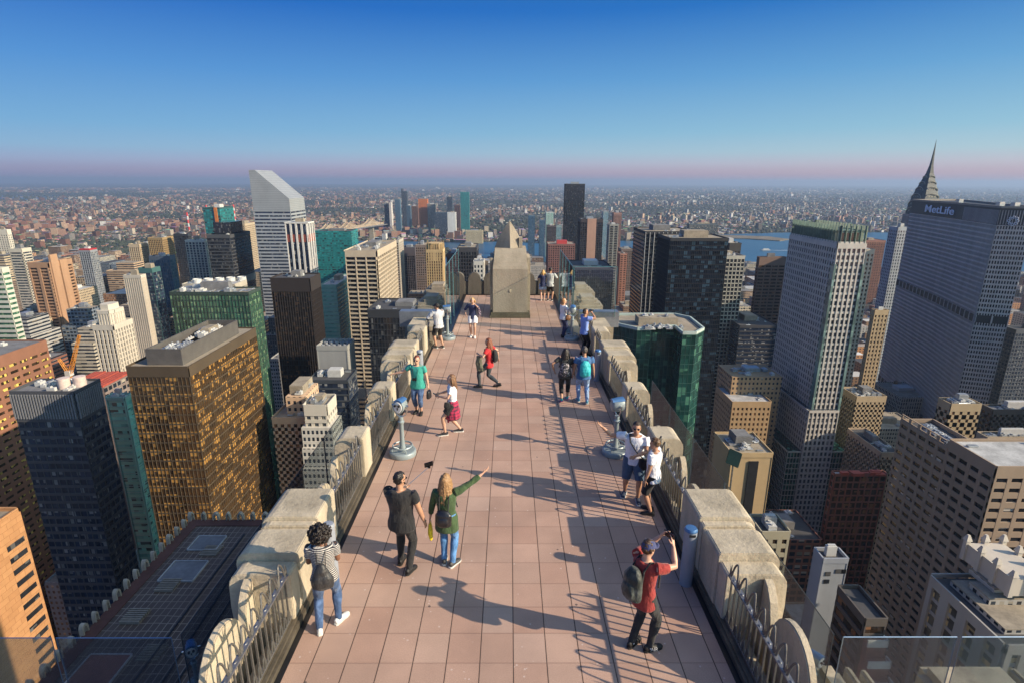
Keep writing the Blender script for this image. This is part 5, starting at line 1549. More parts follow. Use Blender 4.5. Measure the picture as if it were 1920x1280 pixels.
# ribs only on the nearer half of the long face
p, q = P2, P3
for j in range(1, 40):
    f = j / 40
    if f > 0.18:
        a = (p[0] + (q[0] - p[0]) * f, p[1] + (q[1] - p[1]) * f); b = (p[0] + (q[0] - p[0]) * (f + .009), p[1] + (q[1] - p[1]) * (f + .009))
        mb.obox(a, b, 0.35, zt - 12, zt - 1.5)
mb.build('crown_ribs', wallmat((0.50, 0.46, 0.45)), t)
mb = MB(); parapet(mb, poly, zt, 1.6, 0.8, 0.6); mb.build('parapet', wallmat((0.30, 0.27, 0.24)), t)
for (xx, yy) in ((P2[0] + 12, 520), (P3[0] + 14, 450), (P4[0] - 6, 436)):
    mb = MB(); mb.box(xx, xx + 4, yy, yy + 4, zt, zt + 4); mb.tube([(xx + 2, yy + 2, zt + 4), (xx + 2, yy + 2, zt + 10)], 0.12, 4); mb.build('roof_mast', M_steel, t)
def letters(txt, p, q, f0, f1, zc, size, parent, name, mat_, depth=0.3):
    cu = bpy.data.curves.new(name, 'FONT')
    cu.body = txt; cu.size = size; cu.extrude = depth / 2; cu.align_x = 'CENTER'; cu.align_y = 'CENTER'; cu.offset = 0.012 * size
    tmp = bpy.data.objects.new('tmp', cu)
    COL.objects.link(tmp)
    dg = bpy.context.evaluated_depsgraph_get()
    me = bpy.data.meshes.new_from_object(tmp.evaluated_get(dg))
    bpy.data.objects.remove(tmp)
    o = bpy.data.objects.new(name, me)
    me.materials.clear(); me.materials.append(mat_)
    COL.objects.link(o)
    P, Q = Vector((p[0], p[1], 0)), Vector((q[0], q[1], 0))
    u = (Q - P).normalized(); nrm = Vector((u.y, -u.x, 0))
    c = P + (Q - P) * ((f0 + f1) / 2) + nrm * 0.8 + Vector((0, 0, zc))
    w = (Q - P).length * (f1 - f0)
    xs = [v.co.x for v in me.vertices]; s = w / (max(xs) - min(xs))
    Mx = Matrix((u, Vector((0, 0, 1)), u.cross(Vector((0, 0, 1))))).transposed().to_4x4()
    for v in me.vertices:
        v.co = Mx @ Vector((v.co.x * s, v.co.y, v.co.z)) + c - Vector(parent.location)
    o.parent = parent
    return o
M_sign = mat('pale_blue_sign_letters', (0.60, 0.70, 0.90), 0.4, 0, 1, 0.05)
l12 = math.hypot(P2[0] - P1[0], P2[1] - P1[1])
letters('MetLife', P1, P2, 0.36, 0.97, zt - 6.4, 9.5, t, 'lettering', M_sign)
# the flower-like emblem on the narrow bright end
u = (Vector((P4[0], P4[1], 0)) - Vector((P3[0], P3[1], 0))).normalized()
c = Vector((P3[0], P3[1], 0)) + u * ((Vector((P4[0], P4[1], 0)) - Vector((P3[0], P3[1], 0))).length * 0.42) + Vector((u.y, -u.x, 0)) * 1.1 + Vector((0, 0, zt - 9))
mb = MB()
for k in range(8):
    a = math.pi / 4 * k
    d = u * math.cos(a) + Vector((0, 0, 1)) * math.sin(a)
    e = u * -math.sin(a) + Vector((0, 0, 1)) * math.cos(a)
    loop = [c + d * r_ + e * w_ for r_, w_ in ((1.5, 0), (2.6, 0.8), (3.4, 0.55), (3.4, -0.55), (2.6, -0.8))]
    mb.tube(loop, 0.2, 4, closed=True)
mb.build('emblem', M_sign, t)
HEROES.append(('the big office slab with lettering', 1810, 390, 500, P1[0], P5[0], 424, 610)); FOOT.append((P1[0] - 5, P5[0] + 30, 424, 612, zt))

# ---------------- the spired tower behind it
Ys = 850.0
tip = aty(1756, 262, Ys)
cxs, cys = tip.x, Ys
def zpx(py, px=1740): return aty(px, py, Ys).z
t = thing('spired_tower', 'art deco tower with a needle spire and scalloped steel crown behind the lettered slab', 'tower', (cxs, cys, GZ))
zsh = zpx(402)
hwid = 16.6
prof = [(zsh, 16.5), (zpx(385), 15.6), (zpx(370), 13.4), (zpx(355), 10.4), (zpx(340), 7.2), (zpx(325), 3.8), (zpx(310), 2.0), (zpx(295), 1.25), (zpx(280), 0.7), (tip.z, 0.1)]
mb = MB()
for (za, ra), (zb_, rb) in zip(prof[:-1], prof[1:]):
    pa = octo(cxs, cys, ra, ra, 0.3); pb = octo(cxs, cys, rb, rb, 0.3)
    mb.prism(pa, za, zb_, top_poly=pb, top=False)
mb.build('spire', mat('weathered_steel_spire', (0.085, 0.088, 0.085), 0.5, 0.3, 0.15, 0.35), t)
for lvl, (py, r_, k_) in enumerate([(400, 16.7, 1.0), (386, 15.9, .9), (372, 13.9, .75), (358, 11.2, .6), (346, 8.6, .45), (334, 6.0, .35)]):
    za = zpx(py)
    for (dx, dy) in ((0, -1), (-1, 0), (1, 0)):
        mb = MB(); arc = []
        for k in range(9):
            a = math.pi * k / 8
            off = math.cos(a) * r_ * 0.72
            x, y = cxs + dx * (r_ * 0.98) + (off if dx == 0 else 0), cys + dy * (r_ * 0.98) + (off if dy == 0 else 0)
            arc.append((x, y, za + math.sin(a) * 9 * k_))
        mb.tube(arc, 0.55, 4)
        for k in (-1, 0, 1):
            xx, yy = cxs + dx * r_ * 1.0 + (k * r_ * .3 if dx == 0 else 0), cys + dy * r_ * 1.0 + (k * r_ * .3 if dy == 0 else 0)
            zz = za + 2.6 * k_
            mb.face([(xx - (.9 if dx == 0 else 0), yy - (.9 if dy == 0 else 0), zz), (xx + (.9 if dx == 0 else 0), yy + (.9 if dy == 0 else 0), zz), (xx, yy, zz + 3 * k_)])
        mb.build('scalloped_arch', mat('bright_steel_trim', (0.33, 0.31, 0.25), 0.4, 0.4, 0.2, 0.3), t)
mb = MB(); sp_ = [(cxs - hwid, cys - hwid), (cxs + hwid, cys - hwid), (cxs + hwid, cys + hwid), (cxs - hwid, cys + hwid)]
mb.prism(sp_, GZ, zsh); facade(mb, sp_, GZ, zsh, 3.7, 3.2, 1.4, 0.5, 1.2, 0.2, 3); mb.build('shaft', wallmat((0.33, 0.31, 0.30)), t)
HEROES.append(('the spired tower', 1740, 300, Ys, cxs - 15, cxs + 15, Ys - 15, Ys + 15)); FOOT.append((cxs - 16, cxs + 16, Ys - 16, Ys + 16, zsh))

# ---------------- right foreground
Ym = 150.0
mz = aty(1868, 878, Ym).z
mx = aty(1868, 878, Ym).x
m2 = y_for_px(mx, mz, 1782, Ym, 400)
brn = (0.29, 0.225, 0.18)
gb = glazing('dark_slot_glass', (0.014, 0.014, 0.016), (0.42, 0.38, 0.32), 0.16, 4.8, 3.4, 0.14)
t = block('brown_office_tower', 'big brown stone office tower with slot windows at the lower right', mx, mx + 46, Ym, m2, mz, gb, brn, 3, 3.4, 4.8, 1.3, 0.35, 1.95, 0.3, 3.0, 3, pent=False, cat='tower', wm=wallmat((0.40, 0.29, 0.20)))
# taller rear part
zp = aty(1767, 794, 190).z
lo, hi = m2, 400
xx = mx + 0.02
yy = y_for_px(xx, zp, 1767, 100, 400)
y3 = y_for_px(xx, zp, 1690, yy, 500)
xr = aty(1842, 794, yy).x
mb = MB(); pp = [(mx, m2 + .01), (xr, m2 + .01), (xr, y3), (mx, y3)]
mb.prism(pp, GZ, zp); mb.build('rear_glazing', gb, t)
mb = MB(); facade(mb, pp, GZ, mz, 3.4, 4.8, 1.3, 0.35, 1.95, 0.3, 0.2); facade(mb, pp, mz, zp, 3.4, 3, 0, 0.5, 0, 0.45, zp - mz - .1); parapet(mb, pp, zp, 1.4, 0.5, 0.5)
mb.build('rear_wall', wallmat((0.40, 0.29, 0.20)), t)
mb = MB(); mb.box(mx + .5, xr - .5, m2 + .5, y3 - .5, zp + .006, zp + .2); mb.build('rear_roof', ROOFS[2], t)
roof_kit(t, mx + 2, xr - 2, m2 + 2, y3 - 2, zp - 0.5, random.Random(2), 14, False, 0.7, 0.9)
FOOT.append((mx, xr, m2, y3, zp)); HEROES.append(('the brown office tower', 1767, 794, 190, mx, xr, m2, y3))

# art deco setback tower, bottom right
Yd = 92.0
dz = aty(1885, 1212, Yd).z
dx_ = aty(1885, 1212, Yd).x
yfar = y_for_px(dx_, dz, 1748, Yd, 300)
gray = (0.40, 0.375, 0.345)
g2 = glazing('shaft_windows', (0.05, 0.045, 0.04), (0.50, 0.38, 0.20), 0.45, 1.3, 3.4, 0.2)
t = block('setback_tower', 'pale grey setback tower with ornate white crown at the bottom right', dx_, dx_ + 26, Yd, yfar, dz, g2, gray, 2, 3.5, 4.6, 2.5, 0.6, 0.9, 0.12, 1.4, 0, pent=False, cat='tower')
h2 = dz + 8
lv = [(2.2, 3, 5.0, dz + 1.3), (4.4, 6, 9.5, dz + 2.8), (6.8, 11, 17, dz + 4.0)]
for i, (ix, iy, iy2, zz) in enumerate(lv):
    zprev = dz if i == 0 else lv[i - 1][3]
    pp = [(dx_ + ix, Yd + iy + 4 * i), (dx_ + 24 - i, Yd + iy + 4 * i), (dx_ + 24 - i, yfar - iy2 * .5), (dx_ + ix, yfar - iy2 * .5)]
    mb = MB(); mb.prism(pp, zprev + .02, zz); w = mb.build('setback', WALLS['paired'], t); w.color = (0.36, 0.34, 0.31, 1)
    mb = MB(); mb.prism([(p[0], p[1]) for p in pp], zz + .02, zz + .25); mb.build('setback_roof', ROOFS[1], t)
pp = [(dx_ + 7.5, Yd + 22), (dx_ + 16, Yd + 22), (dx_ + 16, yfar - 11), (dx_ + 7.5, yfar - 11)]
zc = dz + 4.0
mb = MB(); mb.prism(pp, zc + .3, zc + 4.6); 
for i in range(4):
    p, q = pp[i], pp[(i + 1) % 4]
    l = math.hypot(q[0] - p[0], q[1] - p[1]); k = max(2, int(l / 3.2))
    for j in range(k):
        xx, yy = p[0] + (q[0] - p[0]) * j / k, p[1] + (q[1] - p[1]) * j / k
        mb.box(xx - .5, xx + .5, yy - .5, yy + .5, zc + .3, zc + 5.4)
        mb.prism([(xx - .7, yy - .7), (xx + .7, yy - .7), (xx + .7, yy + .7), (xx - .7, yy + .7)], zc + 5.41, zc + 6.8, top_poly=[(xx - .25, yy - .25), (xx + .25, yy - .25), (xx + .25, yy + .25), (xx - .25, yy + .25)])
mb.build('ornate_crown', wallmat((0.60, 0.54, 0.46)), t)
roof_kit(t, dx_ + 8, dx_ + 22, Yd + 4, Yd + 24, dz, random.Random(3), 6, False)
FOOT.append((dx_, dx_ + 26, Yd, yfar, dz))

t, (x0, x1, y0, y1, z), rnd = hero('ornate_brown_block', 'brown ornate stone block with many small windows below the dark banded block', 1373, 1446, 755, 330, far=1344, glass=G['brown'], wall=(0.50, 0.33, 0.17), roof=3, fh=3.5, bw=2.7, pw=1.45, pd=0.25, sh=1.7, sd=0.22, top=3.0, units=3, pent=False, cat='building')
mb = MB(); up_ = [(x0 + 4, y0 + 14), (x1 + 12, y0 + 14), (x1 + 12, y1 + 12), (x0 + 4, y1 + 12)]
mb.prism(up_, GZ, z + 12.5); w = mb.build('upper_wing', WALLS['punched'], t); w.color = (0.42, 0.28, 0.15, 1)
roof_kit(t, x0 + 5, x1 + 10, y0 + 15, y1 + 10, z + 12.3, random.Random(6), 10, True, 0.6)
t, (x0, x1, y0, y1, z), rnd = hero('tan_blank_block', 'tan stepped block with one dark vertical slot right of the deck', 1372, 1449, 852, 225, far=1340, glass=wallmat((0.60, 0.44, 0.24)), wall=(0.60, 0.44, 0.24), roof=1, fh=3.6, bw=60, pw=0.5, pd=0.2, sh=0, sd=0.2, top=1.2, units=9, cat='building')
mb = MB(); mb.box(x0 + 8, x0 + 12.2, y0 - 0.5, y0 + 1, z - 40, z - 3); mb.build('dark_slot', M_dark, t)
hero('green_stained_block', 'small beige block stained green with a rooftop turret below the tan stepped block', 1428, 1481, 1000, 165, far=1405, glass=G['brown'], wall=(0.46, 0.42, 0.30), roof=2, fh=3.5, bw=3.0, pw=1.6, pd=0.25, sh=1.7, sd=0.22, top=2.0, units=2, cat='building', pm=ROOFS[3])
t, (x0, x1, y0, y1, z), rnd = hero('red_construction_block', 'half-built block with red netting and clutter on its open roof', 1566, 1662, 890, 255, far=1560, glass=G['brown'], wall=(0.26, 0.10, 0.07), roof=3, fh=3.8, bw=3.4, pw=0.6, pd=0.4, sh=0.8, sd=0.3, top=0.5, units=12, pent=False, cat='building')
mb = MB()
for i in range(9):
    a = rnd.uniform(x0 + 1, x1 - 6); b = rnd.uniform(y0 + 1, y1 - 5)
    mb.box(a, a + rnd.uniform(2, 6), b, b + rnd.uniform(0.8, 2.5), z + .3, z + rnd.uniform(.8, 2.5))
mb.build('red_netting', mat('red_netting', (0.36, 0.07, 0.045), 0.8, 0, 0.5, 0.3), t)
hero('long_tan_roof_block', 'long tan block with white rooftop blobs right of the green-crowned tower', 1606, 1662, 745, 345, far=1578, glass=G['brown'], wall=(0.52, 0.40, 0.25), roof=0, fh=3.5, bw=3.0, pw=1.7, pd=0.25, sh=1.8, sd=0.25, top=3.0, units=10, cat='building')
hero('tiered_tan_block', 'tiered tan block between the half-built block and the long tan roof', 1652, 1688, 850, 290, far=1590, glass=G['brown'], wall=(0.50, 0.38, 0.26), roof=2, fh=3.5, bw=3.0, pw=1.7, pd=0.25, sh=1.8, sd=0.25, top=2.0, units=6, cat='building')
hero('white_plain_house', 'plain white block, tinted bluish for shade, with a few small windows right of the deck', 1543, 1590, 1052, 128, far=1526, glass=wallmat((0.34, 0.37, 0.41)), wall=(0.34, 0.37, 0.42), roof=2, fh=3.6, bw=60, pw=0.5, pd=0.12, sh=0, sd=0.1, top=0.5, units=1, cat='building', zb=GZ)  # wall colour lowered to stand in for shade
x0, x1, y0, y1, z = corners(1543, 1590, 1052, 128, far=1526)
mb = MB()
for (a, b, c, d) in ((1.2, 2.6, 3.2, 4.4), (1.2, 2.6, 5.6, 6.8), (3.8, 6.6, 2.4, 3.6)):
    mb.box(x0 + a, x0 + b, y0 - 0.16, y0 + .4, z - d, z - c)
mb.build('window', G['black'], [o for o in bpy.data.objects if o.name == 'white_plain_house'][0])
t, (x0, x1, y0, y1, z), rnd = hero('terraced_dark_block', 'narrow dark block stepping down in white-edged terraces at the lower right', 1622, 1662, 1165, 104, far=1572, glass=G['brown'], wall=(0.10, 0.085, 0.075), roof=2, fh=3.3, bw=30, pw=0.6, pd=0.2, sh=1.2, sd=0.25, top=1.0, units=0, pent=False, cat='building')
for k in range(5):
    zz = z - 4.2 * (k + 1); yy = y0 - 1.7 * (k + 1)
    mb = MB(); mb.box(x0 + .4 - .25 * k, x1 - .2 + .25 * k, yy, yy + 1.69, GZ, zz); w = mb.build('terrace', ROOFS[4], t)
    mb = MB(); mb.box(x0 + .2 - .25 * k, x1 + .25 * k, yy - .25, yy - .002, zz - 1.0, zz + .9); mb.box(x1 - .2 + .25 * k + .01, x1 + .05 + .25 * k, yy - .25, yy + 1.6, zz - .6, zz + .9); mb.build('terrace_rim', wallmat((0.60, 0.60, 0.56)), t)
hero('tan_lit_block', 'tan block with small arches behind the brown office tower', 1783, 1840, 760, 262, far=1760, glass=G['brown'], wall=(0.52, 0.40, 0.24), roof=2, fh=4.2, bw=4.2, pw=2.4, pd=0.25, sh=2.4, sd=0.25, top=3.0, units=10, cat='building')
hero('dark_ivied_block', 'dark block with water tank to the right of the tan arched block', 1862, 1960, 770, 300, far=1842, glass=G['brown'], wall=(0.16, 0.13, 0.10), roof=0, fh=3.5, bw=3.5, pw=1.8, pd=0.25, sh=1.8, sd=0.25, top=2.0, units=6, cat='building')
hero('tan_plant_block', 'tan block crowded with rooftop plant at the right edge', 1850, 1960, 822, 232, far=1832, glass=G['brown'], wall=(0.48, 0.38, 0.26), roof=1, fh=3.5, bw=3.5, pw=1.8, pd=0.25, sh=1.8, sd=0.25, top=2.0, units=12, cat='building')
hero('shaded_rear_slab', 'shadowed slab right behind the lettered office slab', 1905, 1990, 620, 520, far=1878, glass=G['navy'], wall=(0.09, 0.10, 0.12), roof=2, fh=3.8, bw=3, pw=0.8, pd=0.3, sh=1.2, sd=0.25, top=3, units=2)

# ---------------- across the river
lic = [('dark_needle_tower', 'dark blue tower with a pointed top across the river', 752, 762, 359, 3300, G['navy'], (0.06, 0.09, 0.12)), ('orange_wrapped_tower', 'tower wrapped in orange netting across the river', 784, 801, 374, 3200, wallmat((0.62, 0.20, 0.06)), (0.62, 0.20, 0.06)),
       ('grey_lattice_tower', 'grey tower right of the orange-wrapped one', 801, 816, 383, 3150, G['grey'], (0.36, 0.36, 0.34)), ('teal_river_tower', 'tall teal glass tower across the river', 863, 879, 361, 2900, G['teal'], (0.04, 0.24, 0.26)),
       ('navy_river_tower', 'navy tower left of the tall teal glass tower', 838, 847, 370, 3100, G['navy'], (0.05, 0.08, 0.12)), ('white_river_block', 'white block in front of the navy river tower', 839, 854, 399, 2700, wallmat((0.72, 0.72, 0.70)), (0.72, 0.72, 0.70)),
       ('blue_curved_tower', 'blue-grey tower left of the dark pointed tower across the river', 740, 749, 374, 2900, G['blue'], (0.12, 0.2, 0.26)), ('dark_pair_tower', 'dark block left of the blue-grey tower across the river', 720, 731, 384, 3000, G['navy'], (0.07, 0.08, 0.11)),
       ('pale_pair_tower', 'thin white tower touching the dark block across the river', 729, 733, 381, 2980, wallmat((0.65, 0.63, 0.6)), (0.65, 0.63, 0.6)), ('brown_river_block', 'brown block between the pointed and orange towers', 768, 783, 387, 3100, G['brown'], (0.22, 0.12, 0.09)),
       ('navy_wide_block', 'wide navy glass block below the grey tower across the river', 815, 838, 399, 2800, G['navy'], (0.06, 0.10, 0.15)), ('maroon_river_tower', 'maroon tower between the navy and teal towers', 852, 862, 385, 3000, G['brown'], (0.16, 0.09, 0.09)),
       ('cream_river_block', 'long cream block with many windows behind the near shore of Queens', 873, 905, 433, 2500, G['brown'], (0.66, 0.56, 0.36)), ('midblue_river_tower', 'mid blue tower right of the pointed tower', 762, 769, 386, 3000, G['blue'], (0.1, 0.15, 0.2))]
for nm, lb, a, b, py, Y, gl, wc in lic:
    lb = lb.replace('Queens', 'the far borough')
    hero(nm, lb, a, b, py, Y, depth=35, glass=gl, wall=wc, roof=2, fh=4, bw=(6 if nm != 'cream_river_block' else 4), pw=0.8 if nm != 'cream_river_block' else 2, pd=0.4, sh=1.0, sd=0.3, top=3, units=0, pent=(nm not in ('dark_needle_tower',)))
x0, x1, y0, y1, z = corners(752, 762, 359, 3300, depth=35)
mb = MB(); mb.prism([(x0, y0), (x0 + 10, y0), (x0 + 10, y1), (x0, y1)], z, z + 14); mb.build('upper_step', G['navy'], [o for o in bpy.data.objects if o.name == 'dark_needle_tower'][0])
# smokestacks
M_red = mat('stack_red', (0.52, 0.04, 0.035), 0.6, 0, 0.1, 0.15)
for i, (px, pt, pb, Y, lb) in enumerate([(350, 399, 432, 3000, 'red and white striped chimney left of the teal glass tower'), (437, 384, 412, 3050, 'red and white striped chimney right beside the teal glass tower'), (386, 385, 402, 3100, 'red-tipped chimney behind the teal glass tower')]):
    a, b = aty(px, pt, Y), aty(px, pb, Y)
    t = thing('striped_chimney', lb, 'chimney', (a.x, Y, b.z), 'striped chimneys')
    n_ = 5
    for s_ in range(2):
        mb = MB()
        for k in range(n_):
            if (k % 2 == 0) == (s_ == 0):
                z0_, z1_ = a.z - (a.z - b.z) * (k + 1) / n_, a.z - (a.z - b.z) * k / n_
                mb.lathe([(4.6, z0_), (4.2, z1_)], c=(a.x, Y, 0), seg=12)
        if s_ == 0: mb.lathe([(4.2, a.z), (0, a.z)], c=(a.x, Y, 0), seg=12)
        else: mb.lathe([(5.5, GZ), (4.6, b.z)], c=(a.x, Y, 0), seg=12)
        mb.build('red_stripe' if s_ == 0 else 'white_stripe', M_red if s_ == 0 else M_white, t)
# cantilever bridge
t = thing('cantilever_bridge', 'steel cantilever bridge with peaked towers behind the teal tower', 'bridge', (-600, 1800, GZ))
A, B = aty(600, 436, 2000), aty(716, 423, 2450)
mb = MB()
u = Vector((B.x - A.x, B.y - A.y, 0)); ln = u.length; u.normalize(); v_ = Vector((-u.y, u.x, 0))
deck_z = A.z - 3
def bp_(s_, h_, side): 
    q = Vector((A.x, A.y, deck_z)) + u * s_ + v_ * (9 * side); return (q.x, q.y, deck_z + h_)
import itertools
peaks = [ln * f for f in (0.12, 0.42, 0.80)]
def hgt(s_): return 6 + max(22 * max(0, 1 - abs(s_ - p) / (ln * 0.13)) ** 1.4 for p in peaks)
NS = 60
for side in (-1, 1):
    up_ = [bp_(ln * k / NS, hgt(ln * k / NS), side) for k in range(NS + 1)]
    mb.tube(up_, 1.1, 4); mb.tube([bp_(0, 0, side), bp_(ln, 0, side)], 1.3, 4)
    for k in range(NS):
        mb.tube([bp_(ln * k / NS, 0, side), up_[k]], 0.6, 4, cap=False)
        mb.tube([bp_(ln * k / NS, 0, side), up_[k + 1]], 0.5, 4, cap=False)
mb.build('truss', mat('beige_bridge_steel', (0.45, 0.35, 0.24), 0.6, 0.2, 0.05, 0.2), t)
mb = MB()
p, q = bp_(0, 0, -1), bp_(ln, 0, -1)
mb.obox((p[0], p[1]), (q[0], q[1]), 18, deck_z - 2, deck_z); mb.build('roadway', ROOFS[0], t)
for k, pk in enumerate(peaks):
    mb = MB(); c = Vector((A.x, A.y, 0)) + u * pk; mb.box(c.x - 9, c.x + 9, c.y - 6, c.y + 6, GZ, deck_z - 2.01); mb.build('pier', ROOFS[1], t)

for i, (xa, xb, ya, yb_, zt_, lb) in enumerate([(215, 262, -70, 20, -70, 'unseen big grey tower beside the viewer beyond the right edge'), (240, 300, 34, 112, -62, 'dark tower out of view right of the setback tower'), (262, 330, 128, 190, -80, 'brown tower out of view right of the brown office tower'),
        (345, 410, 205, 268, -70, 'grey slab out of view beyond the tan plant block'), (405, 470, 285, 345, -85, 'dark slab out of view beyond the dark ivied block')]):
    t = thing('shading_tower', lb, 'tower', ((xa + xb) / 2, (ya + yb_) / 2, GZ), 'unseen towers shading the canyon to the right')  # unseen towers, added to shade the low blocks at the right
    mb = MB(); mb.box(xa, xb, ya, yb_, GZ, zt_); w = mb.build('wall', WALLS[('pier', 'band', 'punched', 'pier', 'band')[i]], t); w.color = (0.3, 0.27, 0.24, 1)
    mb = MB(); mb.box(xa + .5, xb - .5, ya + .5, yb_ - .5, zt_ + .01, zt_ + .3); mb.build('roof', ROOFS[0], t)
    FOOT.append((xa, xb, ya, yb_, zt_))

# tower crane over a building site, left
b0 = aty(131, 702, 300)
t = thing('tower_crane', 'orange tower crane with a raised boom between the brick block and the white tower', 'crane', (b0.x, 300, b0.z - 25))
M_or = mat('crane_orange', (0.60, 0.24, 0.03), 0.5, 0.1, 0.5, 0.2)
def lattice(mb, a, b_, w, n_):
    a, b_ = Vector(a), Vector(b_)
    d = (b_ - a).normalized(); x_ = d.cross(Vector((0, 1, 0))).normalized() * w; y_ = Vector((0, 1, 0)) * w
    cs = (x_ + y_, x_ - y_, -x_ - y_, y_ - x_)
    for c_ in cs: mb.tube([a + c_, b_ + c_ * .6], .16, 4)
    for k in range(n_):
        for i in range(4):
            mb.tube([a + (b_ - a) * k / n_ + cs[i] * (1 - .4 * k / n_), a + (b_ - a) * (k + 1) / n_ + cs[(i + 1) % 4] * (1 - .4 * (k + 1) / n_)], .10, 4, cap=False)
mb = MB(); lattice(mb, (b0.x, 300, b0.z - 30), (b0.x, 300, b0.z), 1.0, 8); mb.build('mast', M_or, t)
e1, e2 = aty(149, 628, 300), aty(110, 672, 300)
mb = MB(); lattice(mb, b0, e1, 0.8, 9); mb.build('boom', M_or, t)
mb = MB(); lattice(mb, b0, e2, 0.7, 4); mb.build('counter_jib', M_or, t)
mb = MB(); mb.box(b0.x - 1.6, b0.x + 1.2, 298.5, 301.5, b0.z - .5, b0.z + 2.4); mb.build('cab', M_white, t)
q0, q1 = aty(118, 705, 305), aty(196, 705, 305)
t = thing('building_site', 'red decked building site at the foot of the orange crane', 'building', (q0.x, 310, GZ))
mb = MB(); mb.box(q0.x, q1.x, 303, 330, GZ, q0.z - 6); w = mb.build('frame', WALLS['loft'], t); w.color = (.25, .2, .18, 1)
mb = MB()
for k in range(9):
    a = q0.x + (q1.x - q0.x) * k / 9
    mb.box(a + .2, a + 1.8, 303.2, 329, q0.z - 5.99, q0.z - 5.2 + .2 * (k % 3))
mb.build('red_decking', MATS['red_netting'], t)
FOOT.append((q0.x, q1.x, 297, 332, q0.z))
# ================================================================== GROUND, RIVER, FAR CITY
m, n, b = newmat('far_ground')
o = OBJ(n)
f1 = ramp01(n, NOISE(n, o, 0.0011, 6, 0.6), 0.42, 0.6)
f2 = ramp01(n, NOISE(n, o, 0.011, 4, 0.7), 0.50, 0.66)
vo = N(n, 'ShaderNodeTexVoronoi'); vo.inputs['Scale'].default_value = 0.022
L(n, o, vo.inputs['Vector'])
vs = N(n, 'ShaderNodeSeparateColor'); L(n, vo.outputs['Color'], vs.inputs[0])
c = MIX(n, f1, (0.035, 0.045, 0.028), (0.085, 0.08, 0.078))
roof = MIX(n, vs.outputs[1], (0.30, 0.22, 0.18), (0.50, 0.48, 0.45))
c = MIX(n, M2(n, 'MULTIPLY', M2(n, 'LESS_THAN', vs.outputs[0], 0.22), ramp01(n, f2, 0.2, 0.8)), c, roof)
L(n, c, b.inputs['Base Color'])
b.inputs['Roughness'].default_value = 0.95
b.inputs['Specular IOR Level'].default_value = 0.1
mb = MB(); GR = 42000
mb.face([(-GR, -1500, GZ), (GR, -1500, GZ), (GR, GR, GZ), (-GR, GR, GZ)])
tag(mb.build('ground', m), kind='structure')
# streets of the near island as a sheet with lane tone
m, n, b = newmat('street_asphalt')
o = OBJ(n); sp = N(n, 'ShaderNodeSeparateXYZ'); L(n, o, sp.inputs[0])
c = MIX(n, ramp01(n, NOISE(n, o, 0.05, 4), 0.35, 0.65), (0.035, 0.035, 0.038), (0.06, 0.06, 0.062))
L(n, c, b.inputs['Base Color']); b.inputs['Roughness'].default_value = 0.9
mb = MB(); mb.face([(-3000, -200, GZ + .3), (1700, -200, GZ + .3), (1700, 1560, GZ + .3), (-900, 1660, GZ + .3), (-3000, 1800, GZ + .3)])
tag(mb.build('road', m), kind='structure')
m, n, b = newmat('river_water')
o = OBJ(n)
w_ = ramp01(n, NOISE(n, o, 0.004, 4), 0.35, 0.65)
L(n, MIX(n, w_, (0.012, 0.07, 0.14), (0.025, 0.10, 0.18)), b.inputs['Base Color'])
b.inputs['Roughness'].default_value = 0.32
b.inputs['IOR'].default_value = 1.33
bp_n = N(n, 'ShaderNodeBump'); bp_n.inputs['Strength'].default_value = 0.35; bp_n.inputs['Distance'].default_value = 1.0
L(n, NOISE(n, o, 0.08, 4), bp_n.inputs['Height']); L(n, bp_n.outputs[0], b.inputs['Normal'])
rw = random.Random(3)
far = [(-900, 2560), (-600, 2600), (-300, 2540), (0, 2580), (150, 2500), (330, 2560), (520, 2640), (640, 2580), (700, 2860), (780, 2600), (1000, 2700), (1080, 2960), (1350, 3050), (1700, 3150), (2300, 3100), (3200, 2600)]
mb = MB(); mb.face([(p[0], p[1], GZ + .7) for p in [(-900, 1690), (600, 1640), (1500, 1600), (2100, 1300), (3200, 900)] + far[::-1]])
mb.face([(p.x, p.y, GZ + .7) for p in (atz(-200, 377, GZ), atz(130, 375, GZ), atz(230, 371, GZ), atz(120, 367.5, GZ), atz(-200, 367.5, GZ))])
mb.face([(p.x, p.y, GZ + .75) for p in (atz(1160, 428, GZ), atz(1230, 425, GZ), atz(1290, 417, GZ), atz(1225, 419, GZ), atz(1168, 423, GZ))])
tag(mb.build('river', m), kind='structure')
mb = MB()
isl = [(-1500, 2040), (-700, 2010), (-230, 2050), (-150, 2110), (-240, 2170), (-700, 2240), (-1500, 2290)]
mb.prism(isl, GZ, GZ + 3)
isl2 = [(-70, 1960), (-20, 1940), (40, 1975), (30, 2020), (-50, 2030)]
mb.prism(isl2[:], GZ, GZ + 3)
q = [atz(p[0], p[1], GZ) for p in ((1330, 447), (1400, 449), (1462, 453), (1480, 450), (1440, 445), (1345, 442))]
mb.prism([(v.x, v.y) for v in q], GZ, GZ + 4)
tag(mb.build('island', mat('island_ground', (0.16, 0.13, 0.09), 0.95, 0, 0.02, 0.4)), kind='structure')

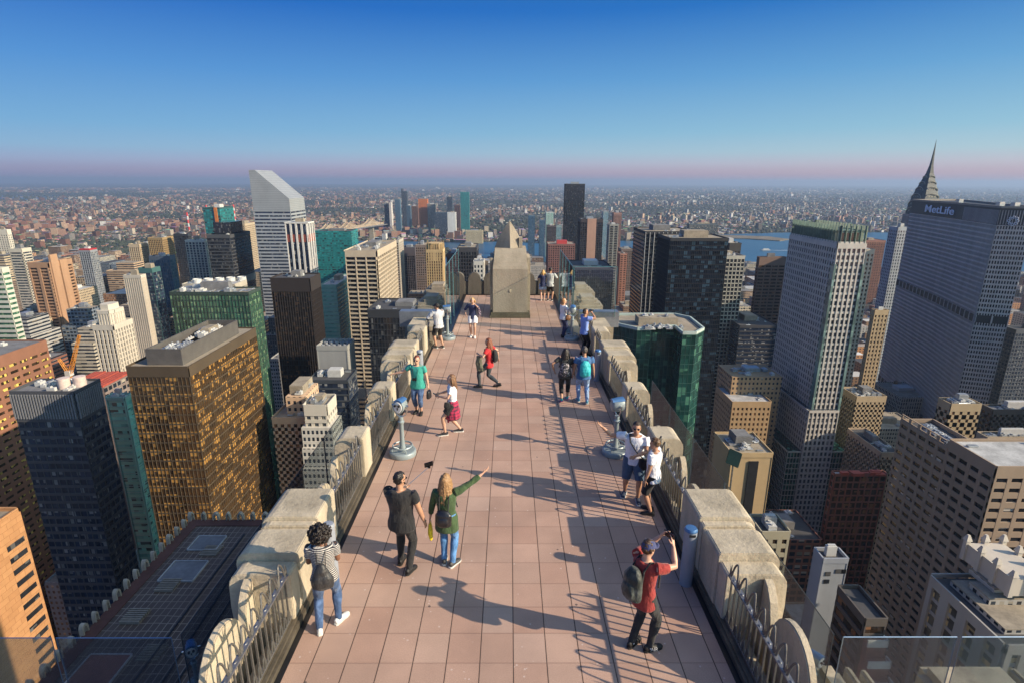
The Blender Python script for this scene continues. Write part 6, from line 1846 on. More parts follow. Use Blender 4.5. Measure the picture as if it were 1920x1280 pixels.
# far carpet of small buildings beyond the river: nobody could count them
def carpet(name, cells, matl):
    vs, fs, cs = [], [], []
    k = 0
    for (x, y, w, d, h, a, col, rc) in cells:
        ca, sa = math.cos(a), math.sin(a)
        P = [(x + ca * i * w - sa * j * d, y + sa * i * w + ca * j * d) for i, j in ((-.5, -.5), (.5, -.5), (.5, .5), (-.5, .5))]
        for z in (GZ, GZ + h):
            vs.extend([(p[0], p[1], z) for p in P])
        for f, c_ in (((0, 1, 5, 4), col), ((1, 2, 6, 5), col), ((3, 0, 4, 7), col), ((4, 5, 6, 7), rc)):
            fs.append(tuple(k + i for i in f)); cs.extend([c_] * 4)
        k += 8
    me = bpy.data.meshes.new(name)
    me.from_pydata(vs, [], fs)
    ca_ = me.color_attributes.new('Col', 'FLOAT_COLOR', 'CORNER')
    ca_.data.foreach_set('color', np.array([c + (1,) for c in cs], dtype=np.float32).ravel())
    me.materials.append(matl)
    ob = bpy.data.objects.new(name, me); COL.objects.link(ob)
    return ob
m, n, b = newmat('far_masonry')
at = N(n, 'ShaderNodeAttribute'); at.attribute_name = 'Col'
o = OBJ(n)
sp = N(n, 'ShaderNodeSeparateXYZ'); L(n, o, sp.inputs[0])
fz = M2(n, 'FRACT', M2(n, 'DIVIDE', sp.outputs[2], 4.0))
fx = M2(n, 'FRACT', M2(n, 'DIVIDE', M2(n, 'ADD', sp.outputs[0], sp.outputs[1]), 5.0))
ge = N(n, 'ShaderNodeNewGeometry'); gs = N(n, 'ShaderNodeSeparateXYZ'); L(n, ge.outputs['Normal'], gs.inputs[0])
side = M2(n, 'LESS_THAN', gs.outputs[2], 0.5)
win = M2(n, 'MULTIPLY', side, M2(n, 'MULTIPLY', M2(n, 'GREATER_THAN', fz, 0.45), M2(n, 'GREATER_THAN', fx, 0.5)))
L(n, MIX(n, M2(n, 'MULTIPLY', win, 0.8), at.outputs['Color'], (0.03, 0.03, 0.035)), b.inputs['Base Color'])
b.inputs['Roughness'].default_value = 0.9
b.inputs['Specular IOR Level'].default_value = 0.15
def far_y(x):
    for (xa, ya), (xb, yb2) in zip(far[:-1], far[1:]):
        if xa <= x <= xb: return ya + (yb2 - ya) * (x - xa) / (xb - xa)
    return 2560 if x < 0 else 2700
rc_ = random.Random(12)
TONES = [(0.46, 0.28, 0.20), (0.36, 0.18, 0.13), (0.55, 0.46, 0.36), (0.68, 0.66, 0.62), (0.40, 0.36, 0.33), (0.58, 0.40, 0.28), (0.74, 0.72, 0.70), (0.26, 0.22, 0.20)]
RT = [(0.10, 0.10, 0.11), (0.22, 0.21, 0.20), (0.50, 0.49, 0.47), (0.14, 0.09, 0.08), (0.35, 0.30, 0.26), (0.08, 0.08, 0.09), (0.66, 0.65, 0.63)]
cells = []
import mathutils
def park(x, y):
    return mathutils.noise.noise(Vector((x * 0.0009 + 4.1, y * 0.0009, 0.3)))
N_FAR = 36000
lo_, hi_ = 1 / 16000.0, 1 / 1750.0
while len(cells) < N_FAR:
    py = 343.0 + 165 * rc_.random() ** 1.5
    px = rc_.uniform(-120, 2040)
    ang = PITCH - math.atan2(-(py - 640), FPX)
    if ang < 0.0105: continue
    Y = (EYE - GZ) / math.tan(ang)
    if Y > 24000: continue
    p = atz(px, py, GZ)
    x, y = p.x, p.y
    if -900 < x and y < far_y(x) + 25: continue
    if x <= -900 and y < 1700: continue
    if park(x, y) < -0.16 and rc_.random() < 0.9: continue
    s = max(1.0, y / 5200.0)
    if 9300 < y < 11800 and x < -6000: continue
    big = rc_.random()
    clus = mathutils.noise.noise(Vector((x * 0.0016, y * 0.0016, 7.7)))
    w = rc_.uniform(8, 20) * s; d = rc_.uniform(8, 22) * s
    h = rc_.uniform(5, 10)
    if big > 0.965 or (clus > 0.30 and big > 0.72):
        w *= 1.5; d *= 1.3; h = rc_.uniform(16, 40)
    if big < 0.05 and clus < 0.1:
        w *= 3.2; d *= 2.2
    ang_ = 0.0 if x < -900 and y < 2600 else (0.35 if clus > 0 else -0.12) + (0.5 if x > 900 else 0)
    k = rc_.random()
    col = TONES[int(k * k * 7.99) if x < 0 else int(rc_.random() * 7.99)]
    if x < -600 and rc_.random() < 0.45: col = TONES[rc_.choice((0, 1, 5))]
    br_ = rc_.uniform(0.3, 1.05) ** 1.2
    col = tuple(min(.85, c * br_) for c in col)
    r_ = tuple(v * rc_.choice((.4, .6, .8, 1.25)) for v in RT[int(rc_.random() * 6.99)])
    cells.append((x, y, w, d, h, ang_, col, r_))
tag(carpet('distant_neighbourhoods', cells, m), 'carpet of small distant buildings spreading to the horizon beyond the river', 'far buildings', kind='stuff')
# trees between them
vs, fs = [], []
m2_ = mat('distant_foliage', (0.036, 0.045, 0.03), 0.95, 0, 0.01, 0.5)
k = 0
cnt = 0
while cnt < 20000:
    py = 346.0 + 150 * rc_.random() ** 1.3
    px = rc_.uniform(-100, 2020)
    p = atz(px, py, GZ)
    x, y = p.x, p.y
    on_isl = (-1480 < x < -190 and 2030 < y < 2230) or (-60 < x < 30 and 1950 < y < 2020)
    if not on_isl:
        if y > 16000 or (-900 < x and y < far_y(x) + 10) or (x <= -900 and y < 1500): continue
        if park(x, y) > -0.1 and rc_.random() < 0.35: continue
    s = max(1.0, y / 5000.0)
    r = rc_.uniform(5, 11) * s; h = rc_.uniform(7, 13) * min(s, 1.8)
    a0 = rc_.random() * 6
    base = len(vs)
    for ring, (rr_, zz) in enumerate(((0.8, 0.0), (1.0, 0.5), (0.6, 0.9))):
        for q_ in range(6):
            a = a0 + q_ * math.pi / 3
            j = rc_.uniform(.75, 1.2)
            vs.append((x + r * rr_ * j * math.cos(a), y + r * rr_ * j * math.sin(a), GZ + zz * h + 0.5 + (2 if on_isl else 0)))
    vs.append((x, y, GZ + h * 1.05 + 1))
    for ring in range(2):
        for q_ in range(6):
            a_, b_ = base + ring * 6 + q_, base + ring * 6 + (q_ + 1) % 6
            fs.append((a_, b_, b_ + 6, a_ + 6))
    for q_ in range(6): fs.append((base + 12 + q_, base + 12 + (q_ + 1) % 6, base + 18))
    cnt += 1
me = bpy.data.meshes.new('distant_trees'); me.from_pydata(vs, [], fs); me.materials.append(m2_)
ob = bpy.data.objects.new('distant_trees', me); COL.objects.link(ob)
tag(ob, 'dark green tree cover between the distant streets and on the river island', 'trees', kind='stuff')
# a ferry with its wake
f_ = atz(1435, 470, GZ)
t = thing('ferry', 'small white ferry trailing a wake on the river at the right', 'boat', (f_.x, f_.y, GZ))
mb = MB(); mb.prism([(f_.x - 22, f_.y), (f_.x - 14, f_.y - 4), (f_.x + 18, f_.y - 4), (f_.x + 18, f_.y + 4), (f_.x - 14, f_.y + 4)], GZ + .8, GZ + 4); mb.build('hull', M_white, t)
mb = MB(); mb.box(f_.x - 10, f_.x + 12, f_.y - 3, f_.y + 3, GZ + 4.01, GZ + 7.5); mb.build('cabin', M_white, t)
mb = MB(); mb.prism([(f_.x + 19, f_.y - 2), (f_.x + 190, f_.y - 12), (f_.x + 190, f_.y + 6), (f_.x + 19, f_.y + 2)], GZ + .72, GZ + .76); tag(mb.build('river_wake', mat('wake_foam', (0.55, 0.6, 0.62), 0.8, 0, 0.1, 0.3)), kind='structure')

# ---------------- mid-rise blocks between the landmark towers, every one its own thing
rg = random.Random(21)
PAL = [('tan', (0.50, 0.40, 0.27), 'stone'), ('peach', (0.56, 0.40, 0.27), 'stone'), ('brown', (0.28, 0.18, 0.12), 'brick'), ('red', (0.36, 0.15, 0.10), 'brick'), ('pale grey', (0.46, 0.45, 0.43), 'concrete'),
       ('cream', (0.66, 0.60, 0.48), 'stone'), ('dark grey', (0.13, 0.13, 0.14), 'concrete'), ('white', (0.68, 0.67, 0.64), 'brick'), ('orange', (0.50, 0.26, 0.13), 'brick'), ('blue-grey', (0.20, 0.25, 0.31), 'panel')]
WT = ['punched', 'paired', 'band', 'pier', 'balcony', 'loft']
SHP = {'punched': 'block', 'paired': 'apartment house', 'band': 'office block', 'pier': 'ribbed block', 'balcony': 'balconied block', 'loft': 'loft building'}
used = set()
groups_dup = {}
def overlaps(x0, x1, y0, y1, mg=3):
    for (a, b, c, d, _) in FOOT:
        if x0 < b + mg and x1 > a - mg and y0 < d + mg and y1 > c - mg: return True
    return False
def label_for(px, py, Y, tone, shape, extra, size):
    near = sorted(HEROES, key=lambda h: (abs(h[1] - px) + 0.6 * abs(h[2] - py)) + (0 if -40 < h[1] < 1960 else 900))[:7]
    def rel(h):
        r = []
        if abs(h[1] - px) > 14: side = 'left of' if px < h[1] else 'right of'
        else: side = 'straight behind' if Y > h[3] else 'in front of'
        depth = ''
        if side in ('left of', 'right of'):
            depth = 'just ' if abs(h[1] - px) < 50 else ''
            if Y > h[3] * 1.5: side = 'behind and ' + side
            elif Y < h[3] * 0.7: side = 'before and ' + side
        return depth + side + ' ' + h[0]
    for ex in ('', extra):
        for sz in (size,):
            for h in near:
                s = ' '.join((sz + ' ' + tone + ' ' + shape + ' ' + ex + ' ' + rel(h)).split())
                if s not in used and len(s.split()) <= 16:
                    used.add(s); return s, None
    for a in near:
        for c in near:
            if a is c: continue
            s = ' '.join(('%s %s %s between %s and %s' % (size, tone, shape, a[0], c[0])).split())
            if s not in used and len(s.split()) <= 16:
                used.add(s); return s, None
    return s, 'look-alike mid-rise blocks'
def filler(x0, x1, y0, y1, z, st=None):
    tn, col, stuff_ = rg.choice(PAL)
    if y0 > 700 and x0 < 0 and rg.random() < 0.5: tn, col, stuff_ = rg.choice(PAL[:4] + PAL[8:9])
    k = rg.choice(WT)
    cx, cy = (x0 + x1) / 2, (y0 + y1) / 2
    px, py = pj((cx, y0, z))
    h = z - GZ
    size = 'low' if h < 45 else ('mid-height' if h < 85 else 'tall')
    w = x1 - x0
    if w > 42: size += ' wide'
    elif w < 22: size += ' slim'
    step = h > 35 and rg.random() < 0.4
    tk = rg.random() < 0.4 and y0 < 900
    extra = 'with a stepped top' if step else ('with a water tank' if tk else 'with a flat roof')
    lb, gp = label_for(px, py, y0, tn + ' ' + stuff_, SHP[k], extra, size)
    if gp and lb in groups_dup: gp = groups_dup[lb]
    nm = {'brick': 'brick_building', 'stone': 'stone_building', 'concrete': 'concrete_building', 'panel': 'office_building'}[stuff_]
    t = thing(nm, lb, 'building', (cx, cy, GZ), gp or 'mid-rise blocks between the towers')
    mb = MB(); mb.box(x0, x1, y0, y1, GZ, z)
    parapet(mb, [(x0, y0), (x1, y0), (x1, y1), (x0, y1)], z, 1.0, 0.5)
    w_ = mb.build('wall', WALLS[k], t)
    br_ = rg.uniform(0.55, 1.0)
    w_.color = tuple(min(.8, c * br_) for c in col) + (1,)
    rf = rg.choice(ROOFS[:4] if tn != 'red' else ROOFS)
    mb = MB(); mb.box(x0 + .5, x1 - .5, y0 + .5, y1 - .5, z + .01, z + .2); mb.build('roof', rf, t)
    zt_ = z
    if step:
        ix, iy = (x1 - x0) * rg.uniform(.12, .25), (y1 - y0) * rg.uniform(.12, .25)
        zt_ = z + h * rg.uniform(.1, .22)
        mb = MB(); mb.box(x0 + ix, x1 - ix, y0 + iy, y1 - iy, z + .2, zt_)
        u_ = mb.build('upper_storeys', WALLS[k], t); u_.color = w_.color
        mb = MB(); mb.box(x0 + ix + .4, x1 - ix - .4, y0 + iy + .4, y1 - iy - .4, zt_ + .01, zt_ + .2); mb.build('upper_roof', rf, t)
        x0, x1, y0, y1 = x0 + ix, x1 - ix, y0 + iy, y1 - iy
    if y0 < 800:
        roof_kit(t, x0, x1, y0, y1, zt_, rg, rg.randint(2, 5), rg.random() < .7)
        if tk: tank(t, rg.uniform(x0 + 4, x1 - 4), rg.uniform(y0 + 4, y1 - 4), zt_)
    elif rg.random() < .7:
        mb = MB(); mb.box(cx - 4, cx + 4, cy - 3, cy + 4, zt_ + .2, zt_ + 5); mb.build('lift_housing', rg.choice(ROOFS[:2]), t)
nfill = 0
y = 70.0
cands = []
while y < 1640:
    dy = rg.uniform(34, 52) if y < 700 else rg.uniform(42, 64)
    xm = y * 1.05 + 80
    x = -xm
    while x < xm:
        dx = rg.uniform(20, 44) if y < 700 else rg.uniform(24, 56)
        cands.append((x, x + dx - 3, y, y + dy - 7)); x += dx + (10 if rg.random() < 0.15 else 0)
    y += dy + (14 if rg.random() < 0.2 else 2)
good = []
for (x0, x1, y0, y1) in cands:
    if x1 > -16 and x0 < 16 and y0 < 60: continue
    if y0 < 110 and -40 < x0 and x1 < 25: continue
    if x0 < -15 and x1 > -60 and y0 < 80: continue
    if overlaps(x0, x1, y0, y1): continue
    if y0 < 400: zmax, zmin = -135, -225
    elif y0 < 1000: zmax, zmin = -120, -222
    else: zmax, zmin = -150, -235
    if x0 > 50: zmax = min(zmax, -168)
    q = rg.random()
    z = zmin + (zmax - zmin) * q ** 1.6
    px0, pya = pj((x0, y0, z)); px1, _ = pj((x1, y0, z))
    if px1 < -30 or px0 > 1950 or pya > 1275: continue
    for h in HEROES:
        if h[3] > y0 and h[4] is not None:
            if px0 < h[1] + 40 and px1 > h[1] - 40:
                need = h[2] + (110 if h[3] < 800 else (45 if h[3] < 1400 else 60))
                if h[3] > 1700: need = h[2] + 25
                while pya < need and z > -250:
                    z -= 6
                    px0, pya = pj((x0, y0, z)); px1, _ = pj((x1, y0, z))
    if y0 > 1500: z = min(z, -200)
    if x0 > 250 and y0 > 600: z = min(z, -170 - (y0 - 600) * .05)
    if z < -246: z = -246 + rg.uniform(0, 8)
    px0, pya = pj((x0, y0, z)); px1, _ = pj((x1, y0, z))
    # behind the deck itself nothing shows
    hwd = 0.50 * (pya - 340)
    if px0 > 950 - hwd and px1 < 958 + hwd and pya > 560: continue
    area = (px1 - px0) * max(6, 20)
    good.append((area, x0, x1, y0, y1, z))
# hidden ones go: simple depth test of the roof and upper wall against the landmark towers
def hidden(x0, x1, y0, y1, z):
    tot = hid = 0
    for fx in (0.05, 0.35, 0.65, 0.95):
        for (yy, zz) in ((y0, z), (y1, z), (y0, z - 10), (y0, z - 30)):
            p = Vector((x0 + (x1 - x0) * fx, yy, max(zz, GZ + 2)))
            a, b_ = pj(p)
            if not (-10 < a < 1930 and b_ < 1285): tot += 1; hid += 1; continue
            tot += 1
            if b_ > 575 and abs(a - 954) < 0.46 * (b_ - 340) + 30: hid += 1; continue
            d = p - CAMP
            for (A, B, C_, D, Z) in FOOT:
                if C_ > p.y: continue
                t0, t1 = 0.0, 1.0
                ok = True
                for o_, dd, l_, h_ in ((CAMP.x, d.x, A, B), (CAMP.y, d.y, C_, D)):
                    if abs(dd) < 1e-9:
                        if not (l_ < o_ < h_): ok = False; break
                        continue
                    ta, tb = (l_ - o_) / dd, (h_ - o_) / dd
                    if ta > tb: ta, tb = tb, ta
                    t0, t1 = max(t0, ta), min(t1, tb)
                if ok and t0 < t1 - 1e-6 and t0 < 0.995:
                    if CAMP.z + d.z * t1 < Z or CAMP.z + d.z * t0 < Z:
                        hid += 1; break
    return hid >= tot
vis = [g for g in good if not hidden(*g[1:])]
print('filler candidates', len(cands), len(good), len(vis))
vis.sort(key=lambda g: -g[0])
keep = vis[:215]
for (_, x0, x1, y0, y1, z) in keep:
    filler(x0, x1, y0, y1, z)
rest = []
for (_, x0, x1, y0, y1, z) in vis[215:]:
    tn, col, _s = rg.choice(PAL)
    rest.append(((x0 + x1) / 2, (y0 + y1) / 2, x1 - x0, y1 - y0, z - GZ, 0, col, rg.choice(RT)))
# low rows between the bigger blocks towards the river
for _ in range(2600):
    x = rg.uniform(-1750, 1500); y = rg.uniform(560, 1640)
    if abs(x) > y * 1.05: continue
    w, d = rg.uniform(10, 26), rg.uniform(12, 26)
    if overlaps(x - w / 2, x + w / 2, y - d / 2, y + d / 2, 1): continue
    if any(abs(x - (g[1] + g[2]) / 2) < (g[2] - g[1] + w) / 2 + 1 and abs(y - (g[3] + g[4]) / 2) < (g[4] - g[3] + d) / 2 + 1 for g in vis): continue
    tn, col, _s = rg.choice(PAL[:5] + PAL[8:9])
    rest.append((x, y, w, d, rg.uniform(10, 34), 0, col, rg.choice(RT)))
tag(carpet('low_rise_streets', rest, MATS['far_masonry']), 'low rows of small buildings filling the streets before the river', 'far buildings', kind='stuff')
# ================================================================== PEOPLE
from mathutils import noise as mnoise
def fabric(name, col, pat=None, rough=0.85):
    if name in MATS: return MATS[name]
    m, n, b = newmat(name)
    o = OBJ(n); sp = N(n, 'ShaderNodeSeparateXYZ'); L(n, o, sp.inputs[0])
    f = NOISE(n, o, 14, 4)
    c = MIX(n, f, tuple(v * .78 for v in col), tuple(min(1, v * 1.2) for v in col))
    if pat == 'stripes':
        s = M2(n, 'LESS_THAN', M2(n, 'FRACT', M2(n, 'DIVIDE', sp.outputs[2], 0.026)), 0.58)
        c = MIX(n, s, (0.50, 0.48, 0.45), c)
    elif pat == 'plaid':
        a = M2(n, 'LESS_THAN', M2(n, 'FRACT', M2(n, 'DIVIDE', M2(n, 'ADD', sp.outputs[0], sp.outputs[1]), 0.085)), 0.38)
        d = M2(n, 'LESS_THAN', M2(n, 'FRACT', M2(n, 'DIVIDE', sp.outputs[2], 0.085)), 0.38)
        c = MIX(n, M2(n, 'MULTIPLY', M2(n, 'ADD', a, d), 0.45), c, (0.02, 0.01, 0.03))
    elif pat == 'floral':
        v = N(n, 'ShaderNodeTexVoronoi'); v.inputs['Scale'].default_value = 22; L(n, o, v.inputs['Vector'])
        c = MIX(n, M2(n, 'LESS_THAN', v.outputs['Distance'], 0.35), c, (0.45, 0.40, 0.42))
    elif pat == 'fade':
        v = ramp01(n, NOISE(n, o, 5, 3), 0.45, 0.65)
        c = MIX(n, v, c, tuple(min(1, k * 1.9 + .04) for k in col))
    L(n, c, b.inputs['Base Color'])
    b.inputs['Roughness'].default_value = rough
    b.inputs['Sheen Weight'].default_value = 0.15
    bp = N(n, 'ShaderNodeBump'); bp.inputs['Strength'].default_value = 0.9; bp.inputs['Distance'].default_value = 0.05
    mp = N(n, 'ShaderNodeMapping'); mp.inputs['Scale'].default_value = (1, 1, 0.5); mp.inputs['Rotation'].default_value = (0.4, 0.3, 0.2); L(n, o, mp.inputs[0])
    L(n, NOISE(n, mp.outputs[0], 9, 3, .5), bp.inputs['Height']); L(n, bp.outputs[0], b.inputs['Normal'])
    return m
def skinm(k):
    col = {'light': (0.56, 0.33, 0.23), 'tan': (0.44, 0.24, 0.15), 'brown': (0.20, 0.095, 0.055)}[k]
    m = mat('skin_' + k, col, 0.5, 0, 9, 0.1)
    m.node_tree.nodes['Principled BSDF'].inputs['Subsurface Weight'].default_value = 0.0
    return m
def hairm(name, col): return mat('hair_' + name, col, 0.45, 0, 28, 0.45, 0.6, 45)

def rings(chain, seg=14):
    """chain: list of (pos, ra, rb, side) -> closed loft"""
    P = [Vector(c[0]) for c in chain]
    out = []
    prev = None
    for i, c in enumerate(chain):
        t = (P[min(i + 1, len(P) - 1)] - P[max(i - 1, 0)])
        t.normalize()
        sd = Vector(c[3]) if len(c) > 3 else Vector((1, 0, 0))
        x = sd - t * sd.dot(t)
        if x.length < 0.2:
            x = Vector((0, 1, 0)) - t * t.y
        x.normalize()
        y = t.cross(x)
        out.append([P[i] + x * (c[1] * math.cos(2 * math.pi * k / seg)) + y * (c[2] * math.sin(2 * math.pi * k / seg)) for k in range(seg)])
    return out
def loft_into(mb, chain, seg=14):
    R_ = rings(chain, seg)
    for A, B in zip(R_[:-1], R_[1:]):
        for k in range(seg):
            j = (k + 1) % seg
            mb.face([tuple(A[k]), tuple(A[j]), tuple(B[j]), tuple(B[k])])
    mb.face([tuple(p) for p in reversed(R_[0])]); mb.face([tuple(p) for p in R_[-1]])
TMPSC = bpy.data.scenes.new('tmp')
def blob(name, fill, matl, root, voxel=0.013, smooth=3, wob=0.0, extra=None, wscale=9.0, taubin=None):
    """one continuous surface grown over lofts"""
    mb = MB(); fill(mb)
    me = bpy.data.meshes.new('tmp'); me.from_pydata([tuple(v) for v in mb.v], [], mb.f)
    bm = bmesh.new(); bm.from_mesh(me); bmesh.ops.remove_doubles(bm, verts=bm.verts, dist=1e-5); bmesh.ops.recalc_face_normals(bm, faces=bm.faces); bm.to_mesh(me); bm.free()
    o = bpy.data.objects.new('tmp', me); TMPSC.collection.objects.link(o)
    r = o.modifiers.new('r', 'REMESH'); r.mode = 'VOXEL'; r.voxel_size = voxel
    s = o.modifiers.new('s', 'SMOOTH'); s.iterations = smooth; s.factor = 0.5
    vl = TMPSC.view_layers[0]; vl.update(); dg = vl.depsgraph
    out = bpy.data.meshes.new_from_object(o.evaluated_get(dg))
    bpy.data.objects.remove(o)
    if wob:
        nor = [v.normal.copy() for v in out.vertices]
        for v, nv in zip(out.vertices, nor):
            p = v.co.copy()
            k = mnoise.noise(Vector((p.x * wscale, p.y * wscale, p.z * wscale * .6)) + Vector((3.1, 1.7, 0)))
            v.co = p + nv * (wob * k)
    if extra is not None:
        m2 = MB(); extra(m2)
        bm = bmesh.new(); bm.from_mesh(out)
        vs = [bm.verts.new(v) for v in m2.v]
        for f in m2.f:
            try: bm.faces.new([vs[i] for i in f])
            except ValueError: pass
        bm.to_mesh(out); bm.free()
    out.materials.clear(); out.materials.append(matl)
    out.polygons.foreach_set('use_smooth', [True] * len(out.polygons))
    out.name = name
    ob = bpy.data.objects.new(name, out); COL.objects.link(ob); ob.parent = root
    return ob
def ik(a, t, l1, l2, hint):
    a, t, hint = Vector(a), Vector(t), Vector(hint)
    d = t - a
    D = min(max(d.length, abs(l1 - l2) + .01), (l1 + l2) * 0.998)
    u = d.normalized()
    t = a + u * D
    x = (l1 * l1 - l2 * l2 + D * D) / (2 * D)
    h = math.sqrt(max(0, l1 * l1 - x * x))
    n_ = (hint - u * hint.dot(u)).normalized()
    return a + u * x + n_ * h, t

ACC = []
def person(label, x, y, rz, H=1.72, skin='light', feet=((-.1, 0, 8), (.1, 0, -8)), hands=((-.30, .02, .80), (.30, .02, .80)), elbow=((-.3, -.9, -.2), (.3, -.9, -.2)),
           lean=(0, 0), head_yaw=0, head_pitch=0, shirt=None, sleeve='short', pants=None, pleg='full', shoes=None, hair=None, hairstyle='short', build=1.0, fem=False, long_top=0.0,
           skirt=None, cap=None, shades=False, beard=None, socks=None, heel=(0, 0), hoodie=False, sole=None, knee=None, jacket=None):
    s = H / 1.75
    root = thing('person', label, 'person', (0, 0, 0), None)
    S = lambda v: Vector((v[0] * s, v[1] * s, v[2] * s))
    b = build
    stride = abs(feet[0][1] - feet[1][1])
    pz = 0.935 - stride * stride * 0.28
    lx, ly = lean
    pel = Vector((0, (feet[0][1] + feet[1][1]) / 2 * .8, pz))
    def sp_(h):   # spine point at height fraction
        k = max(0, (h - .93) / .52)
        return Vector((pel.x + lx * k, pel.y + ly * k, pz - .935 + h))
    sw = (0.172 if fem else 0.195) * (0.6 + .4 * b)
    sh = [sp_(1.415) + Vector((q * sw, 0, 0)) for q in (-1, 1)]
    hp = [pel + Vector((q * .088 * (0.7 + .3 * b), 0, -.03)) for q in (-1, 1)]
    hd = sp_(1.60) + Vector((0, .02, 0))
    arms = []
    for i in range(2):
        e, w = ik(sh[i], Vector(hands[i]), .285, .255, elbow[i])
        arms.append((sh[i], e, w))
    legs = []
    for i in range(2):
        fx, fy, fa = feet[i]
        an = Vector((fx, fy, .085 + heel[i]))
        kn, an = ik(hp[i], an, .435, .43, knee[i] if knee else (0.12 * (-1, 1)[i], 1, 0))
        legs.append((hp[i], kn, an))
    hr = Matrix.Rotation(R(head_yaw), 3, 'Z') @ Matrix.Rotation(R(-head_pitch), 3, 'X')
    def hv(v): return hd + hr @ Vector(v)
    # ---- body
    tw = (0.150, 0.142) if fem else (0.170, 0.150)
    def torso(mb, inf=0.0, z0=.86, z1=1.455, low=0.0):
        ch = []
        prof = [(.84, .155 if fem else .15, .11), (.93, .175 if fem else .162, .122), (1.06, .132 if fem else .152, .098), (1.18, .142 if fem else .162, .108), (1.30, .158 if fem else .182, .118), (1.385, .168 if fem else .19, .105), (1.44, .115, .08)]
        for (h, rx, ry) in prof:
            if h < z0 - .01 or h > z1 + .01: continue
            p = sp_(h) + Vector((0, -.008 if h > 1.3 else (0.012 * (b - 1) * 8 if 1.0 < h < 1.2 else 0), 0))
            ch.append((S(p), (rx * b + inf) * s, (ry * b * (1.06 if b > 1.05 else 1) + inf) * s))
        loft_into(mb, ch, 20)
    def arm(mb, i, inf, upto, r0=None):
        a, e, w = arms[i]
        f = (1 + b) / 2 * (.9 if fem else 1)
        rr = [(a + Vector(((.02, -.02)[i], 0, .0)), .062 * f), (a.lerp(e, .25), .056 * f), (a.lerp(e, .6), .048 * f), (e, .041 * f), (e.lerp(w, .3), .041 * f), (e.lerp(w, .7), .033 * f), (w, .025 * f)]
        n_ = {'short': 3, 'elbow': 4, 'long': 7, 'all': 7, 'threeq': 6}[upto]
        ch = [(S(p), (r_ + inf) * s, (r_ + inf) * s, (0, 0, 1)) for p, r_ in rr[:n_]]
        loft_into(mb, ch, 12)
    def leg(mb, i, inf, upto, flare=0):
        a, k, n_ = legs[i]
        f = (1 + b) / 2
        rr = [(a + Vector((0, 0, .03)), .092 * f), (a.lerp(k, .3), .086 * f), (a.lerp(k, .65), .070 * f), (k, .056 * f), (k.lerp(n_, .3), .058 * f), (k.lerp(n_, .65), .045 * f), (n_, .034 * f)]
        N_ = {'shorts': 3, 'capri': 6, 'full': 7, 'all': 7, 'knee': 4}[upto]
        ch = [(S(p), (r_ + inf + flare * j / 6) * s, (r_ + inf + flare * j / 6) * s) for j, (p, r_) in enumerate(rr[:N_])]
        if upto == 'full': ch[-1] = (S(n_ + Vector((0, 0, -.02))), ch[-1][1] * 1.05, ch[-1][2] * 1.05)
        loft_into(mb, ch, 12)
    hands_data = []
    for i in range(2):
        a, e, w = arms[i]
        d = (w - e).normalized()
        inner = Vector(((1, -1)[i], 0, 0)); inner = (inner - d * inner.dot(d)).normalized()
        side_ = d.cross(inner)
        hands_data.append((w, d, inner, side_))
    def body(mb):
        torso(mb)
        for i in range(2):
            arm(mb, i, 0, 'all'); leg(mb, i, 0, 'all')
            w, d, inn, sd = hands_data[i]
            loft_into(mb, [(S(w - d * .01), .026 * s, .02 * s, sd), (S(w + d * .03), .036 * s, .017 * s, sd), (S(w + d * .075), .040 * s, .015 * s, sd), (S(w + d * .09), .034 * s, .012 * s, sd)], 10)
            fx, fy, fa = feet[i]
            an = legs[i][2]
            q = Vector((math.sin(R(-fa)), math.cos(R(-fa)), 0))
            loft_into(mb, [(S(an + q * -.05 + Vector((0, 0, -.045))), .032 * s, .03 * s), (S(an + q * .03 + Vector((0, 0, -.035))), .038 * s, .035 * s), (S(an + q * .13 + Vector((0, 0, -.06))), .042 * s, .02 * s), (S(an + q * .18 + Vector((0, 0, -.065))), .03 * s, .012 * s)], 10)
        # neck and head
        loft_into(mb, [(S(sp_(1.41)), .075 * s, .065 * s), (S(sp_(1.46)), .056 * s, .056 * s), (S(hv((0, -.01, -.05))), .053 * s, .056 * s), (S(hv((0, 0, .0))), .05 * s, .05 * s)], 12)
        X = hr @ Vector((1, 0, 0))
        def hp_(dz, fy, rx, ry): return (S(hv((0, fy, dz))), rx * s, ry * s, X)
        loft_into(mb, [hp_(-.112, .045, .022, .02), hp_(-.098, .036, .042, .046), (S(hv((0, .022, -.06))), .060 * s, .072 * s, X), hp_(-.01, .008, .071, .092), hp_(.045, 0, .076, .099), hp_(.085, -.006, .068, .088), hp_(.112, -.01, .045, .058), hp_(.122, -.01, .015, .02)], 16)
        # nose, brow, ears
        loft_into(mb, [(S(hv((0, .088, .022))), .009 * s, .012 * s), (S(hv((0, .104, -.012))), .013 * s, .014 * s), (S(hv((0, .094, -.032))), .015 * s, .01 * s)], 8)
        for q in (-1, 1):
            loft_into(mb, [(S(hv((q * .074, -.005, -.025))), .008 * s, .016 * s), (S(hv((q * .082, -.012, .005))), .008 * s, .02 * s), (S(hv((q * .076, -.012, .03))), .006 * s, .012 * s)], 8)
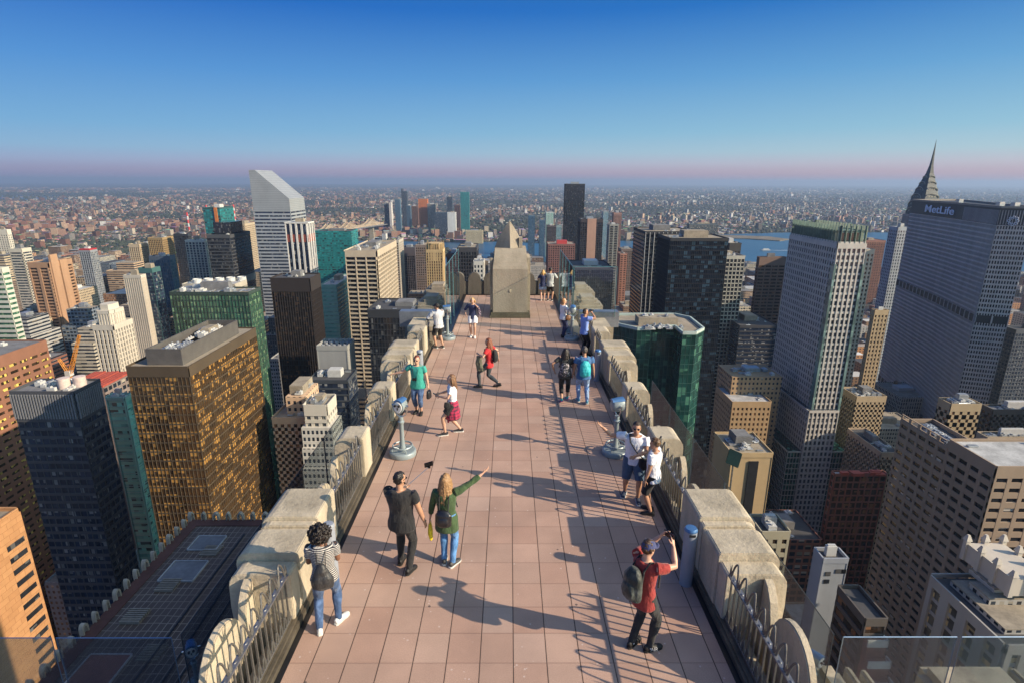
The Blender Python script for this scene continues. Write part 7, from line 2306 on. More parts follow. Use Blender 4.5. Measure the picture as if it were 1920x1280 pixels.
    def fingers(mb):
        for i in range(2):
            w, d, inn, sd = hands_data[i]
            for k, (off, ln) in enumerate(((.028, .068), (.010, .076), (-.009, .070), (-.027, .055))):
                p0 = w + d * .082 + sd * off * .95
                curl = 0.35 + 0.12 * k
                p1 = p0 + d * ln * .45 + inn * ln * .1 * curl
                p2 = p1 + (d * .9 + inn * curl).normalized() * ln * .33
                p3 = p2 + (d * .6 + inn * curl * 1.6).normalized() * ln * .25
                mb.tube([S(p0), S(p1), S(p2), S(p3)], [.0088 * s, .0082 * s, .0075 * s, .005 * s], 6)
            t0 = w + d * .025 + sd * .03
            t1 = t0 + (d * .6 + sd * .8 + inn * .2).normalized() * .036
            t2 = t1 + (d * .9 + sd * .25 + inn * .3).normalized() * .034
            mb.tube([S(t0), S(t1), S(t2)], [.011 * s, .0095 * s, .006 * s], 6)
    bo = blob('body', body, skinm(skin), root, 0.0125 * s, 2, 0, fingers)
    # ---- face
    mb = MB()
    for q in (-1, 1):
        mb.ball(S(hv((q * .031, .083, .012))), (.012 * s, .008 * s, .007 * s), 8)
    mb.build('eye', mat('eye_dark', (0.03, 0.02, 0.018), 0.3), root)
    mb = MB()
    loft_into(mb, [(S(hv((-.024, .083, -.052))), .002, .002), (S(hv((0, .091, -.053))), .006 * s, .007 * s, (0, 0, 1)), (S(hv((.024, .083, -.052))), .002, .002)], 8)
    mb.build('mouth', mat('lips', (0.30, 0.10, 0.085), 0.5), root)
    # ---- clothes
    if shirt:
        low = .80 - long_top
        def fsh(mb):
            torso(mb, .014 + (.01 if hoodie else 0), .93)
            ch = [(S(sp_(.99)), (.150 * b + .02) * s, (.108 * b + .02) * s), (S(sp_(.90)), (.170 * b + .022) * s, (.125 * b + .02) * s), (S(sp_(low + .03)), (.174 * b + .026) * s, (.130 * b + .024) * s), (S(sp_(low)), (.172 * b + .022) * s, (.128 * b + .02) * s)]
            loft_into(mb, ch, 20)
            for i in range(2): arm(mb, i, .012 + (.009 if sleeve == 'short' else .006) + (.008 if hoodie else 0), sleeve)
            if hoodie: loft_into(mb, [(S(sp_(1.36) + Vector((0, -.10, 0))), .09 * s, .05 * s), (S(sp_(1.45) + Vector((0, -.085, 0))), .10 * s, .05 * s), (S(sp_(1.49) + Vector((0, -.06, 0))), .07 * s, .035 * s)], 12)
        blob('jumper' if hoodie else 'shirt', fsh, shirt, root, 0.013 * s, 2, 0.011)
    if pants:
        def fp(mb):
            ch = [(S(pel + Vector((0, 0, -.10))), (.14 * b + .014) * s, (.105 * b + .014) * s), (S(pel), (.162 * b + .012) * s, (.118 * b + .014) * s), (S(sp_(1.03)), (.15 * b + .010) * s, (.104 * b + .010) * s)]
            loft_into(mb, ch, 18)
            for i in range(2): leg(mb, i, .012 if pleg in ('full', 'capri') else .03, pleg, .0 if pleg != 'shorts' else .05)
        blob('trousers' if pleg in ('full', 'capri') else 'shorts', fp, pants, root, 0.013 * s, 2, 0.009)
    if skirt:
        def fk(mb):
            loft_into(mb, [(S(sp_(1.02)), .155 * s, .125 * s), (S(sp_(.90)), .20 * s, .165 * s), (S(sp_(.72)), .22 * s, .20 * s), (S(sp_(.56)), .225 * s, .22 * s), (S(sp_(.49)), .19 * s, .19 * s)], 20)
            loft_into(mb, [(S(sp_(.66) + Vector((.05, .1, 0))), .09 * s, .05 * s), (S(sp_(.46) + Vector((.04, .12, 0))), .05 * s, .03 * s), (S(sp_(.36) + Vector((.03, .12, 0))), .02 * s, .015 * s)], 10)
        blob('tied_shirt', fk, skirt, root, 0.014 * s, 2, 0.02, None, 12)
    if shoes:
        for i in range(2):
            fx, fy, fa = feet[i]
            an = legs[i][2]
            q = Vector((math.sin(R(-fa)), math.cos(R(-fa)), 0)); zf = heel[i]
            g = Vector((an.x, an.y, 0.0))
            tilt = -zf * 1.2
            def fs(mb):
                X = q.cross(Vector((0, 0, 1)))
                C_ = [(-.075, .05, .030, .040), (-.05, .055, .038, .052), (.0, .055, .041, .052), (.06, .045, .044, .040), (.12, .034, .050, .030), (.17, .028, .046, .024), (.205, .024, .028, .016)]
                loft_into(mb, [(S(g + q * a + Vector((0, 0, h_ + zf + tilt * (a + .07) * 3.2 * (1 if zf > 0 else 0)))), rx * s, rz_ * s, X) for a, h_, rx, rz_ in C_], 12)
            so_ = blob('shoe', fs, shoes, root, 0.011 * s, 1)
            mb = MB()
            pts = []
            for a, w_ in ((-.085, .022), (-.06, .040), (0, .043), (.07, .044), (.13, .053), (.185, .046), (.212, .02)):
                pts.append((a, w_))
            X = q.cross(Vector((0, 0, 1)))
            ring_ = [g + q * a + X * w_ for a, w_ in pts] + [g + q * a - X * w_ for a, w_ in reversed(pts)]
            def zz(p): 
                a = (p - g).dot(q)
                return zf + tilt * (a + .07) * 3.2 * (1 if zf > 0 else 0)
            top_ = [S(p + Vector((0, 0, zz(p) + .026))) for p in ring_]; bot_ = [S(p + Vector((0, 0, max(0.002, zz(p) + .002)))) for p in ring_]
            for k in range(len(ring_)):
                j = (k + 1) % len(ring_)
                mb.face([tuple(bot_[j]), tuple(bot_[k]), tuple(top_[k]), tuple(top_[j])])
            mb.face([tuple(p) for p in top_][::-1]); mb.face([tuple(p) for p in bot_])
            mb.build('sole', sole or mat('white_sole', (0.62, 0.61, 0.58), 0.7), so_)
    # ---- hair
    rh = random.Random(int(x * 100) + 5)
    if hair and hairstyle == 'curly':
        def fh(mb):
            for k in range(700):
                d = Vector((rh.gauss(0, 1), rh.gauss(0, 1), rh.gauss(0, 1))).normalized()
                if d.y > .55 and d.z < .35: continue
                r_ = rh.uniform(.10, .158)
                p = hv((d.x * r_ * 1.05, d.y * r_ - .03, d.z * r_ * .95 + .035))
                if p.z < hd.z - .13: continue
                mb.ball(S(p), rh.uniform(.011, .020) * s, 6)
            mb.ball(S(hv((0, -.025, .03))), (.13 * s, .12 * s, .13 * s), 14)
        blob('hair', fh, hair, root, 0.0075, 0, 0.016, None, 75)
    elif hair:
        X = hr @ Vector((1, 0, 0))
        def fh(mb):
            # cap of hair around skull, open at the face
            for k in range(90):
                a = rh.uniform(0, 2 * math.pi); e_ = rh.uniform(-.25, 1.5)
                dx_, dy_, dz_ = math.cos(e_) * math.sin(a), math.cos(e_) * math.cos(a), math.sin(e_)
                if dy_ > .25 and dz_ < .55: continue
                if abs(dx_) > .6 and dz_ < -.1 and dy_ > -.2: continue
                mb.ball(S(hv((dx_ * .078, dy_ * .098 - .006, dz_ * .105 + .024))), rh.uniform(.016, .024) * s, 6)
            loft_into(mb, [(S(hv((0, -.035, -.045))), .055 * s, .05 * s, X), (S(hv((0, -.03, .0))), .074 * s, .072 * s, X), (S(hv((0, -.022, .06))), .080 * s, .086 * s, X), (S(hv((0, -.012, .115))), .055 * s, .068 * s, X), (S(hv((0, -.01, .134))), .02 * s, .025 * s, X)], 14)
            if hairstyle == 'short' and False: pass
            if hairstyle in ('long', 'bob', 'verylong'):
                L_ = {'long': .36, 'bob': .17, 'verylong': .46}[hairstyle]
                nst = 46
                for k in range(nst):
                    a = math.pi * (0.12 + 1.76 * k / (nst - 1)) - math.pi * .5 - math.pi / 2 * 0
                    a = math.pi * (-.92 + 1.84 * k / (nst - 1))
                    # a = 0 at the back
                    px_, py_ = math.sin(a) * .08, -math.cos(a) * .088 - .008
                    if math.cos(a) < -.35: continue
                    ln = L_ * (1 - .25 * (1 - math.cos(a))) * rh.uniform(.85, 1.1)
                    top_ = hv((px_, py_, .05))
                    sw_ = rh.uniform(-.035, .035)
                    m1 = top_ + Vector((px_ * .25 + sw_ * .3, py_ * .3, -ln * .35)); m2 = top_ + Vector((px_ * .3 + sw_, py_ * .35 - .015, -ln * .75)); m3 = top_ + Vector((px_ * .15 + sw_ * 1.4, py_ * .3 - .01, -ln))
                    mb.tube([S(top_), S(m1), S(m2), S(m3)], [.020 * s, .017 * s, .014 * s, .004], 6)
        blob('hair', fh, hair, root, 0.0085, 1, 0.006, None, 60)
    if beard:
        def fb(mb):
            loft_into(mb, [(S(hv((-.066, .02, -.02))), .01, .012, (0, 0, 1)), (S(hv((-.052, .062, -.07))), .018 * s, .014 * s, (0, 0, 1)), (S(hv((0, .088, -.088))), .028 * s, .016 * s, (0, 0, 1)), (S(hv((.052, .062, -.07))), .018 * s, .014 * s, (0, 0, 1)), (S(hv((.066, .02, -.02))), .01, .012, (0, 0, 1))], 8)
        blob('beard', fb, beard, root, 0.008, 1, 0.004)
    if cap:
        X = hr @ Vector((1, 0, 0))
        def fc(mb):
            loft_into(mb, [(S(hv((0, -.005, .028))), .088 * s, .108 * s, X), (S(hv((0, -.006, .07))), .086 * s, .105 * s, X), (S(hv((0, -.01, .11))), .066 * s, .08 * s, X), (S(hv((0, -.01, .138))), .025 * s, .03 * s, X)], 16)
            pts = [(.07, .06), (.066, .12), (.04, .165), (0, .178), (-.04, .165), (-.066, .12), (-.07, .06)]
            t_ = [S(hv((p[0], p[1], .045 - abs(p[0]) * .25))) for p in pts]; u_ = [S(hv((p[0], p[1], .028 - abs(p[0]) * .25))) for p in pts]
            mb.face([tuple(p) for p in t_]); mb.face([tuple(p) for p in u_[::-1]])
            for k in range(7):
                j = (k + 1) % 7
                mb.face([tuple(u_[k]), tuple(u_[j]), tuple(t_[j]), tuple(t_[k])])
        blob('cap', fc, cap, root, 0.009, 1)
    if shades:
        mb = MB()
        for q in (-1, 1):
            mb.ball(S(hv((q * .034, .093, .012))), (.028 * s, .009 * s, .02 * s), 10)
            mb.tube([S(hv((q * .06, .085, .018))), S(hv((q * .082, .0, .018)))], .004, 5)
        mb.tube([S(hv((-.02, .098, .018))), S(hv((.02, .098, .018)))], .004, 5)
        mb.build('sunglasses', mat('dark_lens', (0.01, 0.01, 0.012), 0.1, 0, 2, 0.1, spec=0.8), root)
    if socks:
        for i in range(2):
            an = legs[i][2]; mb = MB(); mb.tube([S(an + Vector((0, 0, -.03))), S(an.lerp(legs[i][1], .1))], [.042 * s, .042 * s], 12); mb.build('sock', socks, root, smooth=True)
    kids_of(root)
    M4 = Matrix.Translation((x, y, 0)) @ Matrix.Rotation(rz, 4, 'Z')
    root.location = (x, y, 0); root.rotation_euler = (0, 0, rz)
    info = {'M': M4, 's': s, 'S': S, 'sp': sp_, 'arms': arms, 'hands': hands_data, 'hv': hv, 'pel': pel, 'b': b}
    return root, info
def held(info, name, label, cat, fill, matl, voxel=None, wob=0, parts=None, group=None, smooth=True):
    """something carried: its own thing, placed with the person's frame"""
    M4 = info['M']
    t = thing(name, label, cat, (0, 0, 0), group)
    if voxel: blob('bag_body' if 'bag' in name or 'pack' in name else 'main_body', fill, matl, t, voxel, 2, wob)
    else:
        mb = MB(); fill(mb); mb.build('main_body', matl, t, smooth=smooth)
    for (nm, ff, mm) in (parts or []):
        mb = MB(); ff(mb); mb.build(nm, mm, t, smooth=True)
    t.matrix_world = M4
    kids_of(t)
    return t
BLK = fabric('black_cloth', (0.012, 0.012, 0.014)); DEN = fabric('blue_denim', (0.035, 0.075, 0.17), 'fade'); DEN2 = fabric('mid_denim', (0.06, 0.17, 0.36), 'fade'); PALE = fabric('pale_denim', (0.22, 0.32, 0.50), 'fade')
WHT = fabric('white_cotton', (0.74, 0.75, 0.80)); NVY = fabric('navy_cotton', (0.02, 0.03, 0.09)); GRY = fabric('dark_grey_cotton', (0.045, 0.045, 0.042))
M_phone = mat('phone_black', (0.012, 0.012, 0.014), 0.2, 0, 3, 0.1, spec=0.7)
WS = mat('white_shoe', (0.70, 0.69, 0.66), 0.6, 0, 12, 0.1); BS = mat('black_shoe', (0.014, 0.014, 0.015), 0.6, 0, 12, 0.3); BSOLE = mat('black_sole', (0.02, 0.02, 0.02), 0.7)
def slab(mb, c, u, v, n_, w, h, d):
    c, u, v, n_ = Vector(c), Vector(u).normalized(), Vector(v).normalized(), Vector(n_).normalized()
    P = [c + u * (a * w / 2) + v * (b_ * h / 2) + n_ * (e * d / 2) for e in (-1, 1) for a, b_ in ((-1, -1), (1, -1), (1, 1), (-1, 1))]
    for f in ((3, 2, 1, 0), (4, 5, 6, 7), (0, 1, 5, 4), (1, 2, 6, 5), (2, 3, 7, 6), (3, 0, 4, 7)): mb.face([tuple(P[i]) for i in f])
def straps(info, z0=1.02, z1=1.43, off=.095, r=.014, front=True):
    S, sp = info['S'], info['sp']
    def f(mb):
        for q in (-1, 1):
            pts = [sp(z0) + Vector((q * off * .9, -.15 * info['b'] - .02, 0)), sp(z1 - .06) + Vector((q * off, -.135 * info['b'], 0)), sp(z1 + .025) + Vector((q * off, -.03, 0.01)), sp(z1 - .03) + Vector((q * off * 1.15, .115 * info['b'] + .01, 0)), sp(z1 - .2) + Vector((q * off * 1.5, .125 * info['b'], 0)), sp(z1 - .32) + Vector((q * (off + .1), .05, 0))]
            mb.tube([S(p) for p in pts], r, 6)
    return f
def pack(info, w, h, d, zc, top=.8, back=None):
    S, sp = info['S'], info['sp']
    yb_ = -.135 * info['b'] - d * .45
    def f(mb):
        c = sp(zc) + Vector((0, yb_, 0))
        loft_into(mb, [(S(c + Vector((0, .02, -h / 2))), w * .36, d * .30), (S(c + Vector((0, 0, -h * .42))), w * .48, d * .46), (S(c + Vector((0, -.01, -h * .1))), w * .5, d * .52), (S(c + Vector((0, 0, h * .25))), w * .46 * (top + .2), d * .46), (S(c + Vector((0, .02, h * .44))), w * .36 * top, d * .34), (S(c + Vector((0, .03, h / 2))), w * .2 * top, d * .18)], 16)
        loft_into(mb, [(S(c + Vector((0, -d * .42, -h * .36))), w * .30, d * .18), (S(c + Vector((0, -d * .5, -h * .15))), w * .36, d * .2), (S(c + Vector((0, -d * .44, h * .06))), w * .30, d * .16)], 12)
    return f

# 1 curly hair, striped top
r_, I = person('woman with big curly dark hair, striped top and jeans at the lower left', -2.58, 6.68, R(12), 1.70, 'brown', ((-.13, -.05, 10), (.13, .10, -38)), ((-.15, .30, 1.04), (.15, .30, 1.04)),
               ((-.35, -1, -.5), (.35, -1, -.5)), shirt=fabric('striped_jersey', (0.03, 0.03, 0.04), 'stripes'), sleeve='short', pants=DEN, pleg='full', shoes=WS, hair=hairm('black', (0.018, 0.013, 0.011)), hairstyle='curly', fem=True, head_pitch=-18, build=1.02, long_top=-.06)
held(I, 'drawstring_bag', 'black drawstring bag on the back of the woman in stripes', 'bag', pack(I, .30, .40, .14, 1.05, .45), fabric('black_nylon', (0.02, 0.02, 0.022), rough=.5), .013, .012, [('cord', straps(I, 1.15, 1.43, .06, .006), BLK)])
# 2 man in black
r_, I = person('bearded man in black tee and trousers holding a selfie stick', -1.74, 8.0, R(-12), 1.80, 'tan', ((-.10, .10, 5), (.13, -.12, -10)), ((-.12, .36, 1.20), (.36, .06, .86)),
               ((-.5, -.5, -1), (.4, -.9, 0)), shirt=BLK, sleeve='short', pants=BLK, shoes=BS, sole=BSOLE, hair=hairm('black2', (0.012, 0.010, 0.010)), beard=hairm('black2', (0.012, 0.010, 0.010)), shades=True, build=1.16, head_yaw=-28, long_top=.03, heel=(0, .02))
Mi = I['M'].inverted()
ph = Mi @ Vector((-1.37, 8.68, 1.5)); hnd = I['S'](I['hands'][0][0] + I['hands'][0][1] * .06)
held(I, 'selfie_stick', 'selfie stick with a phone held out by the man in black', 'selfie stick', lambda mb: mb.tube([hnd, ph], .006, 6), mat('stick_metal', (0.35, 0.36, 0.38), 0.3, 0.8), parts=[('phone', lambda mb: slab(mb, ph + Vector((0, 0, .05)), (1, .3, .3), (0, -.2, 1), (0, -1, -.2), .15, .09, .016), M_phone), ('clamp', lambda mb: slab(mb, ph, (1, 0, 0), (0, 0, 1), (0, 1, 0), .05, .04, .03), M_phone)])
# 3 woman pointing
r_, I = person('woman with long blond-streaked hair in a green shirt pointing to the right', -1.02, 8.1, R(-8), 1.70, 'light', ((-.07, .02, 10), (.09, -.04, -25)), ((-.30, .04, .86), (.66, .28, 1.72)),
               ((-.5, -.9, 0), (.2, -.3, -1)), shirt=fabric('olive_shirt', (0.045, 0.085, 0.03)), sleeve='threeq', pants=DEN2, shoes=mat('black_white_shoe', (0.05, 0.05, 0.05), 0.6, 0, 20, 0.4), hair=hairm('blond_streak', (0.30, 0.17, 0.075)), hairstyle='verylong', fem=True, head_yaw=-10, long_top=.10, build=1.04)
held(I, 'leather_backpack', 'small black leather backpack on the woman in green', 'backpack', pack(I, .27, .29, .13, 1.03, .9), mat('black_leather', (0.014, 0.014, 0.017), 0.28, 0, 6, 0.3, 0.4, 12, spec=.7), .012, .004, [('strap', straps(I, 1.1, 1.43, .08, .011), BLK)])
h0 = I['hands'][0][0] + I['hands'][0][1] * .09
held(I, 'yellow_bag', 'yellow plastic bag hanging from the hand of the woman in green', 'bag', lambda mb: loft_into(mb, [(I['S'](h0 + Vector((0, 0, -.0))), .012, .012), (I['S'](h0 + Vector((0, 0, -.08))), .03, .045), (I['S'](h0 + Vector((.0, 0, -.24))), .035, .075), (I['S'](h0 + Vector((.01, 0, -.36))), .025, .05), (I['S'](h0 + Vector((.01, 0, -.40))), .01, .015)], 12), mat('yellow_plastic', (0.78, 0.58, 0.02), 0.3, 0, 6, 0.15), .011, .014)
# 4 man in red
r_, I = person('young man in red tee and blue cap photographing with raised arms', 1.78, 6.30, R(-58), 1.74, 'light', ((-.09, -.03, 12), (.10, .12, -12)), ((-.13, .42, 1.58), (.10, .42, 1.56)),
               ((-.7, .1, -1), (.9, .1, -1)), shirt=fabric('dark_red_tee', (0.30, 0.03, 0.025)), sleeve='short', pants=fabric('charcoal_jeans', (0.022, 0.022, 0.022)), shoes=BS, sole=BSOLE, hair=hairm('brown', (0.06, 0.03, 0.015)), cap=fabric('navy_cap', (0.04, 0.05, 0.14)), build=.98, long_top=.05, socks=WHT, head_pitch=4)
mid = (I['S'](I['hands'][0][0] + I['hands'][0][1] * .10) + I['S'](I['hands'][1][0] + I['hands'][1][1] * .10)) / 2
held(I, 'phone', 'phone held up sideways by the young man in red', 'phone', lambda mb: slab(mb, mid, (1, 0, 0), (0, 0, 1), (0, 1, 0), .17, .085, .012), M_phone, smooth=False)
held(I, 'hiking_backpack', 'black and green backpack on the young man in red', 'backpack', pack(I, .31, .46, .20, 1.17), fabric('black_green_nylon', (0.016, 0.022, 0.018), 'fade', .6), .013, .008, [('strap', straps(I), BLK), ('green_trim', lambda mb: mb.tube([I['S'](I['sp'](.99) + Vector((q, -.30 + abs(q) * .3, 0))) for q in (-.13, -.07, 0, .07, .13)], .014, 6), mat('green_trim', (0.10, 0.22, 0.14), 0.6))])
# white lettering on the top of the right shoe
cu = bpy.data.curves.new('t', 'FONT'); cu.body = 'AIR'; cu.size = .07; cu.extrude = .001; cu.align_x = 'CENTER'; cu.align_y = 'CENTER'
tmp = bpy.data.objects.new('tmp', cu); COL.objects.link(tmp)
me = bpy.data.meshes.new_from_object(tmp.evaluated_get(bpy.context.evaluated_depsgraph_get())); bpy.data.objects.remove(tmp)
me.materials.clear(); me.materials.append(mat('white_shoe_print', (0.5, 0.5, 0.5), 0.6))
sh_ = [o for o in bpy.data.objects if o.parent == r_ and o.name.startswith('shoe')][1]
o = bpy.data.objects.new('shoe_lettering', me); COL.objects.link(o); o.parent = sh_
fx = Matrix.Translation((.165, .15, .052)) @ Matrix.Rotation(R(60), 4, 'Z') @ Matrix.Rotation(R(62), 4, 'X')
for v in me.vertices: v.co = fx @ v.co
# 5, 6
r_, I = person('man in white tee and denim shorts with one arm stretched out over the viewer', 2.5, 10.15, R(168), 1.76, 'tan', ((-.12, .08, 10), (.14, -.14, -12)), ((-.02, .34, 1.12), (.66, .02, 1.52)),
               ((-.8, -.6, -.2), (0, -.3, -1)), shirt=WHT, sleeve='short', pants=fabric('shorts_denim', (0.05, 0.09, 0.15)), pleg='knee', shoes=fabric('navy_canvas', (0.02, 0.035, 0.07)), hair=hairm('darkbrown', (0.035, 0.02, 0.013)), shades=True, build=1.08, lean=(.0, .10), head_pitch=-8)
held(I, 'crossbody_bag', 'black crossbody bag on the man in white with the outstretched arm', 'bag', lambda mb: loft_into(mb, [(I['S'](Vector((-.20, .12, .74))), .09, .045), (I['S'](Vector((-.20, .13, .82))), .12, .06), (I['S'](Vector((-.19, .14, .95))), .11, .05), (I['S'](Vector((-.19, .14, .98))), .09, .03)], 12), BLK, .013, .006,
     [('strap', lambda mb: mb.tube([I['S'](p) for p in (Vector((-.2, .16, .95)), Vector((-.02, .24, 1.16)), Vector((.10, .22, 1.34)), Vector((.12, .12, 1.46)), Vector((.06, -.04, 1.40)), Vector((-.12, -.12, 1.15)), Vector((-.22, -.02, .98)))], .014, 6), BLK)])
r_, I = person('boy in white polo and black shorts beside the railing, seen in profile', 2.78, 9.62, R(62), 1.60, 'tan', ((-.09, .0, 10), (.10, .06, -10)), ((-.30, .12, .86), (.27, .14, .84)),
               ((-.4, -.9, 0), (.4, -.9, 0)), shirt=WHT, sleeve='short', pants=fabric('black_shorts', (0.014, 0.014, 0.016)), pleg='knee', shoes=BS, sole=BSOLE, hair=hairm('brown2', (0.12, 0.065, 0.03)), build=1.08, long_top=.02)
# 7
r_, I = person('woman in teal tee facing the camera with a hand on the left railing', -2.50, 14.55, R(172), 1.68, 'light', ((-.08, .06, 8), (.08, -.03, -8)), ((-.33, .06, .82), (.66, .06, 1.18)),
               ((-.6, -.8, 0), (0, -.2, -1)), shirt=fabric('teal_tee', (0.035, 0.32, 0.26)), sleeve='short', pants=DEN, pleg='capri', shoes=BS, sole=BSOLE, hair=hairm('auburn', (0.16, 0.04, 0.018)), shades=True, fem=True, build=1.2, long_top=.02)
h0 = I['hands'][0][0] + I['hands'][0][1] * .09
held(I, 'handbag', 'black handbag in the hand of the woman in teal', 'bag', lambda mb: loft_into(mb, [(I['S'](h0 + Vector((0, 0, -.08))), .05, .10), (I['S'](h0 + Vector((0, 0, -.12))), .06, .12), (I['S'](h0 + Vector((0, 0, -.28))), .07, .15), (I['S'](h0 + Vector((0, 0, -.30))), .05, .13)], 12), MATS['black_leather'], .013, .004,
     [('handle', lambda mb: mb.tube([I['S'](h0 + Vector((0, q, -.08 + .09 * (1 - (q / .08) ** 2)))) for q in (-.08, -.04, 0, .04, .08)], .007, 6), BLK)])
held(I, 'neck_camera', 'small dark camera on a neck strap on the woman in teal', 'camera', lambda mb: slab(mb, I['S'](Vector((0.02, .235, 1.1))), (1, 0, 0), (0, 0, 1), (0, 1, 0), .11, .07, .05), M_phone, parts=[('strap', lambda mb: mb.tube([I['S'](p) for p in (Vector((-.03, .22, 1.13)), Vector((-.07, .17, 1.36)), Vector((-.06, -.02, 1.47)), Vector((.06, -.02, 1.47)), Vector((.09, .17, 1.36)), Vector((.06, .22, 1.13)))], .005, 5), BLK)], smooth=False)
# 8
r_, I = person('woman with a red plaid shirt tied round her waist looking at her phone', -1.42, 13.2, R(98), 1.66, 'light', ((-.08, .22, 6), (.09, -.20, -6)), ((-.10, .34, 1.12), (.12, .34, 1.12)),
               ((-.7, -.7, -.4), (.7, -.7, -.4)), shirt=WHT, sleeve='short', pants=fabric('short_black', (0.02, 0.02, 0.02)), pleg='shorts', skirt=fabric('red_plaid', (0.38, 0.02, 0.07), 'plaid'), shoes=fabric('black_sneaker', (0.02, 0.02, 0.025)), hair=hairm('chestnut', (0.17, 0.085, 0.04)), hairstyle='long', fem=True, head_pitch=-24, long_top=-.10)
mid = (I['S'](I['hands'][0][0] + I['hands'][0][1] * .09) + I['S'](I['hands'][1][0] + I['hands'][1][1] * .09)) / 2
held(I, 'phone', 'phone in both hands of the woman with the red plaid shirt', 'phone', lambda mb: slab(mb, mid + Vector((0, .02, .02)), (1, 0, 0), (0, .8, .5), (0, -.5, .8), .075, .15, .012), M_phone, smooth=False)
held(I, 'shoulder_bag', 'small dark bag at the hip of the woman with the red plaid shirt', 'bag', lambda mb: loft_into(mb, [(I['S'](Vector((-.17, .14, .78))), .03, .07), (I['S'](Vector((-.18, .15, .86))), .04, .09), (I['S'](Vector((-.17, .15, .98))), .03, .07)], 10), BLK, .012, .004)
# 9
r_, I = person('woman with very long red-brown hair in a red top walking to the left', -0.62, 16.55, R(78), 1.70, 'light', ((-.07, .30, 4), (.09, -.30, -4)), ((-.16, .30, 1.14), (.34, -.22, .92)),
               ((-.8, -.6, -.3), (.4, -.9, 0)), shirt=fabric('red_top', (0.52, 0.02, 0.025)), sleeve='short', pants=fabric('slate_jeans', (0.035, 0.045, 0.055)), shoes=BS, sole=BSOLE, hair=hairm('redbrown', (0.20, 0.065, 0.03)), hairstyle='verylong', fem=True, heel=(0, .05), head_pitch=-10, build=.96)
held(I, 'dark_backpack', 'dark backpack on the woman in the red top', 'backpack', pack(I, .27, .40, .15, 1.18), BLK, .014, .006, [('strap', straps(I), BLK)])
held(I, 'carried_jacket', 'olive jacket draped over the arm of the woman in the red top', 'jacket', lambda mb: (loft_into(mb, [(I['S'](Vector((-.20, .26, 1.10))), .07, .10), (I['S'](Vector((-.21, .27, .95))), .05, .11), (I['S'](Vector((-.20, .26, .72))), .045, .12), (I['S'](Vector((-.20, .26, .60))), .03, .10)], 12)), fabric('olive_drab', (0.13, 0.13, 0.09)), .014, .03)
# 10
r_, I = person('blonde woman in navy top and white shorts facing the camera', -1.49, 22.4, R(176), 1.66, 'light', ((-.08, .05, 6), (.08, -.06, -6)), ((-.12, .20, 1.50), (.28, .16, 1.05)),
               ((-.8, .1, -.8), (.6, -.8, 0)), shirt=NVY, sleeve='elbow', pants=WHT, pleg='shorts', shoes=WS, hair=hairm('blond', (0.60, 0.36, 0.12)), hairstyle='bob', fem=True, long_top=-.02)
held(I, 'floral_jacket', 'dark floral jacket slung on the arm of the blonde woman in navy', 'jacket', lambda mb: loft_into(mb, [(I['S'](Vector((-.24, 0, 1.30))), .05, .09), (I['S'](Vector((-.28, 0, 1.12))), .07, .11), (I['S'](Vector((-.27, .0, .92))), .05, .09)], 12), fabric('floral_cloth', (0.05, 0.02, 0.05), 'floral'), .014, .02)
# 11
r_, I = person('man in pale hoodie, black cap and black shorts leaning at the left parapet', -2.70, 20.85, R(42), 1.76, 'tan', ((-.10, .06, 8), (.12, -.08, -10)), ((-.14, .30, 1.24), (.12, .32, 1.20)),
               ((-.9, -.3, -.4), (.9, -.3, -.4)), shirt=fabric('pale_grey_fleece', (0.48, 0.49, 0.52)), sleeve='long', pants=BLK, pleg='knee', shoes=fabric('olive_shoe', (0.10, 0.10, 0.085)), hair=hairm('black2', (0.012, 0.010, 0.010)), cap=BLK, build=1.06, hoodie=True, lean=(0, .06), head_yaw=25)
# 12
r_, I = person('woman in white jacket looking down beside the far right viewer', 2.22, 22.45, R(-66), 1.64, 'light', ((-.08, .03, 6), (.09, -.04, -6)), ((-.10, .30, 1.14), (.12, .30, 1.16)),
               ((-.8, -.5, -.4), (.8, -.5, -.4)), shirt=WHT, sleeve='long', pants=NVY, shoes=BS, sole=BSOLE, hair=hairm('ginger', (0.40, 0.19, 0.07)), hairstyle='bob', fem=True, head_pitch=-24, build=1.08)
held(I, 'brown_bag', 'brown shoulder bag of the woman in the white jacket', 'bag', lambda mb: loft_into(mb, [(I['S'](Vector((.22, .10, .80))), .05, .10), (I['S'](Vector((.23, .11, .88))), .06, .13), (I['S'](Vector((.22, .11, 1.02))), .04, .10)], 12), mat('brown_leather', (0.16, 0.07, 0.03), 0.5, 0, 5, 0.3), .013, .008, [('strap', lambda mb: mb.tube([I['S'](p) for p in (Vector((.22, .06, 1.0)), Vector((.2, .05, 1.25)), Vector((.15, 0, 1.46)), Vector((.2, -.06, 1.2)), Vector((.23, .12, 1.0)))], .008, 5), BLK)])
# 13
r_, I = person('man in light blue shirt photographing at the right railing', 2.74, 19.95, R(-66), 1.76, 'tan', ((-.10, .0, 8), (.11, .04, -10)), ((-.10, .26, 1.60), (.10, .26, 1.58)),
               ((-.9, .2, -.8), (.9, .2, -.8)), shirt=fabric('light_blue_shirt', (0.20, 0.30, 0.68)), sleeve='short', pants=BLK, shoes=BS, sole=BSOLE, hair=hairm('darkbrown', (0.035, 0.02, 0.013)), build=1.02)
mid = (I['S'](I['hands'][0][0] + I['hands'][0][1] * .09) + I['S'](I['hands'][1][0] + I['hands'][1][1] * .09)) / 2
held(I, 'camera', 'black camera held up by the man in the light blue shirt', 'camera', lambda mb: (slab(mb, mid, (1, 0, 0), (0, 0, 1), (0, 1, 0), .13, .085, .06), mb.tube([mid + Vector((0, .03, 0)), mid + Vector((0, .12, 0))], .035, 10)), M_phone, smooth=False)
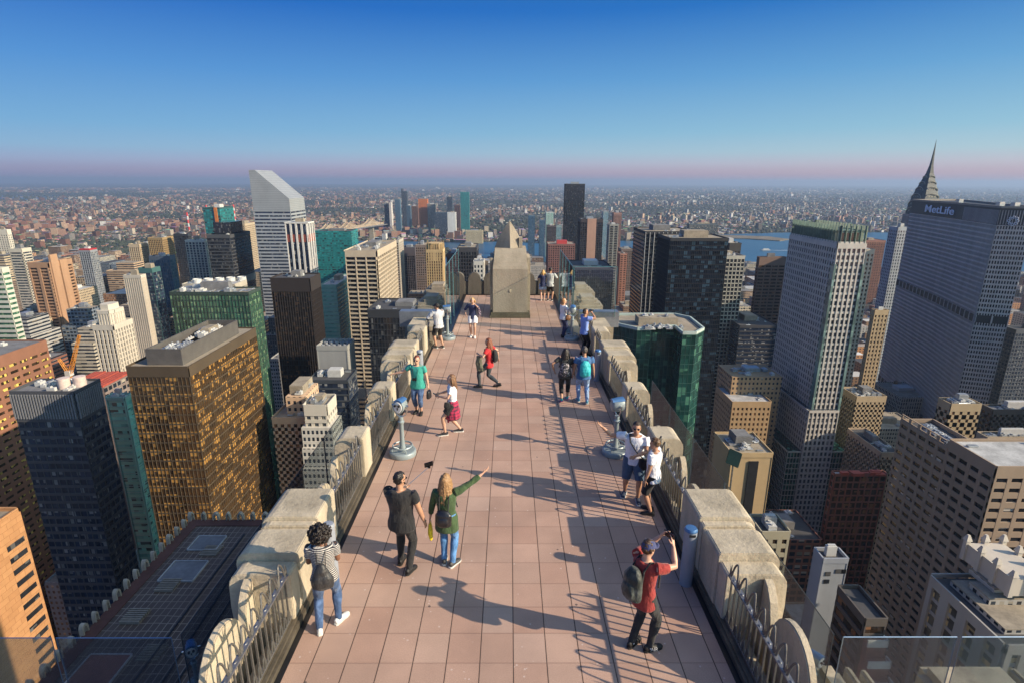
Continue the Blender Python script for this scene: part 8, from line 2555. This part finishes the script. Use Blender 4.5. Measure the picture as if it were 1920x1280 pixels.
# 14, 15
r_, I = person('dark-haired woman in a dark tee with a patterned backpack, walking away', 1.62, 15.42, R(-6), 1.64, 'tan', ((-.08, -.14, 4), (.09, .16, -6)), ((-.34, .02, 1.0), (.30, .06, .84)),
               ((-.9, -.5, 0), (.4, -.9, 0)), shirt=GRY, sleeve='short', pants=BLK, pleg='capri', shoes=mat('teal_trainer', (0.03, 0.35, 0.38), 0.6, 0, 14, 0.3), sole=mat('pink_sole', (0.6, 0.08, 0.3), 0.6), hair=hairm('black', (0.018, 0.013, 0.011)), hairstyle='long', fem=True, build=1.12, heel=(.05, 0))
held(I, 'patterned_backpack', 'black and white patterned backpack of the dark-haired walking woman', 'backpack', pack(I, .30, .42, .17, 1.14), fabric('patterned_cloth', (0.05, 0.05, 0.055), 'floral'), .014, .005, [('strap', straps(I), BLK)])
r_, I = person('grey-haired man in blue shirt and pale jeans with a turquoise backpack, walking away', 2.14, 15.28, R(2), 1.74, 'tan', ((-.10, .13, 6), (.11, -.14, -8)), ((-.31, .05, .84), (.32, .08, .84)),
               ((-.4, -.9, 0), (.4, -.9, 0)), shirt=fabric('blue_shirt', (0.05, 0.14, 0.32)), sleeve='short', pants=PALE, shoes=mat('blue_trainer', (0.08, 0.30, 0.42), 0.6, 0, 14, 0.4), hair=hairm('greying', (0.07, 0.06, 0.055)), build=1.1, long_top=.02, heel=(0, .04))
held(I, 'turquoise_backpack', 'bright turquoise backpack of the grey-haired walking man', 'backpack', pack(I, .32, .46, .18, 1.15), fabric('turquoise_nylon', (0.02, 0.42, 0.46), None, .6), .014, .008, [('strap', straps(I), fabric('strap_blue', (0.05, 0.2, 0.3)))])
# 16, 17
r_, I = person('blonde woman in navy tee and denim shorts at the far right end of the deck', 1.80, 29.8, R(-4), 1.66, 'light', ((-.09, 0, 6), (.09, .04, -6)), ((-.15, .32, 1.15), (.16, .32, 1.15)),
               ((-.8, -.5, -.3), (.8, -.5, -.3)), shirt=NVY, sleeve='short', pants=PALE, pleg='shorts', shoes=fabric('beige_shoe', (0.5, 0.4, 0.28)), hair=hairm('blond', (0.60, 0.36, 0.12)), hairstyle='bob', fem=True)
r_, I = person('man in pale grey tee and black shorts at the far right end of the deck', 2.18, 29.75, R(-18), 1.80, 'tan', ((-.10, 0, 6), (.11, .04, -6)), ((-.33, .05, .84), (.2, .34, 1.15)),
               ((-.4, -.9, 0), (.8, -.5, -.3)), shirt=fabric('pale_grey_tee', (0.42, 0.45, 0.45)), sleeve='elbow', pants=BLK, pleg='knee', shoes=BS, hair=hairm('black2', (0.012, 0.010, 0.010)), build=1.05, long_top=.04)

bpy.data.scenes.remove(TMPSC)
# ================================================================== HAZE
HZ_D = 6.2e-5
m = bpy.data.materials.new('pale_air'); m.use_nodes = True
n = m.node_tree
n.nodes.clear()
out = n.nodes.new('ShaderNodeOutputMaterial'); pv = n.nodes.new('ShaderNodeVolumePrincipled')
pv.inputs['Color'].default_value = (0.42, 0.56, 0.80, 1)
pv.inputs['Density'].default_value = HZ_D
pv.inputs['Anisotropy'].default_value = 0.2
n.links.new(pv.outputs[0], out.inputs['Volume'])
mb = MB(); mb.box(-44000, 44000, -2500, 44000, GZ - 1.5, 95, bottom=True)
tag(mb.build('haze', m), kind='stuff')
